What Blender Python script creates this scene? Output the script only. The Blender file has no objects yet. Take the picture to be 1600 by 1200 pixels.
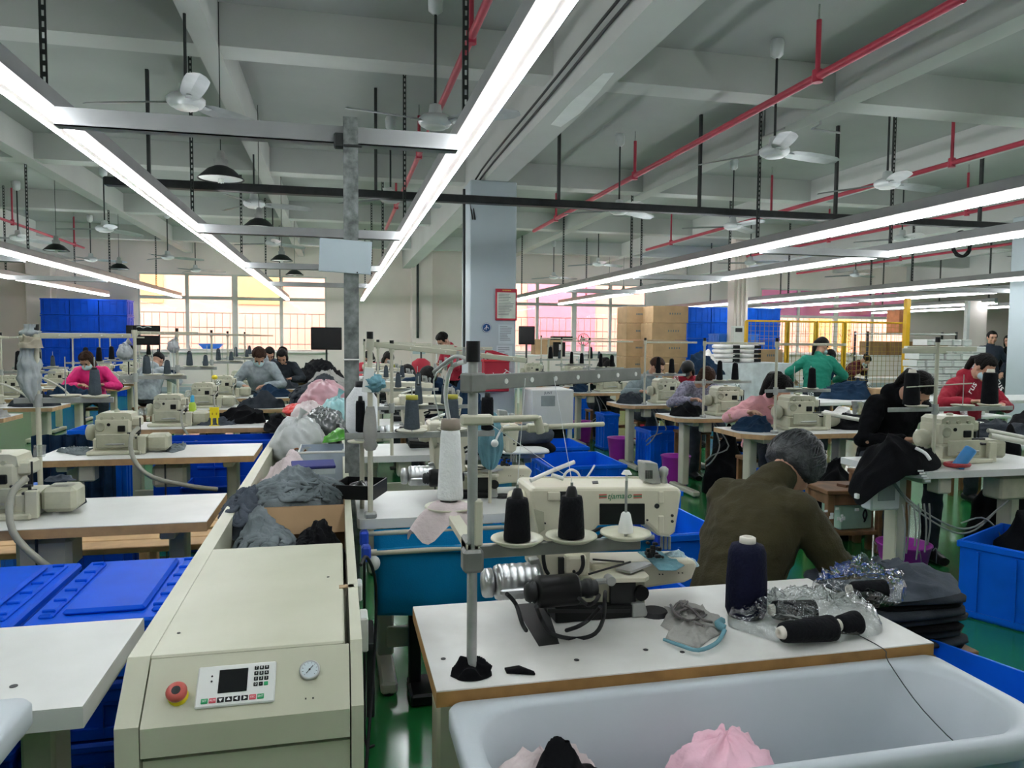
import bpy, math, random
from mathutils import Vector, Matrix, noise
V = Vector
PI = math.pi
SC = bpy.context.scene
COL = SC.collection

# ------------------------------------------------------------------ materials
def lin(h):
    h = h.lstrip('#')
    c = [int(h[i:i + 2], 16) / 255 for i in (0, 2, 4)]
    return tuple(x / 12.92 if x <= .04045 else ((x + .055) / 1.055) ** 2.4 for x in c)

MATS = {}
def mat(name, hexcol, rough=.5, metal=0., var=.12, scale=6., bump=0., bscale=60., spec=.5, trans=0., coat=0., emis=0., alpha=1., hex2=None, ior=1.45):
    """Principled surface with a soft noise mottling between two tones of its own colour."""
    if name in MATS:
        return MATS[name]
    m = bpy.data.materials.new(name)
    m.use_nodes = True
    nt = m.node_tree
    b = nt.nodes['Principled BSDF']
    c = lin(hexcol)
    b.inputs['Roughness'].default_value = rough
    b.inputs['Metallic'].default_value = metal
    b.inputs['Specular IOR Level'].default_value = spec
    b.inputs['IOR'].default_value = ior
    if trans:
        b.inputs['Transmission Weight'].default_value = trans
    if coat:
        b.inputs['Coat Weight'].default_value = coat
        b.inputs['Coat Roughness'].default_value = .12
    if alpha < 1:
        b.inputs['Alpha'].default_value = alpha
    if emis:
        b.inputs['Emission Color'].default_value = (*c, 1)
        b.inputs['Emission Strength'].default_value = emis
    tc = nt.nodes.new('ShaderNodeTexCoord')
    nz = nt.nodes.new('ShaderNodeTexNoise')
    nz.inputs['Scale'].default_value = scale
    nz.inputs['Detail'].default_value = 5
    nt.links.new(tc.outputs['Object'], nz.inputs['Vector'])
    mx = nt.nodes.new('ShaderNodeMix')
    mx.data_type = 'RGBA'
    c2 = lin(hex2) if hex2 else tuple(x * (1 - 2 * var) for x in c)
    c1 = c if hex2 else tuple(min(1, x * (1 + var)) for x in c)
    mx.inputs[6].default_value = (*c1, 1)
    mx.inputs[7].default_value = (*c2, 1)
    rp = nt.nodes.new('ShaderNodeMapRange')
    rp.inputs[1].default_value = .3
    rp.inputs[2].default_value = .7
    nt.links.new(nz.outputs['Fac'], rp.inputs[0])
    nt.links.new(rp.outputs[0], mx.inputs[0])
    nt.links.new(mx.outputs[2], b.inputs['Base Color'])
    if bump:
        n2 = nt.nodes.new('ShaderNodeTexNoise')
        n2.inputs['Scale'].default_value = bscale
        n2.inputs['Detail'].default_value = 4
        nt.links.new(tc.outputs['Object'], n2.inputs['Vector'])
        bp = nt.nodes.new('ShaderNodeBump')
        bp.inputs['Strength'].default_value = bump
        bp.inputs['Distance'].default_value = .02
        nt.links.new(n2.outputs['Fac'], bp.inputs['Height'])
        nt.links.new(bp.outputs['Normal'], b.inputs['Normal'])
    MATS[name] = m
    return m

def mat_emit(name, hexcol, strength):
    m = bpy.data.materials.new(name)
    m.use_nodes = True
    nt = m.node_tree
    b = nt.nodes['Principled BSDF']
    b.inputs['Base Color'].default_value = (.8, .8, .8, 1)
    b.inputs['Emission Color'].default_value = (*lin(hexcol), 1)
    b.inputs['Emission Strength'].default_value = strength
    return m

# ------------------------------------------------------------------ geometry
class G:
    """Collects vertices and faces of one part."""
    def __init__(s):
        s.v, s.f, s.sm = [], [], []

    def add(s, vs, fs, smooth=False, M=None):
        b = len(s.v)
        s.v += [tuple(M @ V(p)) if M is not None else tuple(p) for p in vs]
        s.f += [tuple(b + i for i in f) for f in fs]
        s.sm += [smooth] * len(fs)
        return s

    def box(s, c, d, bev=0., M=None):
        cx, cy, cz = c
        hx, hy, hz = d[0] / 2, d[1] / 2, d[2] / 2
        if bev <= 0:
            vs = [(cx + x * hx, cy + y * hy, cz + z * hz) for z in (-1, 1) for y in (-1, 1) for x in (-1, 1)]
            return s.add(vs, [(0, 2, 3, 1), (4, 5, 7, 6), (0, 1, 5, 4), (2, 6, 7, 3), (0, 4, 6, 2), (1, 3, 7, 5)], False, M)
        b = min(bev, hx * .95, hy * .95, hz * .95)
        idx, vs, fs = {}, [], []
        for X in (-1, 1):
            for Y in (-1, 1):
                for Z in (-1, 1):
                    for k in range(3):
                        o = [hx - b, hy - b, hz - b]
                        o[k] = (hx, hy, hz)[k]
                        idx[X, Y, Z, k] = len(vs)
                        vs.append((cx + X * o[0], cy + Y * o[1], cz + Z * o[2]))
        S = (-1, 1)
        def orient(f):
            p = [V(vs[i]) for i in f]
            n = (p[1] - p[0]).cross(p[2] - p[0])
            ce = sum(p, V()) / len(p) - V((cx, cy, cz))
            return tuple(f) if n.dot(ce) > 0 else tuple(reversed(f))
        for a in S:
            fs.append([idx[a, y, z, 0] for y, z in ((-1, -1), (1, -1), (1, 1), (-1, 1))])
            fs.append([idx[x, a, z, 1] for x, z in ((-1, -1), (1, -1), (1, 1), (-1, 1))])
            fs.append([idx[x, y, a, 2] for x, y in ((-1, -1), (1, -1), (1, 1), (-1, 1))])
            for c2 in S:
                fs.append([idx[a, c2, -1, 0], idx[a, c2, 1, 0], idx[a, c2, 1, 1], idx[a, c2, -1, 1]])
                fs.append([idx[a, -1, c2, 0], idx[a, 1, c2, 0], idx[a, 1, c2, 2], idx[a, -1, c2, 2]])
                fs.append([idx[-1, a, c2, 1], idx[1, a, c2, 1], idx[1, a, c2, 2], idx[-1, a, c2, 2]])
                for z in S:
                    fs.append([idx[a, c2, z, 0], idx[a, c2, z, 1], idx[a, c2, z, 2]])
        return s.add(vs, [orient(f) for f in fs], False, M)

    def span(s, x0, x1, y0, y1, z0, z1, bev=0., M=None):
        return s.box(((x0 + x1) / 2, (y0 + y1) / 2, (z0 + z1) / 2), (abs(x1 - x0), abs(y1 - y0), abs(z1 - z0)), bev, M)

    def rings(s, rs, smooth=True, close=True, caps=True):
        """Loft between rings of equal point count."""
        n = len(rs[0])
        vs = [p for r in rs for p in r]
        fs = []
        for i in range(len(rs) - 1):
            for j in range(n if close else n - 1):
                k = (j + 1) % n
                fs.append((i * n + j, i * n + k, (i + 1) * n + k, (i + 1) * n + j))
        s.add(vs, fs, smooth)
        if caps:
            s.add(rs[0], [tuple(range(n - 1, -1, -1))], False)
            s.add(rs[-1], [tuple(range(n))], False)
        return s

    def cyl(s, p0, p1, r0, r1=None, n=12, caps=True, smooth=True):
        p0, p1 = V(p0), V(p1)
        r1 = r0 if r1 is None else r1
        d = (p1 - p0)
        if d.length < 1e-9:
            return s
        d.normalize()
        a = d.orthogonal().normalized()
        b = d.cross(a)
        rs = [[p + (a * math.cos(2 * PI * j / n) + b * math.sin(2 * PI * j / n)) * r for j in range(n)] for p, r in ((p0, r0), (p1, r1))]
        return s.rings(rs, smooth, True, caps)

    def lathe(s, prof, o=(0, 0, 0), n=16, M=None):
        o = V(o)
        rs = [[o + V((r * math.cos(2 * PI * j / n), r * math.sin(2 * PI * j / n), z)) for j in range(n)] for r, z in prof]
        if M is not None:
            rs = [[M @ p for p in r] for r in rs]
        return s.rings(rs, True, True, True)

    def tube(s, pts, r, n=6, sub=4, closed=False):
        pts = [V(p) for p in pts]
        if sub > 1 and len(pts) > 2:
            q = []
            for i in range(len(pts) - 1):
                p0, p1, p2, p3 = pts[max(i - 1, 0)], pts[i], pts[i + 1], pts[min(i + 2, len(pts) - 1)]
                for k in range(sub):
                    t = k / sub
                    q.append(.5 * ((2 * p1) + (p2 - p0) * t + (2 * p0 - 5 * p1 + 4 * p2 - p3) * t * t + (3 * p1 - p0 - 3 * p2 + p3) * t ** 3))
            pts = q + [pts[-1]]
        rs, a = [], None
        for i, p in enumerate(pts):
            d = (pts[min(i + 1, len(pts) - 1)] - pts[max(i - 1, 0)])
            if d.length < 1e-9:
                continue
            d.normalize()
            a = d.orthogonal() if a is None else a - d * a.dot(d)
            if a.length < 1e-6:
                a = d.orthogonal()
            a.normalize()
            b = d.cross(a)
            rr = r
            if isinstance(r, (list, tuple)):
                q_ = i / max(1, len(pts) - 1) * (len(r) - 1)
                k_ = min(int(q_), len(r) - 2)
                rr = r[k_] + (r[k_ + 1] - r[k_]) * (q_ - k_)
            rs.append([p + (a * math.cos(2 * PI * j / n) + b * math.sin(2 * PI * j / n)) * rr for j in range(n)])
        return s.rings(rs, True, True, True)

    def ball(s, c, r, nu=14, nv=10, fn=None, M=None):
        c = V(c)
        r = V((r, r, r)) if isinstance(r, (int, float)) else V(r)
        vs, fs = [], []
        for i in range(nv + 1):
            th = PI * i / nv
            for j in range(nu):
                ph = 2 * PI * j / nu
                d = V((math.sin(th) * math.cos(ph), math.sin(th) * math.sin(ph), math.cos(th)))
                k = fn(d) if fn else 1
                vs.append(c + V((d.x * r.x, d.y * r.y, d.z * r.z)) * k)
        for i in range(nv):
            for j in range(nu):
                k = (j + 1) % nu
                a, b, e, f = i * nu + j, (i + 1) * nu + j, (i + 1) * nu + k, i * nu + k
                fs.append((b, e, f) if i == 0 else ((a, b, f) if i == nv - 1 else (a, b, e, f)))
        return s.add(vs, fs, True, M)

    def prism(s, poly, h0, h1, axis='z', smooth=False):
        """Extrude a counter-clockwise polygon. axis z: poly is (x,y); y: poly is (x,z); x: poly is (y,z)."""
        def P(a, b, h):
            return (a, b, h) if axis == 'z' else ((a, h, b) if axis == 'y' else (h, a, b))
        n = len(poly)
        vs = [P(a, b, h0) for a, b in poly] + [P(a, b, h1) for a, b in poly]
        fs = [(i, (i + 1) % n, n + (i + 1) % n, n + i) for i in range(n)]
        fs += [tuple(range(n - 1, -1, -1)), tuple(range(n, 2 * n))]
        if axis == 'y':
            fs = [tuple(reversed(f)) for f in fs]
        return s.add(vs, fs, smooth)

    def grid(s, fn, nu, nv, smooth=True, flip=False):
        vs = [fn(i / nu, j / nv) for j in range(nv + 1) for i in range(nu + 1)]
        fs = []
        for j in range(nv):
            for i in range(nu):
                a = j * (nu + 1) + i
                f = (a, a + 1, a + nu + 2, a + nu + 1)
                fs.append(tuple(reversed(f)) if flip else f)
        return s.add(vs, fs, smooth)

    def xf(s, M):
        s.v = [tuple(M @ V(p)) for p in s.v]
        return s

    def mesh(s, name):
        me = bpy.data.meshes.new(name)
        me.from_pydata(s.v, [], s.f)
        me.polygons.foreach_set('use_smooth', s.sm)
        me.update()
        return me

def T(x=0, y=0, z=0, rz=0, rx=0, ry=0, sc=1):
    return Matrix.Translation((x, y, z)) @ Matrix.Rotation(rz, 4, 'Z') @ Matrix.Rotation(rx, 4, 'X') @ Matrix.Rotation(ry, 4, 'Y') @ Matrix.Scale(sc, 4)

def tag(o, label, cat, group=None, kind=None):
    o['label'] = label
    if cat:
        o['category'] = cat
    if group:
        o['group'] = group
    if kind:
        o['kind'] = kind
    return o

def mat_clear(name, tint='#f4f7f7', lo=.1, hi=.75):
    """Thin clear polythene: see-through, with sharp glints on the creases."""
    m = bpy.data.materials.new(name)
    m.use_nodes = True
    nt = m.node_tree
    nt.nodes.remove(nt.nodes['Principled BSDF'])
    out = nt.nodes['Material Output']
    tr = nt.nodes.new('ShaderNodeBsdfTransparent')
    tr.inputs[0].default_value = (*lin(tint), 1)
    gl = nt.nodes.new('ShaderNodeBsdfGlossy')
    gl.inputs['Roughness'].default_value = .1
    lw = nt.nodes.new('ShaderNodeLayerWeight')
    lw.inputs[0].default_value = .25
    mr = nt.nodes.new('ShaderNodeMapRange')
    mr.inputs[3].default_value = lo
    mr.inputs[4].default_value = hi
    tc = nt.nodes.new('ShaderNodeTexCoord')
    nz = nt.nodes.new('ShaderNodeTexNoise')
    nz.inputs['Scale'].default_value = 28
    nz.inputs['Detail'].default_value = 3
    bp = nt.nodes.new('ShaderNodeBump')
    bp.inputs['Strength'].default_value = .9
    bp.inputs['Distance'].default_value = .02
    mx = nt.nodes.new('ShaderNodeMixShader')
    L = nt.links.new
    L(tc.outputs['Object'], nz.inputs['Vector'])
    L(nz.outputs['Fac'], bp.inputs['Height'])
    L(bp.outputs['Normal'], gl.inputs['Normal'])
    L(bp.outputs['Normal'], lw.inputs['Normal'])
    L(lw.outputs['Fresnel'], mr.inputs[0])
    L(mr.outputs[0], mx.inputs[0])
    L(tr.outputs[0], mx.inputs[1])
    L(gl.outputs[0], mx.inputs[2])
    L(mx.outputs[0], out.inputs[0])
    return m

def obj(name, g, m, parent=None, loc=None, rz=0):
    o = bpy.data.objects.new(name, g.mesh(name) if isinstance(g, G) else g)
    if m is not None and not o.data.materials:
        o.data.materials.append(m)
    COL.objects.link(o)
    if parent is not None:
        o.parent = parent
    if loc is not None:
        o.location = loc
    if rz:
        o.rotation_euler[2] = rz
    return o

def objs(name, gs, m, parent):
    """One object for each piece."""
    return [obj(name, g, m, parent) for g in gs]

def thing(name, label, cat, loc=(0, 0, 0), rz=0, group=None):
    o = bpy.data.objects.new(name, None)
    o.empty_display_size = .05
    COL.objects.link(o)
    o.location = loc
    o.rotation_euler[2] = rz
    return tag(o, label, cat, group)

def one(name, g, m, label, cat, loc=(0, 0, 0), rz=0, group=None, kind=None):
    return tag(obj(name, g, m, None, loc, rz), label, cat, group, kind)

def struct(name, g, m):
    o = obj(name, g, m)
    o['kind'] = 'structure'
    return o

def dup(root, label, loc=None, rz=None, group=None):
    """A thing with its own copies of its parts and sub-parts (mesh data shared)."""
    r = root.copy()
    COL.objects.link(r)
    r['label'] = label
    if loc is not None:
        r.location = loc
    if rz is not None:
        r.rotation_euler[2] = rz
    if group:
        r['group'] = group
    for ch in root.children:
        c = ch.copy()
        COL.objects.link(c)
        c.parent = r
        for g2 in ch.children:
            d = g2.copy()
            COL.objects.link(d)
            d.parent = c
    return r

def union(g, voxel, smooth=2, disp=None, seed=0):
    """Fuse overlapping closed shapes into one continuous skin."""
    me = g.mesh('skin')
    o = bpy.data.objects.new('skin', me)
    COL.objects.link(o)
    r = o.modifiers.new('r', 'REMESH')
    r.mode = 'VOXEL'
    r.voxel_size = voxel
    if smooth:
        sm = o.modifiers.new('s', 'SMOOTH')
        sm.iterations = smooth
        sm.factor = .5
    dg = bpy.context.evaluated_depsgraph_get()
    out = bpy.data.meshes.new_from_object(o.evaluated_get(dg))
    COL.objects.unlink(o)
    bpy.data.objects.remove(o)
    bpy.data.meshes.remove(me)
    if disp:
        ns = [v.normal.copy() for v in out.vertices]
        for v, n in zip(out.vertices, ns):
            v.co += n * disp(v.co)
    out.polygons.foreach_set('use_smooth', [True] * len(out.polygons))
    out.update()
    return out

def ridge(p, sc, seed=0, oct=3):
    t, a, q = 0, 1, V(p) * sc + V((seed * 7.31, seed * 3.17, seed * 1.93))
    for _ in range(oct):
        t += a * (1 - abs(noise.noise(q)) * 2.2)
        q = q * 2.03 + V((5.2, 1.3, 9.7))
        a *= .5
    return t / 1.75

def heap(rx, ry, h, seed, folds=.03, fs=9., nu=64, p=.6, skirt=0., stretch=(1, 1, 1)):
    """A mound of crumpled cloth standing on z=0."""
    nu = max(nu, 56)
    g = G()
    rnd = random.Random(seed)
    offs = [(rnd.uniform(-.4, .4), rnd.uniform(-.4, .4), rnd.uniform(.4, 1)) for _ in range(4)]
    nr = nu // 2
    vs, fcs = [], []
    def P(r, a):
        d = V((math.cos(a), math.sin(a), 0))
        edge = 1 + .13 * noise.noise(d * 1.7 + V((seed, 0, 0)))
        x, y = d.x * r * edge, d.y * r * edge
        z = max(0, 1 - r * r) ** p * h
        lump = sum(max(0, 1 - ((x - a_) ** 2 + (y - b_) ** 2) * 4) * c_ for a_, b_, c_ in offs) * .22 * h
        z = z * .85 + lump * max(0, 1 - r ** 3)
        q = V((x * rx * stretch[0], y * ry * stretch[1], z * stretch[2]))
        wp = V((noise.noise(q * fs * .5 + V((seed, 0, 7))), noise.noise(q * fs * .5 + V((3, seed, 1))), 0))
        th = seed * 1.7 + 2.6 * noise.noise(q * fs * .16 + V((seed, 9, 4)))
        ph = fs * 1.9 * (q.x * math.cos(th) + q.y * math.sin(th) + .5 * q.z) + 3.2 * wp.x
        ph2 = fs * 3.1 * (q.y * math.cos(th * .7) - q.x * math.sin(th * .7)) + 3.2 * wp.y
        k = (1 - abs(math.sin(ph))) ** 1.4 * .9 + (1 - abs(math.sin(ph2))) ** 1.6 * .5 - .45
        k2 = noise.noise(q * fs * .45 + V((seed, 4, 2)))
        w = min(1, (1 - r) * 5 + .15)
        return V((x * rx + d.x * k * folds * .5 * w, y * ry + d.y * k * folds * .5 * w, max(0.001, z + (k * folds + k2 * folds * .6) * w * .8)))
    for i in range(nr + 1):
        r = (i / nr) ** .8
        for j in range(nu):
            vs.append(P(r, 2 * PI * j / nu))
    for i in range(nr):
        for j in range(nu):
            k = (j + 1) % nu
            fcs.append((i * nu + j, (i + 1) * nu + j, (i + 1) * nu + k, i * nu + k))
    g.add(vs, fcs, True)
    return g

def tangle(rx, ry, h, seed, n=60, w=.02, t=.007, base=True):
    """A heap of crumpled stretch cloth: soft mound overlaid with looping folds and straps."""
    g = heap(rx, ry, h, seed, .02, 26, 56, .35)
    rnd = random.Random(seed * 7 + 1)
    def S(x, y):
        r2 = min(.98, x * x + y * y)
        return V((x * rx, y * ry, h * .86 * (1 - r2) ** .35 + .012 * noise.noise(V((x * 3 + seed, y * 3, 1)))))
    for i in range(n):
        x, y = rnd.uniform(-.8, .8), rnd.uniform(-.8, .8)
        if x * x + y * y > .8:
            x, y = x * .6, y * .6
        a = rnd.uniform(0, 6.28)
        k = rnd.uniform(-.9, .9)
        pts = []
        m = rnd.randint(4, 7)
        for j in range(m):
            x = max(-.92, min(.92, x + math.cos(a) * .2))
            y = max(-.92, min(.92, y + math.sin(a) * .2))
            if x * x + y * y > .9:
                x, y = x * .9, y * .9
            a += k + rnd.uniform(-.5, .5)
            pts.append(S(x, y) + V((0, 0, rnd.uniform(-.004, .012))))
        b0 = len(g.v)
        ww = w * rnd.uniform(.6, 1.5)
        g.tube(pts, [ww * .5, ww, ww * .8, ww * .45], 7, 4)
        # flatten each fold toward the mound
        for q in range(b0, len(g.v)):
            vx, vy, vz = g.v[q]
            zs = S(vx / rx, vy / ry).z
            g.v[q] = (vx, vy, max(.001, zs + (vz - zs) * .62))
    return g

def folded(w, d, h, seed, layers=None):
    """A single folded garment: a soft slab with rolled front folds."""
    def fn(dv):
        return 1
    g = G()
    n = 20
    rs = []
    m = 28
    for i in range(9):
        t = i / 8
        zz = h * t
        inset = (abs(t - .5) * 2) ** 3 * min(w, d) * .08
        ring = []
        for j in range(m):
            a = 2 * PI * j / m
            ca, sa = math.cos(a), math.sin(a)
            k = 1 / max(abs(ca), abs(sa)) ** .82
            x, y = ca * k * (w / 2 - inset), sa * k * (d / 2 - inset)
            e = noise.noise(V((x * 7 + seed * 3, y * 7, zz * 25))) * .012
            ring.append(V((x + ca * e, y + sa * e, zz + noise.noise(V((x * 5, y * 5 + seed, zz * 9))) * h * .12)))
        rs.append(ring)
    return g.rings(rs, True, True, True)

def text(name, s, size, m, parent, loc, rot, ext=.0008, align='CENTER'):
    cu = bpy.data.curves.new(name, 'FONT')
    cu.body = s
    cu.size = size
    cu.extrude = ext
    cu.align_x = align
    cu.align_y = 'CENTER'
    o = bpy.data.objects.new(name, cu)
    COL.objects.link(o)
    dg = bpy.context.evaluated_depsgraph_get()
    me = bpy.data.meshes.new_from_object(o.evaluated_get(dg))
    COL.objects.unlink(o)
    bpy.data.objects.remove(o)
    p = bpy.data.objects.new(name, me)
    p.data.materials.clear()
    p.data.materials.append(m)
    COL.objects.link(p)
    p.parent = parent
    p.location = loc
    p.rotation_euler = rot
    return p

ORD = 'first second third fourth fifth sixth seventh eighth ninth tenth eleventh twelfth thirteenth fourteenth fifteenth sixteenth seventeenth eighteenth nineteenth twentieth'.split()
M_white = mat('white_paint', '#efe3dc', .7, var=.03, scale=1.2)
M_ceil = mat('ceiling_paint', '#a3a7a3', .9, var=.06, scale=.7)
M_beam = mat('beam_paint', '#bbbeba', .8, var=.05, scale=.9)
M_col = mat('column_paint', '#b3bfc4', .6, var=.04, scale=1.1)
M_floor = mat('green_epoxy', '#23763c', .2, var=.16, scale=1.4, bump=.02, bscale=9, spec=.5, coat=.35)
M_lam = mat('white_laminate', '#d9dad6', .35, var=.05, scale=3, hex2='#c4c5c0')
M_wood = mat('plywood_edge', '#b5936a', .6, var=.12, scale=14)
M_ply2 = mat('dark_ply_edge', '#9a7440', .6, var=.15, scale=14)
M_legs = mat('cream_steel', '#b9b7a3', .5, var=.06, scale=5)
M_cream = mat('machine_cream', '#c0bfa9', .38, var=.05, scale=7)
M_cream2 = mat('machine_cream_worn', '#aeae98', .45, var=.1, scale=12)
M_hero = mat('machine_ivory', '#cfcbb6', .35, var=.04, scale=8)
M_alu = mat('brushed_aluminium', '#b9bbbb', .35, 1., var=.06, scale=15)
M_steel = mat('dull_steel', '#a9aca8', .45, .55, var=.1, scale=20)
M_arm = mat('weathered_steel', '#7e807b', .5, .45, var=.1, scale=18)
M_dark = mat('dark_metal', '#2a2c2d', .5, .4, var=.15, scale=12)
M_black = mat('black_plastic', '#0d0e0f', .45, spec=.3, var=.1, scale=8)
M_rubber = mat('black_rubber', '#17181a', .7, var=.1, scale=8)
M_grey = mat('grey_trunking', '#9a9c9c', .5, .2, var=.06, scale=4)
M_rod = mat('dark_rod', '#3a3d3d', .6, .4, var=.15, scale=6)
M_galv = mat('galvanised_steel', '#8f9593', .5, .5, scale=26, hex2='#565c5a')
M_red = mat('red_pipe', '#b0384b', .4, var=.1, scale=6)
M_crate = mat('blue_crate', '#0d62da', .42, spec=.15, var=.08, scale=5)
M_crate2 = mat('deep_blue_crate', '#0a44b8', .42, spec=.15, var=.1, scale=5)
M_crate3 = mat('pale_blue_crate', '#3a80e8', .4, spec=.3, var=.07, scale=4)
M_purple = mat('purple_plastic', '#9c2a9c', .4, var=.08, scale=5)
M_tub = mat('grey_tub', '#b7bfc4', .38, var=.04, scale=3)
M_conv = mat('beige_steel', '#c3c3af', .4, var=.04, scale=3, hex2='#b4b59f')
M_teal = mat('teal_canvas', '#0478aa', .7, spec=.2, var=.08, scale=4, bump=.1, bscale=160)
M_fan = mat('fan_paint', '#d2d6d6', .35, .2, var=.06, scale=6)
M_fanb = mat('fan_blade', '#a9aeae', .4, .4, var=.12, scale=4)
M_card = mat('cardboard', '#a98b68', .8, var=.08, scale=5)
M_card2 = mat('cardboard_inner', '#8d6e4b', .8, var=.1, scale=5)
M_brown = mat('stool_wood', '#7d5a3c', .6, var=.2, scale=9)
M_bench = mat('pale_bench_wood', '#c59f6e', .6, var=.14, scale=8)
M_poly = mat_clear('clear_polybag')
M_polyw = mat('milky_polybag', '#d5d9d8', .25, alpha=.75, var=.05, spec=.7)
M_yarn_k = mat('black_yarn', '#121316', .8, spec=.15, var=.15, scale=30, bump=.25, bscale=120)
M_yarn_n = mat('navy_yarn', '#12152a', .75, spec=.15, var=.1, scale=30, bump=.25, bscale=120)
M_yarn_g = mat('slate_yarn', '#454e55', .8, spec=.15, var=.1, scale=30, bump=.2, bscale=120)
M_yarn_w = mat('white_yarn', '#e4e6e6', .8, spec=.15, var=.03, scale=30, bump=.2, bscale=120)
M_core = mat('cardboard_core', '#8d8275', .8, var=.08, scale=10)
M_corew = mat('white_core', '#d5d0c4', .6, var=.05, scale=10)
M_corey = mat('yellow_core', '#a5a03a', .6, var=.1, scale=10)
M_pulley = mat('white_plastic', '#dadcd8', .4, var=.03, scale=6)
M_cl_grey = mat('grey_jersey', '#7b8487', .9, spec=.15, scale=9, hex2='#4e5759', bump=.2, bscale=90)
M_cl_dk = mat('charcoal_cloth', '#30353b', .9, spec=.15, var=.2, scale=9, bump=.2, bscale=90)
M_cl_blk = mat('black_cloth', '#0d0e11', .9, spec=.15, var=.25, scale=9, bump=.2, bscale=90)
M_cl_slate = mat('slate_cloth', '#4b525b', .9, spec=.15, var=.15, scale=9, bump=.2, bscale=90)
M_cl_navy = mat('navy_cloth', '#1c3046', .9, spec=.15, var=.2, scale=9, bump=.2, bscale=90)
M_cl_pinkw = mat('pinkish_white_cloth', '#c9bcbb', .9, spec=.15, var=.08, scale=8, bump=.2, bscale=90)
M_cl_pink = mat('pink_cloth', '#ebbfcd', .85, spec=.15, var=.05, scale=5, bump=.15, bscale=90)
M_cl_white = mat('white_cloth', '#d8d6d2', .9, spec=.15, var=.06, scale=8, bump=.2, bscale=90)
M_cl_lg = mat('light_grey_cloth', '#9b9a95', .9, spec=.15, var=.08, scale=10, bump=.2, bscale=90)
M_cl_teal = mat('teal_trim_cloth', '#6d99a4', .9, spec=.15, var=.1, scale=10, bump=.2, bscale=90)
M_cl_lblue = mat('pale_blue_knit', '#a9c3cb', .9, spec=.15, var=.1, scale=20, bump=.4, bscale=140)
M_bag_pink = mat('pink_polybag', '#c69aa2', .35, var=.1, scale=6, alpha=.9)
M_bag_aqua = mat('aqua_polybag', '#9fd0d2', .3, var=.1, scale=6, alpha=.85)
M_bag_red = mat('red_polybag', '#d0342c', .35, var=.15, scale=6)
M_yellow = mat('yellow_plastic', '#e6cf1f', .4, var=.06, scale=6)
M_yelp = mat('yellow_paint', '#d7a81e', .45, var=.08, scale=6)
M_signw = mat('white_board', '#bccad0', .6, var=.03, scale=3)
M_paper = mat('paper', '#c4d0d4', .8, var=.04, scale=6)
M_ink = mat('ink', '#5a6468', .8, var=.02)
M_redp = mat('red_panel', '#b3263a', .5, var=.06, scale=6)
M_screen = mat('screen_black', '#131416', .25, var=.1, scale=3)
M_green_pl = mat('green_button', '#2f9a63', .4, var=.03)
M_red_btn = mat('red_button', '#d05560', .4, var=.03)
M_letter = mat('white_print', '#e8e8e6', .6, var=.01)
M_lgreen = mat('logo_green', '#2c7a55', .5, var=.02)
M_lred = mat('logo_red', '#b8554a', .5, var=.02)
M_hose = mat('hose_grey', '#8c8c80', .4, var=.08, scale=12)
M_hosew = mat('hose_white', '#c9c9bd', .4, var=.05, scale=12)
M_cable = mat('grey_cable', '#7f8280', .6, var=.05)
M_bluev = mat('bright_blue_plastic', '#2549c0', .35, var=.06, scale=6)
M_glassclear = mat_clear('clear_plastic', '#e6ecea', .15, .7)
M_skin = mat('skin', '#b98d76', .55, var=.06, scale=12)
M_hair = mat('black_hair', '#0e0c0a', .6, spec=.2, var=.25, scale=40, bump=.4, bscale=70)
M_hair_br = mat('brown_hair', '#38241a', .6, spec=.2, var=.2, scale=40, bump=.4, bscale=70)
M_mask = mat('face_mask', '#a9c3c8', .85, var=.04, scale=20)
M_eye = mat('dark_eye', '#1d1512', .3, var=.02)
M_lip = mat('lip', '#9a5f55', .5, var=.05)
# ------------------------------------------------------------------ the hall
X0, X1, Y0, Y1, ZC = -9., 25., -4., 22., 4.1
struct('floor', G().span(X0, X1, Y0, Y1, -.2, 0), M_floor)
struct('ceiling', G().span(X0, X1, Y0, Y1, ZC, ZC + .2), M_ceil)
struct('wall_left', G().span(X0 - .25, X0, Y0, Y1, 0, ZC), M_white)
struct('wall_right', G().span(X1, X1 + .25, Y0, Y1, 0, ZC), M_white)
struct('wall_front', G().span(X0, X1, Y0 - .25, Y0, 0, ZC), M_white)
WIN = [(-5.2, -.3), (4.7, 9.35), (13.3, 18.9)]
WZ0, WZ1 = 1.1, 3.2
gw = G()
xs = [X0] + [a for w in WIN for a in w] + [X1]
for i in range(0, len(xs), 2):
    gw.span(xs[i], xs[i + 1], Y1, Y1 + .25, 0, ZC)
for a, b in WIN:
    gw.span(a, b, Y1, Y1 + .25, 0, WZ0)
    gw.span(a, b, Y1, Y1 + .25, WZ1, ZC)
struct('wall_back', gw, M_white)

# ceiling beams: across, and along the hall
n = 0
for y in (-2.4, 2.0, 6.4, 11.0, 15.2, 19.4):
    o = struct('beam_across', G().span(X0, X1, y, y + .3, 3.77, ZC), M_beam)
for x, w, z in ((1.975, .3, 3.5), (-6.85, .3, 3.5), (10.85, .3, 3.5), (18.9, .3, 3.5), (-.98, .17, 3.75), (-3.9, .2, 3.75), (4.7, .22, 3.75), (7.6, .2, 3.75), (13.1, .2, 3.75), (16, .2, 3.75)):
    struct('beam_along', G().span(x - w / 2, x + w / 2, Y0, Y1, z, ZC - .001), M_beam)
for x, y in ((1.64, 9.5), (10.55, 9.5), (-7.15, 9.5), (18.6, 9.5)):
    struct('column', G().box((x + .3, y + .3, 1.75), (.605, .6, 3.5), .012), M_col)
for x in (2.05, -7.75, 12.35):
    struct('column', G().box((x + .3, 21.85, 2.05), (.58, .5, ZC), .01), M_white)
struct('baseboard_back', G().span(X0, X1, Y1 - .015, Y1, 0, .12), M_col)

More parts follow.
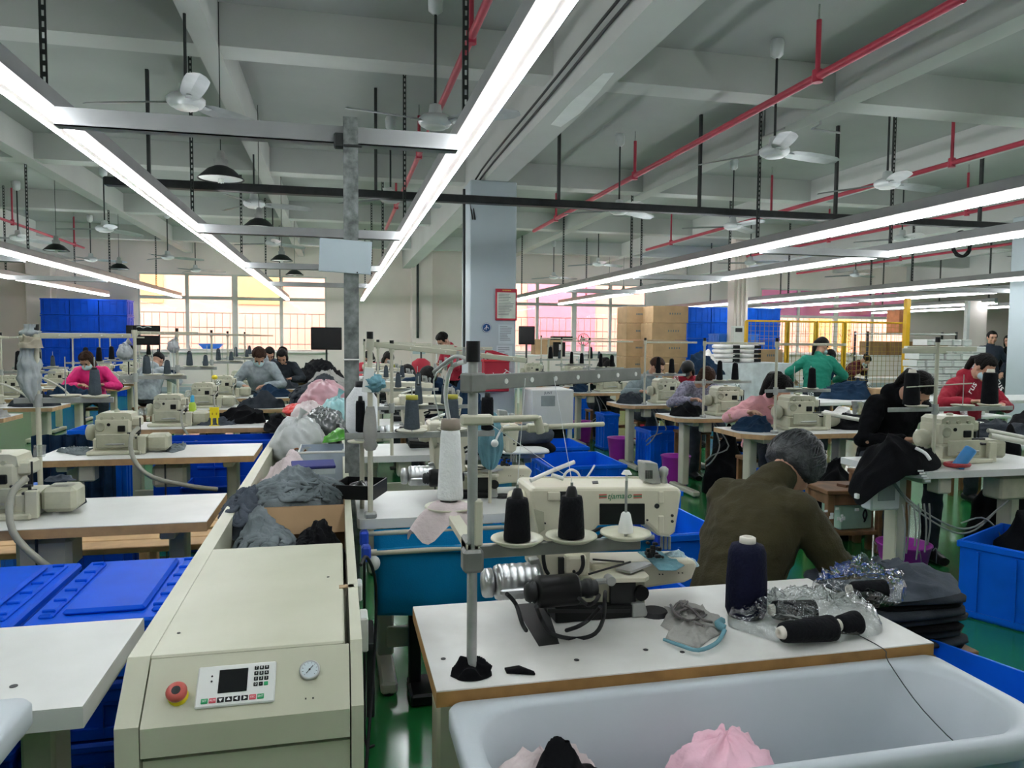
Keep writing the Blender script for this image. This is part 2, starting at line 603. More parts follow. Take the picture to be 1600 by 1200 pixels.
M_winf = mat('window_frame_paint', '#d2cfca', .5, var=.03)
M_pane = mat('window_glass', '#f4f2ee', .05, alpha=.12, var=.01)
M_purple_film = mat('lilac_film', '#c060b4', .4, alpha=.75, var=.08, scale=2)
M_bar = mat('window_bar', '#a9968c', .5, .3, var=.05)
for wi, (a, b) in enumerate(WIN):
    tz = 2.55 if wi < 2 else 2.3
    g = G()
    for z in (WZ0, tz, WZ1):
        g.span(a, b, Y1 + .02, Y1 + .1, z - .045, z + .045)
    nx = 4
    for k in range(nx + 1):
        x = a + (b - a) * k / nx
        w = .075 if k == 2 else .045
        g.span(x - w, x + w, Y1 + .015, Y1 + .105, WZ0, WZ1)
    win = struct('window_%d' % (wi + 1), g, M_winf)
    p = obj('pane', G().span(a, b, Y1 + .055, Y1 + .062, WZ0, tz), M_pane, win)
    p = obj('upper_pane', G().span(a, b, Y1 + .055, Y1 + .062, tz, WZ1), M_purple_film if wi == 2 else M_pane, win)
    g = G()
    x = a + .1
    while x < b - .05:
        g.cyl((x, Y1 + .17, WZ0), (x, Y1 + .17, 2.15 if wi < 2 else 2.3), .009, n=5)
        x += .2
    for z in (1.3, 1.75, 2.15):
        g.span(a, b, Y1 + .165, Y1 + .175, z - .012, z + .012)
    obj('grille', g, M_bar, win)
    obj('sill', G().box(((a + b) / 2, Y1 - .03, WZ0 - .03), (b - a + .1, .12, .05), .008), M_winf, win)

# the house across the lane, seen through the windows
M_fac = mat('pink_facade', '#dba898', .9, scale=.35, hex2='#cf9484')
M_facp = mat('rose_facade', '#d97a90', .9, var=.05, scale=.5)
M_facy = mat('peach_facade', '#e0a868', .9, var=.06, scale=.5)
struct('exterior_wall', G().span(-16, 34, 27, 27.3, 0, 7.5), M_fac)
gx = G()
for x, z in ((-7.2, 2.6), (-3.4, 2.6), (1, 2.6), (12, 2.6), (20, 2.6)):
    gx.span(x, x + 1.6, 26.93, 27, z, z + 1.5)
struct('exterior_shutter', gx, M_facy)
struct('exterior_panel', G().span(6.8, 9.4, 26.9, 27, 0, 4.4), M_facp)
struct('exterior_panel', G().span(18.5, 20.4, 26.9, 27, 0, 3.4), M_facy)
struct('exterior_ground', G().span(-16, 34, 22.3, 27, -.2, 0), mat('lane_concrete', '#b9a89c', .9))

# ------------------------------------------------------------------ lights
M_tube = mat_emit('led_tube', '#f6fbff', 23.)
ROWS = [(-5.67, 9.5, 21.0, 'over the far conveyor beside the window wall crates'), (-4.0, 3.0, 21.2, 'over the tables of the pink jacket worker'),
        (-1.31, -2.0, 21.3, 'over the wood-edged tables beside the beige conveyor'), (.655, -2.0, 20.9, 'straight over the front machine with the black motor'),
        (4.54, -1.0, 19.4, 'over the row of the woman in pink'), (6.25, -1.0, 21.0, 'over the woman in the red hooded top'),
        (9.75, 2.0, 21.4, 'just before the column at the hall side'), (11.85, 3.0, 21.4, 'beyond the hall side column'),
        (15.1, 14.8, 21.4, 'shorter one before the yellow mesh cage'), (17.0, 11.0, 21.4, 'over the shelves behind the yellow post')]
HANG = [.3, 3.95, 7.6, 11.3, 15.0, 18.6]
def slotted_rod(x, y, z0, z1):
    g = G()
    g.span(x - .014, x - .006, y - .003, y + .003, z0, z1)
    g.span(x + .006, x + .014, y - .003, y + .003, z0, z1)
    g.span(x - .017, x - .014, y - .003, y + .022, z0, z1)
    z = z0
    while z < z1:
        g.span(x - .006, x + .006, y - .003, y + .003, z, z + .022)
        z += .05
    return g
for ri, (x, y0, y1, where) in enumerate(ROWS):
    zc = 2.5 if ri < 6 else 2.42
    t = thing('light_trunking', 'long grey light trunking with white tubes ' + where, 'light', (x, y0, zc))
    L = y1 - y0
    obj('channel', G().box((0, L / 2, .09), (.095, L, .085), .006), M_grey, t)
    obj('reflector', G().prism([(-.022, .0), (.022, .0), (.05, .05), (-.05, .05)], 0, L, 'y'), M_white, t)
    for sx in (-1, 1):
        g = G()
        g.cyl((sx * .031, .01, .008), (sx * .031, L - .01, .008), .0145, n=10)
        obj('led_tube', g, M_tube, t)
    for hy in HANG:
        if y0 < hy < y1:
            obj('hanger_rod', slotted_rod(0, hy - y0, .14, ZC - zc), M_rod, t)
def cross_bar(x0, x1, y, label, z=2.585):
    g = G()
    g.span(x0, x1, y - .035, y + .035, z - .04, z - .034)
    g.span(x0, x1, y - .035, y - .03, z - .04, z + .045)
    g.span(x0, x1, y + .03, y + .035, z - .04, z + .045)
    one('channel_bar', g, M_grey, label, 'metal bar')  # plain cross bar tying two light rows together
W = ['passing behind the speckled steel post', 'second behind the steel post', 'third behind the steel post', 'fourth behind the steel post, before the windows']
for y, w in zip((3.95, 7.62, 11.3, 15.05), W):
    cross_bar(-1.265, .61, y, 'grey channel bar joining two light rows, ' + w, 2.505)
for y, w in zip((7.6, 11.3, 15.0), ('nearest one', 'middle one', 'far one toward the cartons')):
    cross_bar(4.585, 6.205, y, 'grey bar between the light rows over the pink worker, ' + w, 2.505)
for y, w in zip((7.6, 11.3, 15.0), ('nearest one', 'middle one', 'far one before the cage')):
    cross_bar(9.8, 11.8, y, 'grey bar between the light rows near the hall side column, ' + w, 2.43)
for y, w in zip((11.3, 15.0), ('near the pink jacket worker', 'before the blue crates')):
    cross_bar(-5.62, -4.05, y, 'grey bar between the light rows by the window wall, ' + w, 2.505)

# ------------------------------------------------------------------ fans
def make_fan(label, loc, rz, drop):
    t = thing('overhead_fan', label, 'ceiling fan', loc, rz)
    g = G()
    g.cyl((0, 0, .06), (0, 0, drop), .011, n=8)
    obj('rod', g, M_rod, t)
    obj('canopy', G().lathe([(.02, drop - .16), (.055, drop - .13), (.06, drop - .03), (.05, drop)], n=14), M_fan, t)
    obj('cup', G().lathe([(.02, .13), (.045, .12), (.055, .05), (.06, .04)], n=14), M_fan, t)
    obj('motor_housing', G().lathe([(.05, .05), (.1, .04), (.13, .015), (.13, -.01), (.11, -.035), (.05, -.05), (.03, -.05)], n=22), M_fan, t)
    obj('switch_cap', G().lathe([(.085, -.04), (.08, -.052), (.02, -.056)], n=18), M_pulley, t)
    for k in range(3):
        g = G()
        n = 8
        rs = []
        for i in range(n + 1):
            s_ = i / n
            r = .11 + s_ * .6
            w = .035 if s_ < .12 else .055 + .022 * math.sin(s_ * 2.6)
            if i == n:
                w *= .55
            tw = .22 + .1 * (1 - s_)
            z = -.015 * s_ * s_ - .01
            rs.append([V((r, -w * math.cos(tw), z + w * math.sin(tw))), V((r, 0, z + .012)), V((r, w * math.cos(tw), z - w * math.sin(tw))), V((r, 0, z + .008))])
        g.rings(rs, False)
        g.span(.09, .2, -.02, .02, -.012, -.004)
        g.xf(Matrix.Rotation(k * 2 * PI / 3, 4, 'Z'))
        obj('blade', g, M_fanb, t)
    return t
FANS = [(-1.03, 5.79, 47, 'nearest to the camera, over the wood-edged tables'), (.735, 5.84, 80, 'beside the middle light row, against the red pipe'), (3.72, 6.0, 8, 'on the long rod before the wide hall, nearest beyond the column'),
        (5.6, 6.9, 5, 'just past the long dark post, with one blade turned up'), (3.5, 9.16, 30, 'level with the column, before the dark cable tray'), (.62, 9.14, 25, 'right of the steel post, under the cable tray'),
        (-1.0, 9.95, 10, 'second back over the wood-edged tables'), (-3.5, 12.9, 175, 'over the pink jacket worker, with a pale lamp-like cup'), (5.55, 9.98, 35, 'second back over the woman in pink'),
        (8.75, 10.4, 12, 'over the white cloth stacks in the side bay'), (-5.28, 14.5, 60, 'at the side wall over the blue crates'), (-5.2, 18.1, 20, 'farthest beside the side pilaster'),
        (-3.45, 17.1, 15, 'over the windows, between two pendant lamps'), (-3.44, 20.2, 5, 'close against the window wall'), (-1.1, 14.0, 40, 'third back over the wood-edged tables'),
        (5.6, 19.4, 10, 'close before the pink window'), (5.54, 15.7, 20, 'over the cartons beyond the column'), (8.5, 14.5, 50, 'over the blue crate towers'), (12.5, 16.4, 15, 'over the yellow mesh cage'), (13.0, 12.0, 70, 'over the storage bay behind the red hooded worker')]
for x, y, a, w in FANS:
    make_fan('white three-bladed ceiling fan ' + w, (x, y, 3.15), math.radians(a), ZC - 3.15)

# ------------------------------------------------------------------ pendant lamps
def pendant(label, loc):
    t = thing('pendant_lamp', label, 'lamp', loc)
    g = G()
    g.cyl((0, 0, .2), (0, 0, ZC - loc[2]), .004, n=6)
    obj('cord', g, M_rod, t)
    obj('socket', G().lathe([(.022, .22), (.035, .2), (.035, .16), (.055, .15), (.05, .09)], n=14), M_steel, t)
    g = G()
    g.lathe([(.05, .1), (.1, .075), (.17, .01), (.178, 0), (.174, -.003), (.165, .008), (.095, .068), (.045, .09)], n=24)
    obj('lamp_shade', g, M_dark, t)
    g = G()
    g.lathe([(.164, .006), (.094, .066), (.02, .085)], n=24)
    obj('shade_lining', g, M_pulley, t)
    g = G()
    for a in range(4):
        c, s_ = .016 * math.cos(a * PI / 2), .016 * math.sin(a * PI / 2)
        g.cyl((c, s_, .07), (c, s_, -.03), .007, n=6)
    obj('bulb', g, M_pulley, t)
for x, y, w in ((-.89, 6.4, 'nearest the camera beside the long ceiling fan'), (-.86, 9.07, 'second back, above the hanging white board'), (-.88, 12.9, 'third back, over the window mullion'), (-.83, 15.75, 'fourth back, against the window top'),
                (-4.02, 12.4, 'over the blue crates by the side wall'), (-3.95, 15.4, 'left of the far windows under a fan'), (7.5, 20.3, 'first of three before the far orange window'), (7.58, 19.4, 'middle of three before the far orange window'), (7.6, 18.2, 'last of three, nearest the cartons')):
    pendant('dark conical pendant lamp with white lining, ' + w, (x, y, 2.74))

# ------------------------------------------------------------------ sprinkler pipes
def pipe(x, y0, y1, z, risers, label, r=.028):
    t = thing('sprinkler_pipe', label, 'pipe', (x, y0, z))
    obj('main_pipe', G().cyl((0, 0, 0), (0, y1 - y0, 0), r, n=10), M_red, t)
    for ry in risers:
        g = G()
        g.cyl((0, ry - y0, 0), (0, ry - y0, ZC - z - .12), r * .62, n=8)
        g.cyl((0, ry - y0, -.045), (0, ry - y0, .05), r * 1.3, n=8)
        obj('riser', g, M_red, t)
        g = G()
        g.cyl((0, ry - y0, ZC - z - .12), (0, ry - y0, ZC - z - .002), .008, n=6)
        obj('anchor', g, M_steel, t)
pipe(.9, 1.0, 14.5, 3.55, (5.2, 8.6, 12.0), 'thin red sprinkler pipe over the middle light row')
pipe(3.64, 3.9, 14.0, 3.55, (5.3, 9.0, 12.5), 'long red sprinkler pipe crossing the bay beside the grey beam', .032)
pipe(6.36, 5.0, 15.0, 3.4, (6.87, 10.3, 13.8), 'red sprinkler pipe over the white cloth stacks')
pipe(9.0, 7.0, 15.5, 3.4, (9.4, 12.6), 'red sprinkler pipe near the hall side column')
pipe(-5.36, 12.0, 18.2, 3.4, (14.5, 17.6), 'thin red sprinkler pipe above the blue crates by the side wall', .024)
pipe(12.6, 8.0, 19.0, 3.4, (11, 15), 'red sprinkler pipe over the storage bay')

# cable tray across the hall, conduits
t = thing('cable_tray', 'black cable tray with brackets crossing the hall behind the column', 'cable tray', (-2.2, 8.15, 3.0))
obj('tray', G().box((5.5, 0, 0), (11, .12, .08), .01), M_dark, t)
for x in (.4, 2.6, 4.6, 6.3, 8.1, 10.2):
    obj('bracket', G().span(x - .015, x + .015, -.02, .02, .04, ZC - 3.002), M_rod, t)
g = G()
g.tube([(2.3, 9.6, 3.2), (2.45, 9.6, 3.28), (3.2, 9.6, 3.27), (4.4, 9.6, 3.25)], .018)
one('conduit', g, M_grey, 'bent grey conduit running from the column toward the hall', 'pipe')
for k in range(2):
    g = G()
    xx = 1.80 - k * .03
    g.tube([(xx, -1, 3.62 + k * .05), (xx, 1.5, 3.66 + k * .05), (xx, 3.0, 3.6 + k * .05), (xx, 4.6, 3.63 + k * .05), (xx, 6.5, 3.6 + k * .05), (xx, 9.45, 3.56 + k * .05), (xx - .12, 9.52, 3.3), (xx - .1, 9.49, 3.0)], .012)
    one('beam_cable', g, M_rod, ('upper' if k else 'lower') + ' dark cable clipped along the side of the big beam', 'cable')
g = G()
g.tube([(2.22, 21.55, 3.9), (2.22, 21.55, 1.5)], .035, sub=1)
one('drain_pipe', g, M_rod, 'dark vertical pipe on the far white pilaster', 'pipe')
g = G()
g.tube([(1.58, 9.62, 3.4), (1.585, 9.62, 2.2), (1.585, 9.6, 1.2)], .018, sub=1)
one('column_conduit', g, M_rod, 'dark conduit running down the side of the column', 'pipe')
# electrical boxes where the fan rods meet conduit
g = G()
g.tube([(4.826, 6.95, 3.95), (4.826, 6.95, 3.72), (4.83, 7.1, 3.71), (5.2, 7.15, 3.71)], .012, sub=1)
g.tube([(4.574, 7.6, 4.05), (4.574, 7.6, 3.74), (4.574, 7.2, 3.73)], .012, sub=1)
one('conduit_run', g, M_grey, 'thin bent conduits on the underside of the long grey beam', 'pipe')
# fan coil of spare cable near the hall side column
g = G()
rnd = random.Random(5)
for k in range(9):
    r = .17 + rnd.uniform(-.02, .02)
    pts = [(r * math.cos(a * PI / 6), rnd.uniform(-.03, .03), r * 1.15 * math.sin(a * PI / 6)) for a in range(13)]
    g.tube(pts, .008, n=4, sub=2)
one('cable_coil', g, M_black, 'coil of black cable hanging under the ceiling by the hall side column', 'cable', (9.6, 10.1, 3.05))

# fresh plaster patch on the underside of the big beam
_pp = [(1.96, 5.5), (2.03, 5.46), (2.07, 5.9), (2.1, 6.5), (2.06, 6.95), (1.95, 6.9), (1.93, 6.2)]
struct('trim_plaster_patch', G().prism(_pp, 3.497, 3.5), mat('fresh_plaster', '#e4e6e3', .8, var=.03))
# ------------------------------------------------------------------ builders for the workplaces
def make_table(label, x0, x1, y0, y1, edge=None, cut=0., cutside=0, thick=.04, z=.76, cross=True, legx=None, group=None, top=None, rnd_=0.):
    """Sewing table: laminate top on a plywood body, two steel T-legs."""
    edge = edge or M_wood
    cx, cy = (x0 + x1) / 2, (y0 + y1) / 2
    w, d = x1 - x0, y1 - y0
    t = thing('sewing_table', label, 'table', (cx, cy, 0), 0, group)
    hx, hy = w / 2, d / 2
    poly = [(-hx, -hy), (hx, -hy), (hx, hy), (-hx, hy)]
    if cut:
        if cutside in (-1, 2):
            poly = [(-hx, -hy + cut), (-hx + cut, -hy)] + poly[1:]
        if cutside in (1, 2):
            k = poly.index((hx, -hy))
            poly = poly[:k] + [(hx - cut, -hy), (hx, -hy + cut)] + poly[k + 1:]
    if rnd_:
        poly = []
        for sx, sy, a0 in ((-1, -1, PI), (1, -1, 1.5 * PI), (1, 1, 0), (-1, 1, .5 * PI)):
            for k in range(5):
                a = a0 + k * PI / 8
                poly.append((sx * (hx - rnd_) + rnd_ * math.cos(a), sy * (hy - rnd_) + rnd_ * math.sin(a)))
    tt = obj('tabletop', G().prism(poly, z - thick, z - .003), edge, t)
    obj('laminate', G().prism([(a * .999, b * .999) for a, b in poly], z - .003, z), top or M_lam, tt)
    lx = legx or (-hx + .16, hx - .16)
    for x in lx:
        g = G()
        g.box((x, .02, .4), (.07, .11, z - thick - .08), .008)
        g.box((x, 0, z - thick - .02), (.06, d * .8, .04), .006)
        g.box((x, 0, .035), (.07, d * .95, .05), .01)
        lg = obj('leg', g, M_legs, t)
        g = G()
        for sy in (-1, 1):
            g.cyl((x, sy * d * .42, 0), (x, sy * d * .42, .02), .025, n=8)
        obj('leg_pad', g, M_rubber, lg)
    if cross:
        obj('cross_rail', G().box((0, .05, .2), (lx[1] - lx[0], .03, .09), .006).xf(T(0, -.17, 0)), M_legs, t)
        p = obj('treadle', G().box((0, -.2, .1), (.36, .14, .02), .006), M_rubber, t)
        g = G().cyl((.1, -.2, .11), (.1, -.2, z - thick), .006, n=6)
        obj('treadle_rod', g, M_rod, t)
        m = obj('drive_motor', G().box((.12, -.12, .63), (.2, .16, .14), .02), M_legs, t)
    obj('switch_box', G().box((-hx + .3, -hy + .09, z - thick - .05), (.09, .1, .1), .008), M_legs, t)
    return t

def overlock(label, loc, rz=0, group=None):
    """Compact overlock head; its operator side faces -y."""
    t = thing('overlock_machine', label, 'sewing machine', loc, rz, group)
    g = G()
    g.box((0, .02, .06), (.34, .2, .12), .012)
    g.box((-.02, 0, .015), (.36, .26, .03), .008)
    g.box((-.02, -.085, .1), (.2, .04, .09), .01)
    obj('base', g, M_cream, t)
    g = G()
    g.box((-.04, .03, .185), (.24, .19, .15), .016)
    g.prism([(-.15, .24), (.09, .24), (.08, .29), (.05, .3), (-.12, .3), (-.15, .28)], -.055, .115, 'y')
    g.box((.085, .02, .23), (.1, .12, .07), .012)
    obj('head', g, M_cream, t)
    obj('looper_cover', G().box((-.03, -.1, .1), (.22, .012, .1), .005), M_cream2, t)
    g = G()
    g.lathe([(.02, 0), (.055, .004), (.062, .02), (.055, .05), (.03, .06)], n=18, M=T(-.18, .03, .15, 0, 0, -PI / 2))
    obj('handwheel', g, M_cream2, t)
    objs('tension_dial', [G().cyl((-.11 + i * .07, -.055, .262), (-.11 + i * .07, -.07, .262), .011, n=8) for i in range(3)], M_cream2, t)
    obj('oil_window', G().cyl((-.065, -.069, .215), (-.065, -.064, .215), .012, n=10), M_black, t)
    obj('needle_opening', G().box((.02, -.066, .185), (.05, .02, .045), .004), M_black, t)
    obj('round_cover', G().lathe([(.03, -.004), (.036, 0), (.03, .004), (.024, .001), (.001, .001)], n=18, M=T(-.12, -.066, .2, 0, PI / 2)), M_cream2, t)
    obj('top_cap', G().lathe([(.02, .298), (.02, .31), (.014, .315), (.001, .315)], (-.03, .02, 0), 12), M_cream2, t)
    g = G()
    g.cyl((.12, -.02, .2), (.12, -.02, .12), .008, n=8)
    g.box((.13, -.05, .118), (.04, .08, .012), .003)
    g.cyl((.135, -.03, .26), (.135, -.03, .14), .005, n=6)
    g.box((.1, -.06, .15), (.09, .03, .012), .003)
    obj('presser_foot', g, M_dark, t)
    g = G()
    g.box((.25, .02, .075), (.15, .16, .12), .02)
    obj('cloth_plate', g, M_cream2, t)
    obj('waste_box', G().box((.16, -.105, .07), (.055, .03, .13), .004), M_cream, t)
    g = G()
    g.box((.13, -.01, .305), (.055, .004, .06), .002, T(0, 0, 0, 0, -.3))
    obj('eye_guard', g, M_glassclear, t)
    obj('lever', G().cyl((-.08, -.1, .075), (.05, -.125, .08), .007, n=6), M_steel, t)
    return t

def flatbed(label, loc, rz=0, group=None):
    """Flat-bed interlock head with arm, bed, motor; its operator side faces -y."""
    t = thing('interlock_machine', label, 'sewing machine', loc, rz, group)
    g = G()
    g.box((0, 0, .045), (.46, .19, .09), .012)
    obj('bed', g, M_cream, t)
    g = G()
    g.box((-.15, .01, .19), (.13, .16, .22), .02)
    obj('column', g, M_cream, t)
    g = G()
    g.prism([(-.21, .24), (.2, .255), (.22, .27), (.22, .37), (.2, .39), (-.19, .38), (-.21, .36)], -.06, .075, 'y')
    g.prism([(.12, .17), (.21, .17), (.22, .27), (.1, .27)], -.05, .055, 'y')
    obj('arm', g, M_cream, t)
    obj('front_plate', G().box((.02, -.066, .315), (.2, .008, .06), .003), M_cream2, t)
    g = G()
    g.lathe([(.02, 0), (.06, .004), (.068, .02), (.06, .05), (.03, .06)], n=18, M=T(-.22, .02, .3, 0, 0, -PI / 2))
    obj('handwheel', g, M_cream2, t)
    g = G()
    g.cyl((.17, 0, .18), (.17, 0, .12), .009, n=8)
    g.box((.17, -.02, .1), (.03, .06, .012), .003)
    obj('needle_bar', g, M_steel, t)
    g = G()
    for i in range(4):
        g.cyl((-.04 + i * .055, -.07, .345), (-.04 + i * .055, -.09, .345), .012, n=8)
    g.cyl((-.13, -.066, .3), (-.13, -.071, .3), .014, n=10)
    obj('tension_dial', g, M_black, t)
    g = G()
    g.lathe([(.03, -.1), (.055, -.08), (.055, .07), (.03, .09)], n=16, M=T(-.3, .02, .12, 0, 0, PI / 2))
    obj('motor', g, M_alu, t)
    g = G()
    g.tube([(.2, .07, .33), (.27, .1, .3), (.3, .08, .15), (.26, .03, .1)], .01)
    obj('thread_tube', g, M_hosew, t)
    return t

def spool(label, loc, h=.17, r=.045, yarn=None, core=None, corevis=.02, group=None, cat='yarn cone', taper=.72):
    yarn = yarn or M_yarn_k
    t = thing('yarn_cone', label, cat, loc, 0, group)
    obj('yarn', G().lathe([(r * .55, 0), (r * .98, .004), (r, .012), (r * taper, h - .012), (r * taper * .9, h), (r * .3, h)], n=20), yarn, t)
    if corevis:
        obj('core', G().lathe([(r * .42, h - .01), (r * .5, h), (r * .4, h + corevis), (r * .2, h + corevis), (r * .2, h - .005)], n=14), core or M_black, t)
    return t

def stand(label, loc, rz=0, h=.62, discs=((.14, 0), (.3, 0)), arm_h=.28, arm_len=.42, back=0., top_len=.45, m=None, group=None, pole_r=.011, side=1):
    """Thread stand clamped to a table edge: pole, shelf arm with discs and pins, thread guide bar."""
    m = m or M_legs
    t = thing('thread_stand', label, 'thread stand', loc, rz, group)
    obj('pole', G().cyl((0, 0, 0), (0, 0, h), pole_r, n=10), m, t)
    obj('pole_cap', G().cyl((0, 0, h), (0, 0, h + .03), pole_r * 1.25, n=10), M_black, t)
    g = G()
    g.box((0, 0, .012), (.05, .05, .024), .006)
    obj('clamp', g, M_steel, t)
    g = G()
    g.box((side * arm_len / 2 - side * back / 2, 0, arm_h), (arm_len + back, .008, .026), .002)
    g.cyl((0, 0, arm_h - .03), (0, 0, arm_h + .03), pole_r * 1.7, n=10)
    obj('shelf_arm', g, M_steel, t)
    for x, y in discs:
        d = obj('spool_disc', G().lathe([(.01, arm_h + .014), (.05, arm_h + .014), (.064, arm_h + .022), (.065, arm_h + .019), (.05, arm_h + .01), (.01, arm_h + .01)], (side * x, y, 0), 20), m, t)
        g = G().cyl((side * x, y, arm_h), (side * x, y, arm_h + .2), .003, n=6)
        obj('spindle', g, M_steel, d)
    if top_len:
        g = G()
        g.box((side * top_len / 2, 0, h - .02), (top_len, .006, .022), .002)
        g.cyl((0, 0, h - .045), (0, 0, h + .0), pole_r * 1.6, n=10)
        obj('guide_bar', g, m, t)
        g = G()
        for k in range(4):
            g.cyl((side * top_len * (.25 + k * .22), 0, h - .02), (side * top_len * (.25 + k * .22), -.014, h - .02), .003, n=5)
        obj('thread_eye', g, M_pulley, t)
    return t

def crate(label, loc, w=.6, d=.42, h=.3, rz=0, m=None, t_=.008, group=None, lid=False, ribs=5, name='crate', cat='crate'):
    """Open plastic turnover crate with rim, ribs and hand recess."""
    m = m or M_crate
    th = None
    g = G()
    hw, hd = w / 2, d / 2
    g.span(-hw, hw, -hd, hd, 0, t_)
    for s in (-1, 1):
        g.box((s * (hw - t_ / 2), 0, h / 2), (t_, d, h))
        g.box((0, s * (hd - t_ / 2), h / 2), (w - 2 * t_, t_, h))
        # rim
        g.box((s * (hw + .006), 0, h - .02), (.014, d + .03, .035), .004)
        g.box((0, s * (hd + .006), h - .02), (w + .03, .014, .035), .004)
        g.box((0, s * (hd + .004), h * .72), (w * .28, .012, .02), .003)
        g.box((s * (hw + .004), 0, h * .72), (.012, d * .3, .02), .003)
        for k in range(ribs):
            x = -hw + w * (k + .5) / ribs
            g.box((x, s * (hd + .005), h * .45), (.012, .012, h * .86))
        nb = max(2, int(ribs * d / w))
        for k in range(nb):
            y = -hd + d * (k + .5) / nb
            g.box((s * (hw + .005), y, h * .45), (.012, .012, h * .86))
        g.box((0, s * (hd + .004), h * .06), (w + .02, .012, .03))
        g.box((s * (hw + .004), 0, h * .06), (.012, d + .02, .03))
    if not lid:
        return one(name, g, m, label, cat, loc, rz, group)
    th = thing(name, label, cat, loc, rz, group)
    obj('body', g, m, th)
    g = G()
    g.box((0, 0, h + .012), (w + .04, d + .04, .03), .008)
    g.box((0, 0, h + .034), (w * .62, d * .86, .02), .009)
    g.box((-w * .42, 0, h + .03), (w * .11, d * .9, .016), .006)
    g.box((w * .42, 0, h + .03), (w * .11, d * .9, .016), .006)
    for k in range(6):
        for s in (-1, 1):
            g.box((s * w * .415, -d * .4 + d * .16 * k, h + .04), (w * .1, .014, .012), .003)
    obj('lid', g, m, th)
    return th

def carton(label, loc, w=.5, d=.4, h=.3, rz=0, m=None, group=None, marks=True):
    t = thing('carton', label, 'cardboard box', loc, rz, group)
    obj('body', G().box((0, 0, h / 2), (w, d, h), .006), m or M_card, t)
    obj('tape', G().span(-w / 2 - .001, w / 2 + .001, -.03, .03, h - .02, h + .0012), mat('packing_tape', '#b79a70', .3), t)
    if marks:
        g = G()
        for k in range(5):
            g.box((w * (-.02 + k * .07), -d / 2 - .001, h * .55), (.026, .002, .04))
        obj('printed_text', g, M_ink, t)
    return t

def bin_basket(label, loc, r=.13, h=.26):
    t = thing('waste_bin', label, 'bin', loc)
    g = G()
    g.lathe([(r * .75, 0), (r * .78, .01), (r, h - .01), (r * 1.06, h), (r * 1.04, h + .008), (r * .96, h), (r * .74, .02), (.001, .015)], n=22)
    obj('bucket', g, M_purple, t)
    return t

def heap_obj(name, label, cat, loc, rx, ry, h, m, seed, folds=.03, fs=9, rz=0, kind=None, nu=44, group=None, p=.6):
    return one(name, heap(rx, ry, h, seed, folds, fs, nu, p), m, label, cat, loc, rz, group, kind)
# ------------------------------------------------------------------ camera and a measuring helper
F_PX, YAW, PITCH, ROLL, CZ = 1178., math.radians(13.03), math.radians(3.42), math.radians(.46), 1.5
_fw = V((math.sin(YAW) * math.cos(PITCH), math.cos(YAW) * math.cos(PITCH), -math.sin(PITCH)))
_rt = V((math.cos(YAW), -math.sin(YAW), 0))
_up = _rt.cross(_fw)
_rt, _up = _rt * math.cos(ROLL) + _up * math.sin(ROLL), _up * math.cos(ROLL) - _rt * math.sin(ROLL)
def at(u, v, x=None, y=None, z=None):
    """Where a sight line measured in the photograph meets a plane of the hall."""
    r = _fw + _rt * ((u - 800) / F_PX) - _up * ((v - 600) / F_PX)
    t = (z - CZ) / r.z if z is not None else (y / r.y if y is not None else x / r.x)
    return V((0, 0, CZ)) + r * t
cam_d = bpy.data.cameras.new('camera')
cam_d.sensor_fit = 'HORIZONTAL'
cam_d.sensor_width = 36
cam_d.lens = 36 * F_PX / 1600
cam_d.clip_start = .05
cam_d.clip_end = 200
cam = bpy.data.objects.new('camera', cam_d)
COL.objects.link(cam)
cam.matrix_world = Matrix(((_rt.x, _up.x, -_fw.x, 0), (_rt.y, _up.y, -_fw.y, 0), (_rt.z, _up.z, -_fw.z, CZ), (0, 0, 0, 1)))
SC.camera = cam

# ------------------------------------------------------------------ people
def sstep(a, b, x):
    t = max(0, min(1, (x - a) / (b - a)))
    return t * t * (3 - 2 * t)

def loft(g, secs, n=16):
    """secs: (centre, x-axis half, y-axis half) ellipses -> closed tapered body."""
    rs = []
    for c, a, b in secs:
        rs.append([V(c) + V(a) * math.cos(2 * PI * j / n) + V(b) * math.sin(2 * PI * j / n) for j in range(n)])
    g.rings(rs, True, True, True)

def limb(g, pts, rad, n=12):
    g.tube(pts, rad, n=n, sub=1)
    for p, r in zip(pts, rad):
        g.ball(p, r, 10, 8)

def two_bone(s, t, l1, l2, pole):
    d = t - s
    L = min(d.length, (l1 + l2) * .995)
    d.normalize()
    a = (l1 * l1 - l2 * l2 + L * L) / (2 * L)
    h = math.sqrt(max(0, l1 * l1 - a * a))
    p = pole - d * pole.dot(d)
    p.normalize()
    return s + d * a + p * h, s + d * L

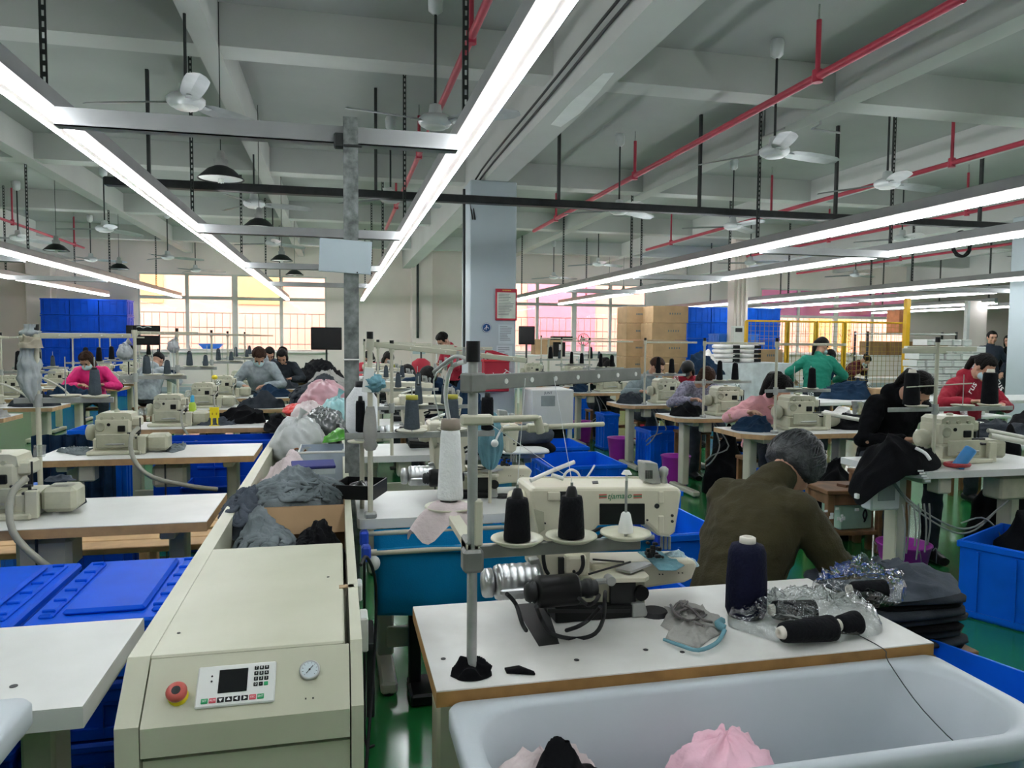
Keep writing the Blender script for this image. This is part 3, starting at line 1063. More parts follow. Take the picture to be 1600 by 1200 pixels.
def hand(g, w, d, palm, right, sc=1., curl=.5):
    """Palm, four bent fingers and a thumb growing from wrist w along d."""
    d = d.normalized()
    palm = (palm - d * palm.dot(d)).normalized()
    side = d.cross(palm) * (1 if right else -1)       # towards the thumb
    loft(g, [(w - d * .01, side * .026 * sc, palm * .02 * sc), (w + d * .03 * sc, side * .036 * sc, palm * .017 * sc), (w + d * .085 * sc, side * .042 * sc, palm * .013 * sc)], 12)
    for i, (o, L) in enumerate(((.033, .07), (.011, .078), (-.011, .073), (-.032, .057))):
        b = w + d * (.078 - .006 * abs(i - 1)) * sc + side * o * sc
        pts, a = [b], .25
        for k, f in enumerate((.45, .32, .25)):
            a += curl * (.55 + .12 * i if k else .5)
            pts.append(pts[-1] + (d * math.cos(a) + palm * math.sin(a)).normalized() * L * f * sc + side * o * .06 * sc)
        limb(g, pts, [.0092 * sc, .0086 * sc, .008 * sc, .007 * sc], 8)
    b = w + d * .025 * sc + side * .03 * sc
    e = b + (d * .5 + side * .7 + palm * .35).normalized() * .038 * sc
    f = e + (d * .9 + side * .2 + palm * .4).normalized() * .03 * sc
    limb(g, [b, e, f, f + (d + palm * .3).normalized() * .02 * sc], [.012 * sc, .0105 * sc, .0095 * sc, .008 * sc], 8)

def person(label, loc, rz, sit=True, lean=12, curve=25, head=(30, 0), hands=None, s=1., top=None, pants=None, hair='short', hair_m=None, mask=False, skin=None, voxel=.009, arm_pole=None, hood=False, seat=.47, cap=None, curl=.5, stripe=None, feet=True, collar=False):
    top, pants, hair_m, skin = top or M_cl_grey, pants or M_cl_dk, hair_m or M_hair, skin or M_skin
    t = thing('person', label, 'person', loc, rz)
    hz = (seat if sit else .86) * (1 if sit else s)
    body, shirt, trs = G(), G(), G()
    X = V((1, 0, 0))
    # spine
    p = V((0, 0, hz + .04))
    secs, frames = [], []
    W = [(.165, .115), (.15, .105), (.148, .105), (.165, .115), (.172, .11), (.15, .085), (.07, .06)]
    seg = .49 * s / 6
    for i, (w, dp) in enumerate(W):
        a = math.radians(lean + curve * (i / 6) ** 1.3)
        up = V((0, math.sin(a), math.cos(a)))
        fwd = V((0, math.cos(a), -math.sin(a)))
        secs.append((p.copy(), w * s, dp * s, fwd))
        frames.append((p.copy(), up, fwd))
        if i < 6:
            p = p + up * seg
    loft(body, [(c, X * w, f * d) for c, w, d, f in secs])
    nb, nup, nf = frames[6]
    sh_c, sup, sf = frames[5]
    # head
    hp = math.radians(lean + curve * .6 + head[0])
    R = Matrix.Rotation(-math.radians(head[1]), 4, 'Z') @ Matrix.Rotation(-hp, 4, 'X')
    hu = R @ V((0, 0, 1))
    neck_top = nb + (nup + hu).normalized() * .075 * s + nf * .01
    hc = neck_top + hu * .085 * s + (R @ V((0, 1, 0))) * .018 * s
    HM = Matrix.Translation(hc) @ R @ Matrix.Scale(s, 4)
    limb(body, [nb - nup * .03, neck_top, neck_top + hu * .04], [.056 * s, .05 * s, .05 * s])
    def hb(c, r):
        body.ball((0, 0, 0), 1, 16, 12, None, HM @ Matrix.Translation(c) @ Matrix.Diagonal((*r, 1)))
    hb((0, -.008, .018), (.075, .092, .095))
    hb((0, .028, -.05), (.056, .058, .062))
    hb((0, .072, -.098), (.022, .018, .018))
    hb((0, .092, -.024), (.012, .019, .026))
    hb((0, .1, -.036), (.016, .011, .01))
    hb((0, .07, .03), (.052, .02, .013))
    hb((0, .079, -.066), (.023, .011, .006))
    hb((0, .079, -.076), (.02, .01, .007))
    for sx in (-1, 1):
        hb((sx * .036, .058, -.034), (.024, .024, .026))
        hb((sx * .077, -.006, -.012), (.009, .02, .032))
    # arms
    hands = hands or ((-.16, .38, hz + .3), (.16, .38, hz + .3))
    wr = []
    for i, sx in enumerate((-1, 1)):
        S = sh_c + X * sx * .155 * s + sup * .005
        Tt = V(hands[i])
        pole = V(arm_pole[i]) if arm_pole else V((sx * .85, -.4, -.42))
        E_, Wp = two_bone(S, Tt, .285 * s, .25 * s, pole)
        limb(body, [S, E_, Wp], [.05 * s, .04 * s, .027 * s])
        limb(body, [E_, E_ + (Wp - E_) * .35], [.04 * s, .042 * s])
        hand(body, Wp, Wp - E_, V((0, .15, -1)) + (E_ - S) * .2, sx > 0, s, curl)
        # sleeve
        m1, m2 = S.lerp(E_, .5), E_.lerp(Wp, .5)
        limb(shirt, [sh_c + X * sx * .09 * s, S, m1, E_, m2, E_.lerp(Wp, .93)], [.085 * s, .078 * s, .068 * s, .06 * s, .056 * s, .041 * s])
        wr.append(Wp)
    # legs
    for sx in (-1, 1):
        H_ = V((sx * .09 * s, 0, hz + .02))
        if sit:
            K = H_ + V((sx * .05, .4 * s, -.01))
            A = V((K.x, K.y - .03, .085))
        else:
            K = V((sx * .1 * s, .03, .46 * s))
            A = V((sx * .11 * s, 0, .085))
        limb(body, [H_, K, A], [.085 * s, .058 * s, .042 * s])
        limb(trs, [H_, H_.lerp(K, .5), K, K.lerp(A, .5), A + V((0, 0, .01))], [.102 * s, .09 * s, .072 * s, .066 * s, .06 * s])
        if feet:
            loft(body, [(A + V((0, -.06, -.05)), X * .035, V((0, 0, .03))), (A + V((0, .04, -.045)), X * .04, V((0, 0, .035))), (A + V((0, .15, -.06)), X * .035, V((0, 0, .02)))], 10)
    loft(trs, [(V((0, 0, hz - .03)), X * .17 * s, V((0, .12, 0))), (V((0, 0, hz + .09)), X * .165 * s, V((0, .12, 0)))])
    grow = .022
    loft(shirt, [(c + (V((0, 0, -.03)) if i == 0 else V()), X * (w + grow * (1.1 if i else 1.3)), f * (d + grow)) for i, (c, w, d, f) in enumerate(secs[:6])] + [(nb - nup * .012, X * .075 * s, nf * .07 * s)])
    limb(shirt, [nb - nup * .03, nb + nup * .012], [.074 * s, .066 * s])
    if collar:
        limb(shirt, [nb - nup * .02, nb + (neck_top - nb) * .75], [.08 * s, .072 * s])
    if hood:
        shirt.ball(nb - nf * .055 - nup * .01, (.12 * s, .065 * s, .075 * s), 14, 10)
    me = union(body, voxel, 2)
    b = obj('body', me, skin, t)
    sd = sum(map(ord, label)) % 97
    def wr_(co):
        return (ridge(co, 7, sd) - .5) * .016 + noise.noise(co * 3.1) * .006
    obj('top_garment', union(shirt, max(voxel, .009), 3, wr_), top, t)
    obj('trousers', union(trs, max(voxel, .012), 2, lambda co: (ridge(co, 8, sd + 3) - .5) * .01), pants, t)
    if feet:
        for sx in (-1, 1):
            g = G()
            K = V((sx * .14 * s, .4 * s, 0)) if sit else V((sx * .11 * s, .03, 0))
            ay = K.y - .03 if sit else 0
            loft(g, [(V((K.x, ay - .075, .04)), X * .04, V((0, 0, .038))), (V((K.x, ay + .04, .045)), X * .047, V((0, 0, .045))), (V((K.x, ay + .165, .03)), X * .04, V((0, 0, .028)))], 10)
            obj('shoe', g, M_black, t)
    # hair
    hg = G()
    low = {'short': -.28, 'bob': -.75, 'pony': -.3, 'long': -.75, 'bun': -.3, 'grey': -.45}[hair]
    def hf(d):
        face = sstep(.12, .42, d.y - abs(d.x) * .25) * sstep(.66, .44, d.z)
        if hair == 'grey':
            face = sstep(.5, .72, d.y) * sstep(.35, .1, d.z)
            under = sstep(-.5, -.8, d.z - max(0, d.y) * .3)
            lump = noise.noise(d * 2.2 + V((4, 1, 0))) * .09 + ridge(V((d.x * 3, d.y * 1.4, d.z * 1.4)), 3.2, 5) * .06
            return (1.13 + lump + .05 * max(0, d.y)) * (1 - .3 * max(face, under))
        side = sstep(.3, .05, abs(d.y - .05)) * sstep(.1, -.15, d.z) * (0 if hair in ('bob', 'long') else 1)
        under = sstep(low + .12, low - .12, d.z)
        k = 1.0 + .05 * (ridge(V((d.x * 1.2, d.y * 1.2, d.z * .5)) * 1.6, 5, 3) - .4)
        return k * (1 - .26 * max(face, under, side * .7))
    hg.ball((0, 0, 0), 1, 36, 26, hf, HM @ Matrix.Translation((0, -.012, .022)) @ Matrix.Diagonal((.089, .108, .109, 1)))
    if hair in ('pony', 'long'):
        q = [V((0, -.1, .03)), V((0, -.135, -.02)), V((0, -.12, -.1)), V((0, -.1, -.2 if hair == 'pony' else -.24))]
        rr = [.03, .036, .032, .012] if hair == 'pony' else [.07, .075, .07, .04]
        hg.tube([HM @ v for v in q], [x * s for x in rr], 10, 1)
    if hair == 'bun':
        hg.ball(HM @ V((0, -.115, .05)), .042 * s, 12, 9)
    if hair in ('bob', 'long'):
        for sx in (-1, 1):
            hg.ball((0, 0, 0), 1, 14, 10, None, HM @ Matrix.Translation((sx * .068, -.015, -.055)) @ Matrix.Diagonal((.022, .05, .08, 1)))
    if voxel < .0085:
        rl = random.Random(sd)
        HS = HM @ Matrix.Translation((0, -.012, .022)) @ Matrix.Diagonal((.089, .108, .109, 1))
        for i in range(90):
            az_ = rl.uniform(-2.5, 2.5) - PI / 2
            th0, th1 = rl.uniform(.15, .8), rl.uniform(1.4, 1.95)
            pts = []
            for j in range(6):
                th = th0 + (th1 - th0) * j / 5
                aa = az_ + .12 * math.sin(j + i)
                d = V((math.sin(th) * math.cos(aa), math.sin(th) * math.sin(aa), math.cos(th)))
                pts.append(HS @ (d * (hf(d) * 1.004 + .01)))
            hg.tube(pts, [.002 * s, .0055 * s, .005 * s, .0015 * s], 5, 2)
    obj('hair', hg, hair_m, t)
    for sx in (-1, 1):
        obj('eye', G().ball((0, 0, 0), 1, 10, 8, None, HM @ Matrix.Translation((sx * .031, .078, .006)) @ Matrix.Diagonal((.013, .009, .006, 1))), M_eye, t)
        obj('eyebrow', G().ball((0, 0, 0), 1, 10, 6, None, HM @ Matrix.Translation((sx * .033, .083, .027)) @ Matrix.Diagonal((.019, .008, .004, 1))), hair_m, t)
    if mask:
        g = G()
        def mf(d):
            return 1 - .35 * sstep(.25, -.05, d.y)
        g.ball((0, 0, 0), 1, 24, 16, mf, HM @ Matrix.Translation((0, .02, -.056)) @ Matrix.Diagonal((.073, .106, .053, 1)))
        obj('face_mask', g, M_mask, t)
    else:
        g = G()
        g.ball((0, 0, 0), 1, 10, 6, None, HM @ Matrix.Translation((0, .0865, -.07)) @ Matrix.Diagonal((.021, .005, .0055, 1)))
        obj('lips', g, M_lip, t)
    if cap:
        g = G()
        g.ball((0, 0, 0), 1, 24, 14, lambda d: 1 if d.z > -.1 else .82, HM @ Matrix.Translation((0, -.005, .04)) @ Matrix.Diagonal((.096, .114, .1, 1)))
        g.ball((0, 0, 0), 1, 16, 8, None, HM @ Matrix.Translation((0, .12, .03)) @ Matrix.Diagonal((.06, .06, .008, 1)))
        obj('cap', g, cap, t)
    return t, HM, wr
# ------------------------------------------------------------------ beige conveyor with control panel
CL, CR, CZT = -.437, .05, .82
CY0, CY1 = 1.70, 14.0
t = thing('conveyor_cabinet', 'long beige steel conveyor trough with sloping control panel at its near end', 'conveyor', (0, CY0, 0))
def P(x, y, z):
    return (x, y - CY0, z)
g = G()
for a, b in ((CL, -.392), (.024, CR)):
    g.prism([(2.55 - CY0, .62), (CY1 - CY0, .62), (CY1 - CY0, CZT), (0, CZT), (-.11, .72), (-.11, .05), (2.55 - CY0, .05)], a, b, 'x')
obj('side_rail', g, M_conv, t)
g = G()
g.box(((CL + CR) / 2, .42, CZT - .012), (.411, .84, .02), .004)
obj('cover_plate', g, M_conv, t)
g = G()
sl = [(-.004, CZT - .006), (-.112, .716), (-.112, .655), (-.09, .65), (-.004, .65)]
g.prism(sl, -.389, .021, 'x')
fp = obj('control_fascia', g, M_conv, t)
g = G()
g.prism([(-.095, .64), (-.095, .06), (.84, .06), (.84, .64)][::-1], -.389, .021, 'x')
bd = obj('cabinet_body', g, M_conv, t)
obj('service_door', G().box((-.2, -.098, .35), (.34, .008, .46), .003), M_cream2, bd)
g = G()
g.span(-.392, .024, .86, CY1 - CY0, .6, .63)
for k in range(4):
    y = .95 + k * 3.7
    g.span(-.42, -.37, y, y + .05, 0, .62)
    g.span(0, .04, y, y + .05, 0, .62)
    g.span(-.392, .024, y, y + .02, .3, .34)
obj('trough_floor', g, M_cream2, t)
objs('cover_screw', [G().cyl((-.36 + .33 * (v > .1), .1 + v * .5, CZT - .003), (-.36 + .33 * (v > .1), .1 + v * .5, CZT - .0005), .004, n=8) for v in (.05, .75)], M_dark, t)
g = G()
g.box((.02, .38, CZT - .001), (.04, .025, .002), 0, T(0, 0, 0, .0))
obj('tape_patch', g, mat('brown_tape', '#9c8462', .6), t)
objs('junction_box', [G().box((.062, .27, .735), (.022, .075, .09), .004), G().box((.058, .52, .76), (.016, .06, .05), .004)], M_pulley, t)
# frame of the sloped fascia: u across, w up the slope, n out of it
SLN = V((0, -.108, .0)) + V((0, 0, -.098))
wv = (V((0, -.004, CZT - .006)) - V((0, -.112, .716))).normalized()
nv_ = V((0, -wv.z, wv.y)) * 1
nv_ = V((1, 0, 0)).cross(wv)
SM = Matrix(((1, wv.x, nv_.x, 0), (0, wv.y, nv_.y, 0), (0, wv.z, nv_.z, 0), (0, 0, 0, 1)))
def slope(u, w):
    p = V((u, -.112, .716)) + wv * w
    return Matrix.Translation(p) @ SM
def sbox(u, w, du, dw, h, bev=0., z0=0.):
    return G().box((0, 0, z0 + h / 2), (du, dw, h), bev, slope(u, w))
pn = obj('control_panel', sbox(-.212, .073, .158, .088, .006, .003), M_pulley, t)
obj('screen', sbox(-.219, .081, .058, .05, .0015, .001, .006), M_screen, pn)
keys, kg, kr = G(), G(), G()
for r in range(4):
    for c in range(3):
        k = kg if (r == 3 and c == 2) else keys
        k.box((0, 0, .0068), (.0085, .0085, .0018), .001, slope(-.173 + c * .0105, .104 - r * .0118))
for i in range(8):
    k = {0: kg, 7: kg, 1: kr, 6: kr}.get(i, keys)
    k.box((0, 0, .0068), (.0135, .011, .0018), .001, slope(-.272 + i * .0158, .042))
obj('black_key', keys, M_black, pn)
obj('green_key', kg, M_green_pl, pn)
obj('red_key', kr, M_red_btn, pn)
legend = G()
def stext(s, u, w, size):
    cu = bpy.data.curves.new('t', 'FONT')
    cu.body = s
    cu.size = size
    cu.align_x = 'CENTER'
    cu.align_y = 'CENTER'
    o = bpy.data.objects.new('t', cu)
    COL.objects.link(o)
    me = bpy.data.meshes.new_from_object(o.evaluated_get(bpy.context.evaluated_depsgraph_get()))
    COL.objects.unlink(o)
    bpy.data.objects.remove(o)
    M = slope(u, w) @ Matrix.Translation((0, 0, .0081))
    legend.add([v.co for v in me.vertices], [tuple(p.vertices) for p in me.polygons], False, M)
for r, row in enumerate(('789', '456', '123', '0-')):
    for c, ch in enumerate(row):
        stext(ch, -.173 + c * .0105, .104 - r * .0118, .0075)
for i, ch in ((0, 'SET'), (1, 'ALM'), (6, 'ESC'), (7, 'ENT')):
    stext(ch, -.272 + i * .0158, .042, .006)
for i, a in ((2, -PI / 2), (3, PI / 2), (4, PI), (5, 0)):
    legend.add([V((.0045 * math.cos(a + k * 2.094), .0045 * math.sin(a + k * 2.094), .0081)) for k in range(3)], [(0, 1, 2)], False, slope(-.272 + i * .0158, .042))
obj('key_legend', legend, M_letter, pn)
g = G()
for w in (.094, .083):
    g.cyl((0, 0, .006), (0, 0, .0068), .0022, n=8)
    g.v = [tuple(slope(-.262, w) @ V(p)) if i >= len(g.v) - 32 and abs(p[2]) < .01 else p for i, p in enumerate(g.v)]
obj('indicator', g, M_black, pn)
eb = G()
eb.lathe([(.02, .0), (.02, .006), (.012, .008)], n=18, M=slope(-.325, .06))
ebo = obj('stop_button', eb, M_yellow, t)
eb = G()
eb.lathe([(.01, .006), (.012, .014), (.02, .018), (.021, .026), (.018, .031), (.009, .033), (.001, .033)], n=20, M=slope(-.325, .06))
obj('red_knob', eb, mat('stop_red', '#c25a50', .4), ebo)
obj('button_label', G().lathe([(.009, .0331), (.007, .0338), (.001, .0338)], n=16, M=slope(-.325, .06)), M_dark, ebo)
ga = obj('pressure_gauge', G().lathe([(.021, 0), (.022, .006), (.02, .009), (.0185, .007), (.001, .007)], n=24, M=slope(-.063, .09)), M_alu, t)
g = G()
g.lathe([(.0178, .0072), (.001, .0076)], n=20, M=slope(-.063, .09))
obj('dial', g, M_paper, ga)
g = G()
g.box((0, 0, .0082), (.022, .0014, .0006), 0, slope(-.063, .09) @ Matrix.Rotation(.85, 4, 'Z'))
g.cyl((0, 0, .007), (0, 0, .0088), .0022, n=8)
g.v = [tuple(slope(-.063, .09) @ V(p)) if i >= 8 else p for i, p in enumerate(g.v)]
for k in range(10):
    a = math.radians(-45 + k * 30)
    g.box((.015, 0, .008), (.003, .0007, .0004), 0, slope(-.063, .09) @ Matrix.Rotation(a, 4, 'Z'))
obj('needle', g, M_dark, ga)
obj('screw', G().box((0, 0, .001), (.003, .003, .002), 0, slope(-.07, .03)).box((0, 0, .001), (.003, .003, .002), 0, slope(-.055, .03)), M_dark, t)

# what lies in the trough
TZ = .632
one('garment_pile', tangle(.125, .25, .2, 3, 60, .016), M_cl_grey, 'crumpled grey jersey pieces heaped at the near end of the conveyor trough', 'clothes', (-.262, 2.81, TZ), 0, None, 'stuff')
one('garment_pile', tangle(.095, .24, .17, 8, 36, .018), M_cl_blk, 'black cloth pieces heaped beside the grey jersey in the conveyor trough', 'clothes', (-.075, 2.82, TZ), 0, None, 'stuff')
heap_obj('cloth_piece', 'flat grey cloth piece under the black heap in the conveyor trough', 'clothes', (-.04, 2.63, TZ), .06, .05, .03, M_cl_lg, 6, .01, 22)
t = thing('open_carton', 'opened brown cardboard box with one flap down, under tangled grey garments', 'cardboard box', (-.16, 3.28, TZ))
g = G()
g.span(-.19, .185, -.17, .17, 0, .01)
for s in (-1, 1):
    g.span(-.19 if s < 0 else .18, -.185 if s < 0 else .185, -.17, .17, 0, .19)
    g.span(-.19, .185, s * .17 - .003, s * .17 + .003, 0, .19)
obj('body', g, M_card2, t)
g = G()
g.box((0, 0, -.055), (.37, .004, .11), 0, T(0, -.175, .19, 0, -.42))
obj('flap', g, M_card, t)
g = tangle(.21, .19, .11, 12, 90, .013)
one('garment_pile', g, M_cl_grey, 'tangled dark grey straps and garments lying over the brown cardboard box', 'clothes', (-.17, 3.3, TZ + .17), 0, None, 'stuff')
one('garment_pile', tangle(.1, .3, .13, 22, 50, .013), M_cl_slate, 'grey purple stretch garments spilling over the conveyor rail by the cardboard box', 'clothes', (-.37, 3.25, TZ + .1), 0, None, 'stuff')
t = thing('black_box', 'small black box holding black gloss pouches beside the conveyor rail', 'box', (.09, 3.3, CZT))
g = G()
g.span(-.09, .09, -.1, .1, 0, .006)
for s in (-1, 1):
    g.span(s * .09 - .003, s * .09 + .003, -.1, .1, 0, .06)
    g.span(-.09, .09, s * .1 - .003, s * .1 + .003, 0, .06)
obj('tray', g, M_black, t)
t.rotation_euler[2] = -.35
one('pouch', heap(.07, .06, .055, 31, .02, 14, 30), mat('gloss_black', '#1a1b1c', .2), 'glossy dark pouch lying in the small black box', 'pouch', (.09, 3.31, CZT + .008))
heap_obj('cloth_piece', 'pinkish white cloth draped over the trough behind the grey garments', 'clothes', (-.24, 3.95, TZ + .06), .16, .3, .16, M_cl_pinkw, 41, .04, 10)
t = thing('box_with_navy_lid', 'thin navy blue lidded box lying tilted on the clothes in the trough', 'box', (-.12, 3.8, .84))
obj('body', G().box((0, 0, .015), (.2, .11, .03), .003), M_paper, t)
obj('lid', G().box((0, 0, .037), (.205, .115, .015), .003), mat('navy_card', '#2b3077', .5), t)
t.rotation_euler = (.12, 0, .1)
t = thing('storage_box', 'pale grey plastic storage box standing in the trough before the bags', 'box', (-.09, 4.55, TZ))
g = G()
for s in (-1, 1):
    g.box((s * .125, 0, .11), (.006, .3, .22))
    g.box((0, s * .15, .11), (.25, .006, .22))
g.box((0, 0, .004), (.25, .3, .008))
obj('body', g, mat('pale_grey_plastic', '#a9b6c4', .4), t)
obj('rim', G().box((-.128, 0, .215), (.012, .32, .012), .003).box((.128, 0, .215), (.012, .32, .012), .003).box((0, -.153, .215), (.26, .012, .012), .003), M_pulley, t)
def bag(label, loc, r, m, seed, knot=True, squash=(1, 1, 1), cat='bag', print_=None):
    t = thing('plastic_bag', label, cat, loc)
    def f(d):
        d = V(d)
        a = math.atan2(d.y, d.x)
        pl = (1 - abs(math.sin(a * 4.5 + 2.5 * noise.noise(d * 1.6 + V((seed, 3, 1)))))) ** 1.5
        return 1 + .15 * noise.noise(d * 1.7 + V((seed, 0, 0))) + .12 * (ridge(d, 2.6, seed) - .5) + .1 * (pl - .4) * max(0, d.z + .3) - (.25 * max(0, -d.z - .5))
    g = G()
    g.ball((0, 0, r[2] * .8), r, 56, 36, f)
    obj('sack', g, m, t)
    if knot:
        g = G()
        g.tube([(0, 0, r[2] * 1.7), (.01, .005, r[2] * 1.9), (.03, .01, r[2] * 2.1)], [.02, .012, .03], 8, 3)
        obj('knot', g, m, t)
    return t
b_ = bag('grey white plastic bag with brown print leaning in the trough', (-.24, 4.95, TZ + .05), (.17, .26, .17), mat('greywhite_bag', '#b6bab8', .35, alpha=.95), 5)
g = G()
g.tube([(.03, -.262, .12), (.0, -.27, .15), (-.03, -.262, .13), (-.01, -.268, .1), (.02, -.266, .11), (.05, -.262, .14)], .006, 5, 4)
obj('print', g, mat('brown_print', '#8d5b3c', .5), b_)
bag('translucent bag of dark grey cloth lying behind the printed bag', (-.09, 5.5, TZ + .1), (.15, .28, .15), mat('smoke_bag', '#5c605f', .25, var=.2, scale=8), 9, False)
bag('aqua blue plastic bag standing against the steel post', (.0, 5.75, TZ + .1), (.13, .25, .18), M_bag_aqua, 14)
bag('long whitish pink bag lying along the trough beside the aqua bag', (-.22, 6.2, TZ + .1), (.15, .4, .14), mat('whitish_bag', '#c9bcbb', .3, alpha=.9), 19, False)
bag('big rounded pink plastic bag on top of the trough', (-.12, 7.1, TZ + .14), (.22, .36, .18), M_bag_pink, 23, False)
bag('small bright red bag tucked under the pink bag', (-.36, 6.7, TZ + .19), (.1, .16, .06), M_bag_red, 29, False)
one('snack_bag', heap(.05, .17, .05, 61, .02, 14, 30), mat('green_foil', '#58a832', .3, hex2='#2f6f22', scale=14), 'green snack packet lying by the dark bottle near the steel post', 'packet', (.0, 4.75, TZ + .24), -.5)
t = thing('dark_bottle', 'slim black bottle standing by the green packet in the trough', 'bottle', (-.0, 4.9, TZ + .02))
obj('bottle', G().lathe([(.012, 0), (.014, .01), (.014, .28), (.011, .3), (.001, .3)], n=12), M_black, t)
one('garment_pile', tangle(.32, .85, .24, 51, 90, .03), M_cl_dk, 'dark striped garments piled high on the trough beyond the pink bag', 'clothes', (-.2, 8.6, CZT - .05), 0, None, 'stuff')
heap_obj('garment_pile', 'pale grey bag of cloth on the trough beyond the dark garments', 'clothes', (-.15, 10.4, CZT - .03), .3, .8, .22, M_cl_lg, 55, .05, 7, 0, None)
heap_obj('garment_pile', 'black cloth heap at the far end of the trough by the monitor stand', 'clothes', (-.3, 12.9, CZT - .03), .4, .9, .28, M_cl_blk, 57, .06, 7, 0, 'stuff')
heap_obj('garment_pile', 'black clothing roll hanging over the trough edge beside the red bag', 'clothes', (-.47, 6.35, CZT - .06), .12, .3, .1, M_cl_blk, 59, .04, 12)

# speckled steel post with the blank board
t = thing('steel_post', 'speckled galvanised steel post standing beside the conveyor', 'post', (.068, 3.87, 0))
g = G()
g.span(-.033, .033, .02, .026, 0, 2.58)
g.span(-.036, -.03, -.02, .026, 0, 2.58)
g.span(.03, .036, -.02, .026, 0, 2.58)
g.span(-.033, .033, -.022, -.018, 0, 2.58)
obj('upright', g, M_galv, t)
obj('base_plate', G().box((0, 0, .005), (.14, .12, .01), .003), M_galv, t)
obj('clamp', G().box((-.055, .02, 2.47), (.05, .05, .07), .006).box((.01, -.025, 2.44), (.09, .012, .012), .003), M_rod, t)
obj('cable_tie', G().box((0, 0, 1.39), (.08, .055, .008), .003), M_pulley, t)
a_, b_ = at(500, 372, y=3.82), at(579, 428, y=3.82)
t = thing('blank_board', 'blank pale board hung tilted on the speckled steel post', 'board', ((a_.x + b_.x) / 2, 3.835, (a_.z + b_.z) / 2))
obj('panel', G().box((0, 0, 0), (.252, .008, .162), .002), M_signw, t)
obj('screw', G().cyl((.06, -.006, -.075), (.06, 0, -.075), .004, n=8), M_dark, t)
t.rotation_euler[1] = .045

# ------------------------------------------------------------------ table with the interlock machine (front)
HT = make_table('white-topped sewing table with worn plywood edge carrying the machine with black motor', .198, 1.43, 1.537, 2.05, M_ply2, 0, 0, .036, top=mat('worn_laminate', '#dcdcd8', .4, hex2='#c6c5bf', scale=5), cross=False, legx=(-.55, .5))
g = G()
for x, y in ((-.58, -.1), (-.56, -.17), (.28, -.17), (-.28, -.17), (.46, .0), (.5, -.05), (.53, -.1), (-.1, -.15), (-.02, -.18)):
    g.cyl((x, y, .7595), (x, y, .7612), .006, n=10)
g.cyl((.02, -.06, .7595), (.02, -.06, .7614), .013, n=14)
obj('screw_cap', g, M_dark, HT)
slot = G()
cx_, cy_ = HT.location.x, HT.location.y
slot.prism([(p_.x - cx_, p_.y - cy_) for p_ in (at(842, 1010, z=.76), at(874, 1006, z=.76), at(852, 940, z=.76), at(803, 945, z=.76))], .757, .7605)
obj('belt_slot_shade', slot, M_black, HT)  # thin black plate painting the dark inside of the slot
stand_t = thing('thread_stand', 'tall steel thread stand on the white table with two black cones and a white cone', 'thread stand', (.284, 1.60, .76))
SX, SY = .284, 1.60
obj('pole', G().cyl((0, 0, 0), (0, 0, .70), .0112, n=14), M_steel, stand_t)
obj('pole_cap', G().cyl((0, 0, .69), (0, 0, .735), .0155, n=14), M_black, stand_t)
g = G()
d_ = V((.56, .40, 0)).normalized()
az = math.atan2(d_.y, d_.x)
g.box((.325, 0, .645), (.69, .012, .034), .002, T(0, 0, 0, az))
g.box((.0, 0, .645), (.05, .036, .042), .004, T(0, 0, 0, az))
ub = obj('upper_arm', g, M_arm, stand_t)
objs('hole_eyelet', [G().cyl((.1 + k * .09, -.008, .645), (.1 + k * .09, .0, .645), .006, n=8).xf(T(0, 0, 0, az)) for k in range(7)], M_pulley, ub)
g = G()
g.tube([(-.005, 0, .69), (-.03, .06, .7), (-.06, .2, .66)], .0045, 6)
for k in range(6):
    g.box((-.012 - k * .009, .05 + k * .03, .705 - k * .008), (.006, .006, .03))
obj('guide_comb', g, M_steel, stand_t)
g = G()
g.box((.008, -.002, .565), (.07, .03, .022), .004)
g.cyl((.03, 0, .565), (.16, .06, .56), .0075, n=8)
g.cyl((.16, .06, .562), (.17, .065, .525), .01, n=8)
g.cyl((.08, .07, .535), (.36, .17, .53), .006, n=8)
g.box((.17, .095, .533), (.05, .025, .02), .003)
obj('side_rod', g, M_legs, stand_t)
g = G()
g.box((.2, .055, .258), (.43, .01, .03), .002)
g.box((0, .0, .258), (.045, .045, .05), .006)
g.box((0, .025, .27), (.03, .07, .06), .004)
lo = obj('shelf_arm', g, M_arm, stand_t)
g = G()
g.box((0, .17, .285), (.03, .36, .022), .003)
g.box((0.012, .0, .34), (.018, .03, .1), .003)
obj('back_arm', g, M_legs, stand_t)
discs = [(.115, .06), (.245, .06), (.38, .06)]
for x, y in discs:
    d = obj('spool_disc', G().lathe([(.008, .274), (.045, .276), (.06, .286), (.061, .282), (.045, .272), (.008, .27)], (x, y, 0), 28), M_cream, stand_t)
    obj('spindle', G().cyl((x, y, .26), (x, y, .408), .0033, n=8), M_steel, d)
d = obj('spool_disc', G().lathe([(.008, .294), (.045, .296), (.066, .306), (.067, .302), (.045, .292), (.008, .29)], (0, .33, 0), 28), M_cream, stand_t)
obj('spindle', G().cyl((0, .33, .29), (0, .33, .5), .0033, n=8), M_steel, d)
g = G()
g.lathe([(.018, .284), (.017, .3), (.011, .328), (.008, .332)], (discs[2][0], discs[2][1], 0), 14)
g.cyl((discs[2][0], discs[2][1], .328), (discs[2][0], discs[2][1], .425), .003, n=8)
g.cyl((discs[2][0], discs[2][1], .423), (discs[2][0], discs[2][1], .432), .013, .007, n=12)
obj('cone_holder', g, M_pulley, stand_t)
g = heap(.036, .036, .04, 71, .02, 28, 30)
g.v = [(x * 1.3, y, z * .8) for x, y, z in g.v]
obj('base_wrap', g, M_cl_blk, stand_t)
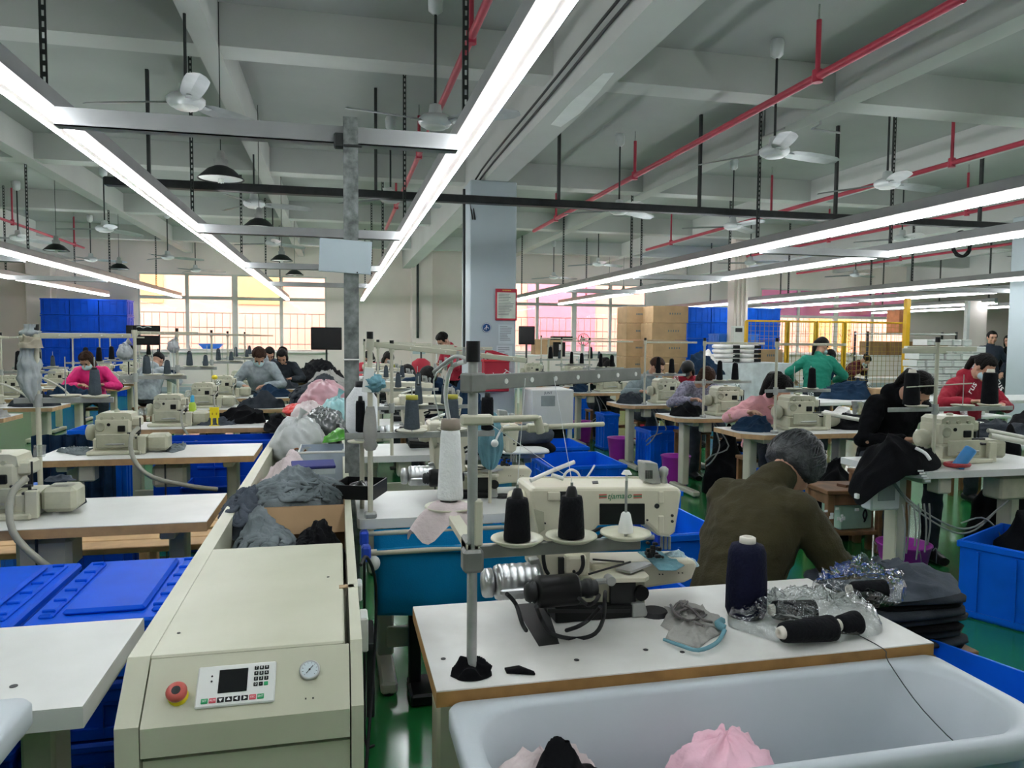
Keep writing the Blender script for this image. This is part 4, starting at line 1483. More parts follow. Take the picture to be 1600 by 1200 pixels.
one('cloth_tail', G().rings([[V((.36 + a, 1.585 + b, .7615 + c)) for a, b, c in ((0, 0, 0), (0, .022, 0), (0, .022, .004), (0, 0, .004))], [V((.39 + a, 1.575 + b, .7615 + c)) for a, b, c in ((0, 0, 0), (0, .02, 0), (0, .02, .012), (0, 0, .01))], [V((.42 + a, 1.565 + b, .7615 + c)) for a, b, c in ((0, 0, 0), (0, .012, 0), (0, .012, .004), (0, 0, .004))]]), M_cl_blk, 'black cloth strip end at the foot of the tall thread stand', 'cloth')
def holder(t, h, r):
    obj('cone_holder', G().lathe([(r * .5, h), (r * .42, h + .012), (r * .3, h + .022), (r * .12, h + .024)], n=14), M_black, t)
for (x, y), nm in zip(discs[:2], ('nearer the pole', 'in the middle of the shelf arm')):
    s_ = spool('black yarn cone on the tall front stand, ' + nm, (SX + x, SY + y, .76 + .276), .1, .0315, corevis=0, taper=.84)
    holder(s_, .1, .03)
s_ = spool('tall white yarn cone with brown top on the thread stand', (SX, SY + .33, .76 + .32), .185, .034, M_yarn_w, M_core, 0, taper=.76)
obj('brown_top', G().lathe([(.024, .184), (.0265, .186), (.0235, .212), (.012, .212)], n=18), M_core, s_)
g = G()
pts = []
rs = []
for i in range(9):
    r = .02 + i * .0085
    rs.append([V((r * math.cos(a) * (1.25 if math.cos(a) < 0 else 1) , r * math.sin(a), .012 - (i / 8) ** 2 * (.055 + .02 * math.sin(a * 5) + .03 * max(0, -math.cos(a))))) for a in [2 * PI * j / 40 for j in range(40)]])
g.rings(rs, True, True, False)
one('dust_cloth', g, M_cl_pinkw, 'white cloth laid over the disc under the tall white cone', 'cloth', (SX - .002, SY + .325, .76 + .306))
g = G()
g.tube([(SX - .012, SY + .03, 1.45), (SX - .026, SY + .15, 1.43), (SX - .02, SY + .28, 1.36), (SX - .004, SY + .33, 1.29)], .0055, 6)
g.tube([(SX - .03, SY + .1, 1.45), (SX - .06, SY + .2, 1.40), (SX - .03, SY + .31, 1.29)], .002, 4)
one('thread_strand', g, M_yarn_w, 'white threads hanging from the stand top to the white cone', 'thread')
g = G()
for p0, p1 in (((.284 + .245, 1.66, 1.17), (.50, 1.72, 1.41)), ((.284 + .115, 1.66, 1.17), (.42, 1.68, 1.41)), ((.30, 1.6, 1.33), (.62, 2.0, 1.12))):
    g.cyl(p0, p1, .0009, n=4)
one('thread_strand', g, M_yarn_w, 'fine threads running from the black cones up to the guide arm', 'thread')
# ------------------------------------------------------------------ front machine
hm = thing('interlock_machine', 'ivory interlock machine with green lettering and dark window on the white worn-edged table', 'sewing machine', (.7, 1.95, .76))
HO = V((.7, 1.95, .76))
def hob(name, g, m, par=None, bev=0.):
    g.v = [tuple(V(p) - HO) for p in g.v]
    o = obj(name, g, m, par or hm)
    if bev:
        b = o.modifiers.new('b', 'BEVEL')
        b.width = bev
        b.segments = 2
        b.limit_method = 'ANGLE'
        b.angle_limit = math.radians(50)
    return o
def pxz(u, v, y):
    p = at(u, v, y=y)
    return (p.x, p.z)
def ppoly(pts, y, depth):
    q = [(x, max(z, .7612)) for x, z in (pxz(u, v, y) for u, v in pts)]
    a = sum(q[i][0] * q[(i + 1) % len(q)][1] - q[(i + 1) % len(q)][0] * q[i][1] for i in range(len(q)))
    if a < 0:
        q.reverse()
    return G().prism(q, y, y + depth, 'y')
def prect(u0, v0, u1, v1, y, depth):
    return ppoly([(u0, v0), (u1, v0), (u1, v1), (u0, v1)], y, depth)
YM = 1.88
hob('arm', ppoly([(832, 762), (1062, 762), (1066, 770), (1061, 802), (1056, 832), (1046, 840), (1030, 838), (1018, 826), (1008, 818), (936, 822), (925, 834), (922, 904), (842, 904), (838, 828), (830, 786), (829, 768)], YM, .16), M_hero, None, .009)
face = prect(937, 787, 1008, 820, YM - .003, .004)
hob('dark_window', face, M_screen, None, .002)
hob('arm_lid', prect(838, 745.5, 1012, 749, YM + .14, .01), M_hero)
lg = hob('hose_plate', prect(856, 769, 876, 783, YM - .006, .008), M_hero, None, .003)
for u, v, r in ((861, 776, .0022), (871, 776, .0022), (1027, 791, .007), (1034, 774, .0028), (1034, 781, .0028), (1033, 812, .0028), (1034, 818, .0026), (1051, 806, .004), (1051, 815, .004), (1033, 830, .003), (1012, 813, .003), (852, 818, .0025)):
    x, z = pxz(u, v, YM - .004)
    hob('screw', G().cyl((x, YM - .003, z), (x, YM + .003, z), r, n=12), M_dark)
hob('head_strip', prect(1029, 768, 1038, 787, YM - .005, .006), M_hero, None, .003)
hob('head_strip', prect(1029, 806, 1038, 834, YM - .005, .006), M_hero, None, .003)
g = prect(875, 768, 897, 784, YM - .002, .003)
hob('dark_label', g, M_dark)
# printed name with stripes
x, z = pxz(969, 775.3, YM - .002)
lo_ = text('printed_logo', 'tjamaso', .022, M_lgreen, hm, (x - HO.x, YM - .0012 - HO.y, z - HO.z), (PI / 2, 0, 0), .0006)
for v_ in lo_.data.vertices:
    v_.co.x += v_.co.y * .25
g, g2 = G(), G()
for u0, u1 in ((936, 948), (990, 1003)):
    for k, gg in ((0, g), (1, g2), (2, g)):
        a, zt = pxz(u0, 772.5 + k * 2.3, YM - .001)
        b, zb = pxz(u1, 773.8 + k * 2.3, YM - .001)
        gg.span(a, b, YM - .001, YM, zt, zb)
hob('red_stripe', g, M_lred)
hob('green_stripe', g2, M_lgreen)
# handwheel side at the tail of the arm
x, z = pxz(826, 788, YM + .07)
hob('handwheel', G().lathe([(.02, 0), (.036, .004), (.042, .02), (.036, .05), (.02, .055)], n=22, M=Matrix.Translation((x, YM + .08, z)) @ Matrix.Rotation(-PI / 2, 4, 'Y')), M_hero)
x, z = pxz(833, 812, YM - .005)
hob('worn_corner', ppoly([(834, 795), (850, 800), (851, 828), (842, 834)], YM - .004, .01), M_cream2)
# needle bar, presser foot, bed
g = G()
for du in (0, 6, 12):
    x, z = pxz(1034 + du, 838, 1.95)
    x2, z2 = pxz(1034 + du, 858, 1.95)
    g.cyl((x, 1.95, z), (x, 1.95, z2), .0045, n=8)
hob('needle_bar', g, M_steel)
g = G()
rnd = random.Random(3)
for k in range(12):
    x, z = pxz(1022 + rnd.uniform(-8, 10), 858 + rnd.uniform(-8, 12), 1.92)
    g.box((x, 1.92 + rnd.uniform(-.02, .02), z), (rnd.uniform(.006, .02), .012, rnd.uniform(.004, .016)), .002)
hob('presser_foot', g, M_dark)
hob('cylinder_bed', ppoly([(925, 880), (1086, 876), (1090, 884), (1082, 905), (1070, 911), (1000, 921), (925, 925)], 1.925, .11), M_hero, None, .008)
g = G()
for u, v in ((1030, 897), (1035, 897), (1060, 895), (1066, 895)):
    x, z = pxz(u, v, 1.925)
    g.cyl((x, 1.922, z), (x, 1.926, z), .0018, n=8)
hob('bed_screw', g, M_dark)
def hplate(pts, z, th):
    q = [at(u, v, z=z) for u, v in pts]
    q = [(p.x, p.y) for p in q]
    a = sum(q[i][0] * q[(i + 1) % len(q)][1] - q[(i + 1) % len(q)][0] * q[i][1] for i in range(len(q)))
    if a < 0:
        q.reverse()
    return G().prism(q, z - th, z)
hob('cloth_plate', hplate([(919, 900), (940, 882), (990, 873), (1014, 899), (1008, 903), (930, 905)], .872, .012), M_hero, None, .002)
hob('guide_plate', hplate([(962, 888), (1000, 874), (1018, 880), (985, 893)], .884, .006), M_alu)
g = G()
a, b = at(920, 897, z=.885), at(985, 878, z=.892)
g.cyl(a, b, .003, n=6)
a, b = at(926, 874, z=.9), at(975, 878, z=.893)
g.cyl(a, b, .003, n=6)
hob('guide_rod', g, M_dark)
# lower casting below the plate
hob('lower_casting', prect(905, 902, 1006, 950, 1.87, .13), M_cream2, None, .006)
hob('dark_cover', prect(954, 906, 994, 958, 1.855, .012), M_dark, None, .002)
hob('side_post', prect(992, 902, 1008, 950, 1.86, .03), M_cream2, None, .003)
g = G()
x, z = pxz(1001, 926, 1.855)
g.cyl((x, 1.845, z), (x, 1.86, z), .02, n=18)
hob('round_port', g, M_black)
g = ppoly([(989, 944), (1008, 942), (1014, 972), (988, 976)], 1.84, .06)
f_ = hob('front_foot', g, M_steel, None, .004)
g = G().cyl((.83, 1.86, .76), (.83, 1.86, .772), .04, .034, n=18)
hob('rubber_foot', g, M_rubber, f_)
hob('oil_pan_and_shade', prect(868, 946, 990, 985, 1.845, .15), M_black, None, .004)  # black pan, made taller to stand in for shade under the motor
hob('shaded_base_bar', prect(856, 952, 985, 958, 1.842, .01), M_dark)  # bar coloured darker to put in the shade below the motor
hob('column_post', prect(884, 868, 918, 900, 1.855, .03), M_hero, None, .01)
hob('inner_gap', prect(874, 872, 882, 902, 1.868, .012), M_dark)
g = G()
for u in (855, 897):
    x, z = pxz(u, 893, 1.852)
    g.cyl((x, 1.85, z), (x, 1.856, z), .004, n=10)
hob('column_screw', g, M_dark)
# silver motor with hand disc
x0, z0 = pxz(773, 912, 1.86)
x1, _ = pxz(842, 912, 1.86)
L = x1 - x0
MX = Matrix.Translation((x0, 1.87, z0)) @ Matrix.Rotation(PI / 2, 4, 'Y')
prof = [(.03, 0), (.042, .003), (.046, .012)]
for k in range(5):
    prof += [(.046, L * (.15 + k * .16)), (.0446, L * (.2 + k * .16)), (.046, L * (.25 + k * .16))]
prof += [(.046, L * .97), (.04, L)]
mo = hob('motor', G().lathe(prof, n=22, M=MX), M_alu)
hob('motor_wheel', G().lathe([(.01, -.034), (.034, -.03), (.037, -.024), (.037, -.006), (.02, 0)], n=24, M=MX), M_alu, mo)
g = G()
g.box((x0 + L * .45, 1.82, z0 - .01), (L * .8, .014, .016), .004)
hob('motor_fin', g, M_alu, mo)
hob('motor_bracket', ppoly([(828, 876), (842, 872), (852, 902), (850, 925), (838, 920)], 1.86, .03), M_steel, None, .003)
# black motor
x0, z0 = pxz(841, 928, 1.74)
x1, _ = pxz(905, 926, 1.74)
L = x1 - x0
MX = Matrix.Translation((x0, 1.755, z0)) @ Matrix.Rotation(PI / 2, 4, 'Y')
bm_ = hob('black_motor', G().lathe([(.02, -.002), (.036, 0), (.039, .006), (.039, L - .006), (.036, L), (.022, L + .004)], n=26, M=MX), M_black)
hob('motor_end', G().lathe([(.006, -.03), (.02, -.028), (.026, -.018), (.022, -.014), (.028, -.008), (.022, 0)], n=22, M=MX), M_dark, bm_)
hob('motor_shaft', G().lathe([(.02, L), (.02, L + .018), (.024, L + .02), (.024, L + .036), (.019, L + .038), (.019, L + .05), (.01, L + .052)], n=20, M=MX), M_dark, bm_)
g = G()
a, b = V((x1 + .06, 1.76, z0 + .012)), V((x1 + .085, 1.77, z0 + .018))
g.box(((a.x + b.x) / 2, 1.765, z0 + .012), (.05, .012, .014), .004)
g.cyl((b.x + .004, 1.752, b.z - .004), (b.x + .004, 1.78, b.z - .004), .012, n=14)
hob('link_arm', g, M_steel)
g = G()
for pts in ([(792, 928), (806, 944), (815, 972), (822, 985)], [(838, 948), (846, 968), (862, 990), (900, 998), (930, 990), (943, 965), (945, 935), (946, 925)], [(938, 948), (920, 968), (905, 978), (885, 985)], [(905, 935), (918, 945), (930, 940), (936, 930)], [(850, 845), (849, 870), (852, 888), (857, 897)], [(910, 868), (911, 882), (906, 894), (898, 898)]):
    q = []
    for i, (u, v) in enumerate(pts):
        q.append(at(u, v, y=1.7 + .05 * (i % 2) if v > 900 else 1.845))
    g.tube(q, .0052, 7)
hob('power_cable', g, M_rubber)
g = G()
g.tube([at(u, v, y=1.84) for u, v in ((924, 832), (938, 826), (948, 828), (940, 836), (926, 844))], .005, 7)
hob('air_hose', g, M_black)
# attachments on top
hob('thread_box', ppoly([(1006, 722), (1028, 724), (1034, 756), (1018, 757), (1008, 752)], 1.93, .05), M_steel, None, .004)
g = G()
for k in range(4):
    a = prect(1009 + k * 3, 735, 1010.5 + k * 3, 748, 1.928, .003)
    g.add(a.v, a.f)
hob('vent_slit', g, M_dark)
x, z = pxz(1037, 740, 1.95)
hob('tension_knob', G().lathe([(.006, -.03), (.012, -.025), (.008, -.01), (.013, 0), (.013, .014), (.006, .02)], n=16, M=T(x, 1.95, z)), M_steel)
hob('feed_tube', G().tube([at(829, 751, y=1.93), at(862, 736, y=1.95), at(897, 722, y=1.98)], .006, 8, 3), M_pulley)
g = G()
g.tube([at(880, 746, y=1.95), at(885, 738, y=1.95), at(893, 734, y=1.95), at(902, 738, y=1.95), at(906, 745, y=1.95)], .0035, 6)
g.tube([at(917, 746, y=1.95), at(923, 737, y=1.95), at(929, 727, y=1.96)], .0028, 6)
g.tube([at(862, 742, y=1.95), at(880, 748, y=1.95)], .006, 6)
hob('thread_hook', g, M_pulley)
hob('top_screw', hplate([(925, 752), (934, 751), (935, 755), (926, 756)], 1.108, .004).add([], []), M_dark)

# cloth under the needle and on the table
def sheet(name, label, cat, pts, z, th, m, seed, fold=.006):
    """A cloth lying on a surface, outline from measured points."""
    q = [at(u, v, z=z) for u, v in pts]
    c = sum(q, V()) / len(q)
    g = G()
    rs = []
    n = 72
    out = []
    for j in range(n):
        f = j / n * len(q)
        i = int(f)
        out.append(q[i % len(q)].lerp(q[(i + 1) % len(q)], f - i))
    for i in range(17):
        s_ = 1 - i / 16
        ring = []
        for p in out:
            w = c.lerp(p, s_)
            k = (1 - abs(math.sin(55 * (w.x * math.cos(seed) + w.y * math.sin(seed)) + 4 * noise.noise(w * 14 + V((seed, 0, 0)))))) ** 1.5 + .6 * (1 - abs(math.sin(90 * w.y + 4 * noise.noise(w * 17))))  - .5
            ring.append(V((w.x, w.y, z + .0015 + th * (1 - s_ ** 4) * .5 + max(0, k) * fold * (1 if s_ < .98 else .3))))
        rs.append(ring)
    g.rings([[V((p.x, p.y, z + .0005)) for p in out]] + rs, True, True, False)
    return one(name, g, m, label, cat)
g = heap(.075, .05, .028, 77, .012, 30, 40)
one('cloth_piece', g, M_cl_lblue, 'pale blue ribbed knit piece on the cylinder arm of the front machine', 'cloth', at(1058, 880, y=1.95) + V((0, .03, -.012)), -.2)
sheet('cloth_piece', 'grey teal cloth end under the presser foot of the front machine', 'cloth', [(996, 864), (1030, 860), (1046, 872), (1070, 884), (1056, 892), (1030, 892), (1018, 880)], .882, .008, M_cl_teal, 8)
sheet('garment_piece', 'grey garment piece with teal trim edge lying on the white table', 'clothes', [(1038, 948), (1048, 956), (1062, 940), (1088, 944), (1110, 958), (1124, 962), (1130, 974), (1118, 980), (1130, 990), (1108, 1000), (1092, 1014), (1066, 1006), (1040, 998), (1046, 986), (1032, 978), (1040, 966)], .761, .02, M_cl_lg, 12, .016)
g = G()
g.tube([at(1037, 999, z=.772), at(1062, 1008, z=.772), at(1091, 1016, z=.775), at(1120, 1004, z=.775), at(1132, 985, z=.777)], [.004, .005, .005, .005, .006], 6)
g.tube([at(1128, 970, z=.775), at(1122, 975, z=.785), at(1132, 982, z=.78)], .01, 6)
one('trim_binding', g, M_cl_teal, 'teal binding along the edge of the grey garment piece on the table', 'cloth')
g = G()
for pts in ([(1052, 952), (1060, 942), (1072, 946), (1085, 955), (1098, 968), (1112, 972)], [(1048, 945), (1056, 960), (1070, 968)], [(1065, 945), (1078, 950), (1090, 962), (1085, 972), (1100, 978)], [(1062, 940), (1066, 948), (1074, 940)]):
    g.tube([at(u, v, z=.785 + .008 * math.sin(i * 2)) for i, (u, v) in enumerate(pts)], .0034, 6)
for k_ in range(9):
    a_ = k_ * .7
    g.tube([at(1078 + 26 * math.cos(a_ + j * .8) * (1 - .1 * j), 960 + 9 * math.sin(a_ + j * .8), z=.782 + .006 * math.sin(j * 2 + k_)) for j in range(5)], .0024, 5)
one('cord_strap', g, mat('dark_cord', '#6a6664', .8), 'tangled grey cords and straps on the grey garment piece', 'cord')

# big navy cone, clear bags of cones
s_ = spool('large navy yarn cone with white core standing on the front table', at(1165, 962, z=.76), .205, .054, M_yarn_n, M_corew, 0, taper=.9)
s_.children[0].data = G().lathe([(.03, 0), (.047, .002), (.054, .02), (.0535, .1), (.049, .175), (.042, .194), (.026, .2)], n=28).mesh('yarn')
s_.children[0].data.materials.append(M_yarn_n)
obj('core', G().lathe([(.019, .195), (.0215, .2), (.021, .214), (.015, .217), (.012, .214), (.012, .196)], n=20), M_corew, s_)
def lying(label, p, dirv, h, r):
    s_ = spool(label, p, h, r, M_yarn_k, M_corew, .012, taper=.8)
    d = V(dirv).normalized()
    s_.rotation_mode = 'QUATERNION'
    s_.rotation_quaternion = d.to_track_quat('Z', 'Y')
    return s_
lying('black yarn cone lying in the clear bag, the lower one nearer the table edge', at(1285, 985, z=.79) + V((.03, 0, .004)), (-1, -.1, .04), .15, .032)
lying('black yarn cone lying in the clear bag behind the other one', at(1285, 968, z=.79) + V((.0, .03, .008)), (-1, .2, .06), .11, .031)
lying('short black cone at the broad end of the clear bag', at(1330, 975, z=.79) + V((.02, 0, .003)), (-1, -.1, .0), .06, .03)
def clear_bag(label, c, rx, ry, h, seed, rz=0):
    g = heap(rx, ry, h, seed, .028, 22, 60, .45)
    return one('clear_bag', g, M_poly, label, 'plastic bag', c, rz)
clear_bag('crumpled clear plastic bag over the black cones on the table edge', at(1255, 975, z=.761), .2, .125, .075, 81, -.1)
clear_bag('crumpled clear bag corner at the foot of the navy cone', at(1190, 952, z=.761), .075, .06, .035, 83, .3)
clear_bag('clear bag spread toward the stack of dark clothes at the table corner', at(1345, 925, z=.761), .17, .12, .075, 85, .5)
s_ = lying('black cone in the clear bag beside the dark clothes stack', at(1385, 925, z=.79) + V((0, 0, .005)), (-1, .25, .0), .1, .03)

# ------------------------------------------------------------------ grey tub in front of the table
def tub(label, cx, cy, w, d, zr, rz=0, h=.36):
    t = thing('wash_tub', label, 'tub', (cx, cy, 0), rz)
    g = G()
    n = 64
    def ring(hw, hd, rr, z):
        rr = rr if isinstance(rr, tuple) else (rr,) * 4
        pts = []
        for (sx, sy, a0), r in zip(((1, -1, -PI / 2), (1, 1, 0), (-1, 1, PI / 2), (-1, -1, PI)), rr):
            for k in range(n // 4):
                a = a0 + (PI / 2) * k / (n // 4 - 1)
                pts.append(V((sx * (hw - r) + r * math.cos(a), sy * (hd - r) + r * math.sin(a), z)))
        return pts
    hw, hd = w / 2, d / 2
    o1, o2 = (.15, .035, .035, .15), (.14, .03, .03, .14)
    secs = [(hw - .06, hd - .05, .1, zr - h), (hw - .045, hd - .035, .11, zr - h + .03), (hw - .03, hd - .022, .12, zr - .05), (hw - .004, hd - .004, o1, zr - .045), (hw, hd, o1, zr - .04), (hw, hd, o1, zr - .008), (hw - .006, hd - .006, o2, zr), (hw - .036, hd - .03, .13, zr - .002), (hw - .046, hd - .04, .13, zr - .012), (hw - .07, hd - .055, .12, zr - .17), (hw - .09, hd - .07, .1, zr - h + .06), (hw - .13, hd - .1, .08, zr - h + .02)]
    g.rings([ring(*s_) for s_ in secs], True, True, True)
    obj('basin', g, M_tub, t)
    g = G()
    for sx in (-1, 1):
        for sy in (-1, 1):
            g.cyl((sx * (hw - .15), sy * (hd - .1), 0), (sx * (hw - .13), sy * (hd - .09), zr - h + .02), .014, n=8)
        g.cyl((sx * (hw - .15), -hd + .1, .12), (sx * (hw - .15), hd - .1, .12), .01, n=8)
    g.cyl((-hw + .15, hd - .1, .12), (hw - .15, hd - .1, .12), .01, n=8)
    obj('stand_frame', g, M_steel, t)
    return t
tub('big grey plastic tub standing along the front edge of the white table', .822, 1.345, 1.205, .385, .735, -.0)
bx_ = at(850, 1150, y=1.33).x
bag('crumpled white bag round the black garment in the grey tub', (bx_, 1.335, .475), (.125, .085, .135), M_cl_pinkw, 33, False)
heap_obj('garment_heap', 'black garment in a white bag heaped in the grey tub', 'clothes', (bx_ + .03, 1.28, .575), .125, .08, .15, M_cl_blk, 91, .02, 14)
bag('smooth pink cloth bundle in the grey tub', (at(1105, 1200, z=.62).x, 1.30, .47), (.14, .1, .14), M_cl_pink, 37, False)
heap_obj('cloth_piece', 'loose pink cloth fold beside the smooth pink bundle', 'cloth', (at(1060, 1190, z=.62).x, 1.25, .56), .09, .06, .1, M_cl_pink, 39, .015, 14)
g = G()
g.tube([(1.27, 1.64, .763), (1.28, 1.53, .76), (1.27, 1.5, .742), (1.3, 1.42, .66), (1.32, 1.3, .62), (1.315, 1.2, .70), (1.31, 1.158, .74), (1.32, 1.145, .68)], .0013, 5)
one('loose_thread', g, M_rod, 'loose dark thread trailing from the table over the grey tub', 'thread')

# near white table with its own tub
NT = make_table('white sewing table with thick rounded white edge beside the blue lidded crates', -1.7, -.50, 1.62, 2.11, M_lam, 0, 1, .045, cross=False)
g = G()
for x, y in ((.43, -.12), (.36, -.2)):
    g.cyl((x, y, .7595), (x, y, .7615), .008, n=12)
obj('screw_cap', g, M_dark, NT)
tub('second grey plastic tub by the corner of the near white table', -1.12, 1.30, 1.16, .42, .84, 0, .4)
# ------------------------------------------------------------------ lidded blue crates between the tables
for k, (x, w) in enumerate(((-.665, .385), (-1.085, .385), (-1.50, .385))):
    where = ('right beside the conveyor', 'next to the crate by the conveyor', 'third from the conveyor')[k]
    for j in range(4):
        lab = ('topmost lidded blue crate %s' if j == 3 else 'blue lidded crate %s, ' + ('at the bottom of the stack', 'second from the floor', 'just under the top one')[j]) % where
        crate(lab, (x, 2.6, j * .178), w - .03, .58, .135, 0, M_crate2 if j < 3 else mat('lid_blue', '#0b55d4', .42, var=.06, spec=.08), lid=True, ribs=3, group='lidded blue crates between the near tables')
# ------------------------------------------------------------------ window-side row beside the conveyor (x -1.75 .. -0.5)
LT = [3.18, 4.92, 6.45, 8.1, 9.55, 11.1, 12.7, 14.3, 15.9]
proto_ol = None
def put(proto, label, loc, rz=0):
    return dup(proto, label, loc, rz)
for i, y in enumerate(LT):
    nm = ORD[i] + ' from the lidded crates'
    make_table('white sewing table with pale plywood edge, ' + nm, -1.78 if i else -2.0, -.515, y, y + .57, M_wood)
    lab = 'cream overlock machine on the plywood-edged table, ' + nm
    L_ = V((-1.34, y + .27, .76))
    if proto_ol is None:
        proto_ol = overlock(lab, L_)
        proto_ol.scale = (.87, .9, .86)
    else:
        put(proto_ol, lab, L_)
    # curved thread tube from the head toward the conveyor
    if i < 5:
        g = G()
        g.tube([V((-1.21, y + .15, .93)), V((-1.235, y + .07, .88)), V((-1.2, y - .02, .76)), V((-1.08, y - .1, .66)), V((-.85 if i else -.98, y - .12, .6)), V((-.72 if i else -.9, y - .08, .57))], .0135 if i < 2 else .009, 8)
        one('suction_hose', g, M_hose, 'curved grey suction hose of the overlock on the plywood-edged table, ' + nm, 'hose')
proto_st = stand('thread stand with wrapped plastic behind the nearest overlock of the plywood-edged tables', (-1.345, 3.86, .7), 0, .82, ((.24, 0), (.1, .05)), .5, .32, .1, .4)
proto_st.scale = (1, 1, 1)
for i, y in enumerate(LT[1:6], 1):
    put(proto_st, 'thread stand behind the overlock on the plywood-edged table, ' + ORD[i] + ' one from the lidded crates', (-1.36 + .03 * (i % 2), y + .6, .72), .05 * (i % 3))
sp_g = spool('slate yarn cone on the disc of the nearest plywood-edged table stand', (-1.105, 3.86, 1.222), .12, .028, M_yarn_g, M_black, .01)
for i, y in enumerate(LT[1:6], 1):
    put(sp_g, 'taller slate cone on the stand of the plywood-edged table ' + ORD[i] + ' from the lidded crates', (-1.27, y + .65, 1.242))
    s_ = put(sp_g, 'shorter slate cone on the stand of the plywood-edged table ' + ORD[i] + ' from the lidded crates', (-1.13, y + .6, 1.242))
    s_.scale = (.85, .85, .75)
# wrapped plastic on the nearest stand
g = G()
rs = []
for i in range(44):
    t_ = i / 43
    r = (.014 + .024 * math.sin(PI * min(1, t_ * 1.25)) ** 1.2 if t_ < .8 else .02 + .012 * math.sin(t_ * 30)) + .008 * noise.noise(V((t_ * 9, 1, 2)))
    if t_ > .92:
        r = .02
    rs.append([V((r * (1.25 * math.cos(a)) * (1 + .22 * noise.noise(V((math.cos(a) * 2, math.sin(a) * 2, t_ * 7))) + .5 * (ridge(V((math.cos(a), math.sin(a), t_ * 2.2)), 1.6, 3) - .5)) - .02 * math.sin(t_ * 3), r * math.sin(a) * (1 + .5 * (ridge(V((math.cos(a), math.sin(a), t_ * 2.2)), 1.6, 3) - .5)), t_ * .36)) for a in [2 * PI * j / 40 for j in range(40)]])
g.rings(rs)
one('wrapped_bag', g, mat('milky_wrap', '#b9bfbf', .25, alpha=.8, scale=12, hex2='#8f9998'), 'milky plastic bag tied round the nearest overlock stand', 'plastic bag', (-1.36, 3.86, 1.19))
g = heap(.05, .05, .06, 93, .03, 25, 30)
one('paper_wrap', g, mat('beige_wrap', '#a9a18d', .8), 'crumpled beige tie on top of the wrapped bag', 'wrap', (-1.365, 3.86, 1.44))
for i, (y, dz) in enumerate(((5.52, 1.38), (7.05, 1.4))):
    bag(('grey plastic bag hanging from the second plywood-edged table stand', 'small grey bag knotted on the third plywood-edged table stand')[i], (-1.39, y, dz - .04), (.05, .04, .06), mat('grey_bag', '#a4aaab', .3, alpha=.9), 40 + i, True)
# oddments on those tables
sheet('cloth_scrap', 'dark fabric scraps beside the nearest overlock', 'cloth', [(92, 800), (100, 785), (128, 780), (136, 785), (120, 795)], .76, .02, M_cl_dk, 3, .02)
g = heap(.06, .04, .02, 97, .012, 30)
one('cloth_scrap', g, M_cl_slate, 'blue grey scraps on the cloth plate of the nearest overlock', 'cloth', (-1.13, 3.45, .897))
sheet('cloth_scrap', 'grey scraps and white tape left of the second overlock', 'cloth', [(88, 706), (110, 700), (155, 702), (152, 710), (120, 712)], .76, .02, M_cl_grey, 5, .025)
sheet('cloth_scrap', 'grey folded scrap to the side of the second overlock', 'cloth', [(250, 704), (265, 698), (292, 694), (288, 703), (270, 708)], .76, .03, M_cl_grey, 7, .02)
one('cloth_scrap', heap(.16, .1, .05, 101, .03, 20), M_cl_slate, 'grey scraps beside the third overlock', 'cloth', (-1.0, 6.72, .76))
one('garment_pile', heap(.2, .14, .13, 103, .05, 12), M_cl_blk, 'black garment lying on the third plywood-edged table', 'clothes', (-.82, 6.85, .76))
for y, s_, w in ((8.3, 105, 'fourth'), (9.8, 107, 'fifth'), (11.35, 109, 'sixth'), (13.0, 111, 'seventh')):
    one('garment_pile', heap(.25, .17, .12, s_, .04, 9), M_cl_dk if s_ % 4 == 1 else M_cl_navy, 'dark garments spread on the %s plywood-edged table from the lidded crates' % w, 'clothes', (-.79, y, .76))
t = thing('yellow_card_holder', 'bright yellow plastic card holder standing on the third plywood-edged table', 'card holder', (-1.0, 6.63, .76))
g = G()
g.box((0, 0, .11), (.075, .006, .09), .004)
g.box((-.022, 0, .04), (.014, .006, .07), .003)
g.box((.022, 0, .04), (.014, .006, .07), .003)
g.box((0, .01, .003), (.08, .05, .006), .002)
obj('holder', g, M_yellow, t)
g = G()
for sx in (-1, 1):
    g.box((sx * .016, -.004, .1), (.009, .002, .02))
obj('slot', g, mat('ochre', '#a8860c', .6), t)
d2 = dup(t, 'yellow plastic card holder farther back before the dark-jacket woman', (-.95, 11.25, .76), .2)
t = thing('pump_bottle', 'small green bottle with blue cap behind the third overlock', 'bottle', (-1.27, 7.2, .76))
obj('body', G().lathe([(.03, 0), (.032, .01), (.032, .13), (.02, .15), (.012, .155)], n=14), mat('lime_liquid', '#b6d640', .25, alpha=.9), t)
obj('cap', G().lathe([(.016, .15), (.018, .16), (.016, .21), (.006, .215)], n=12), mat('sky_cap', '#3fa8d8', .4), t)
g = G()
g.ball((0, 0, 0), (.03, .03, .025), 12, 8)
one('pin_cushion', g, M_yellow, 'small yellow green pin cushion on the fourth overlock', 'pin cushion', (-1.24, 8.27, 1.08))
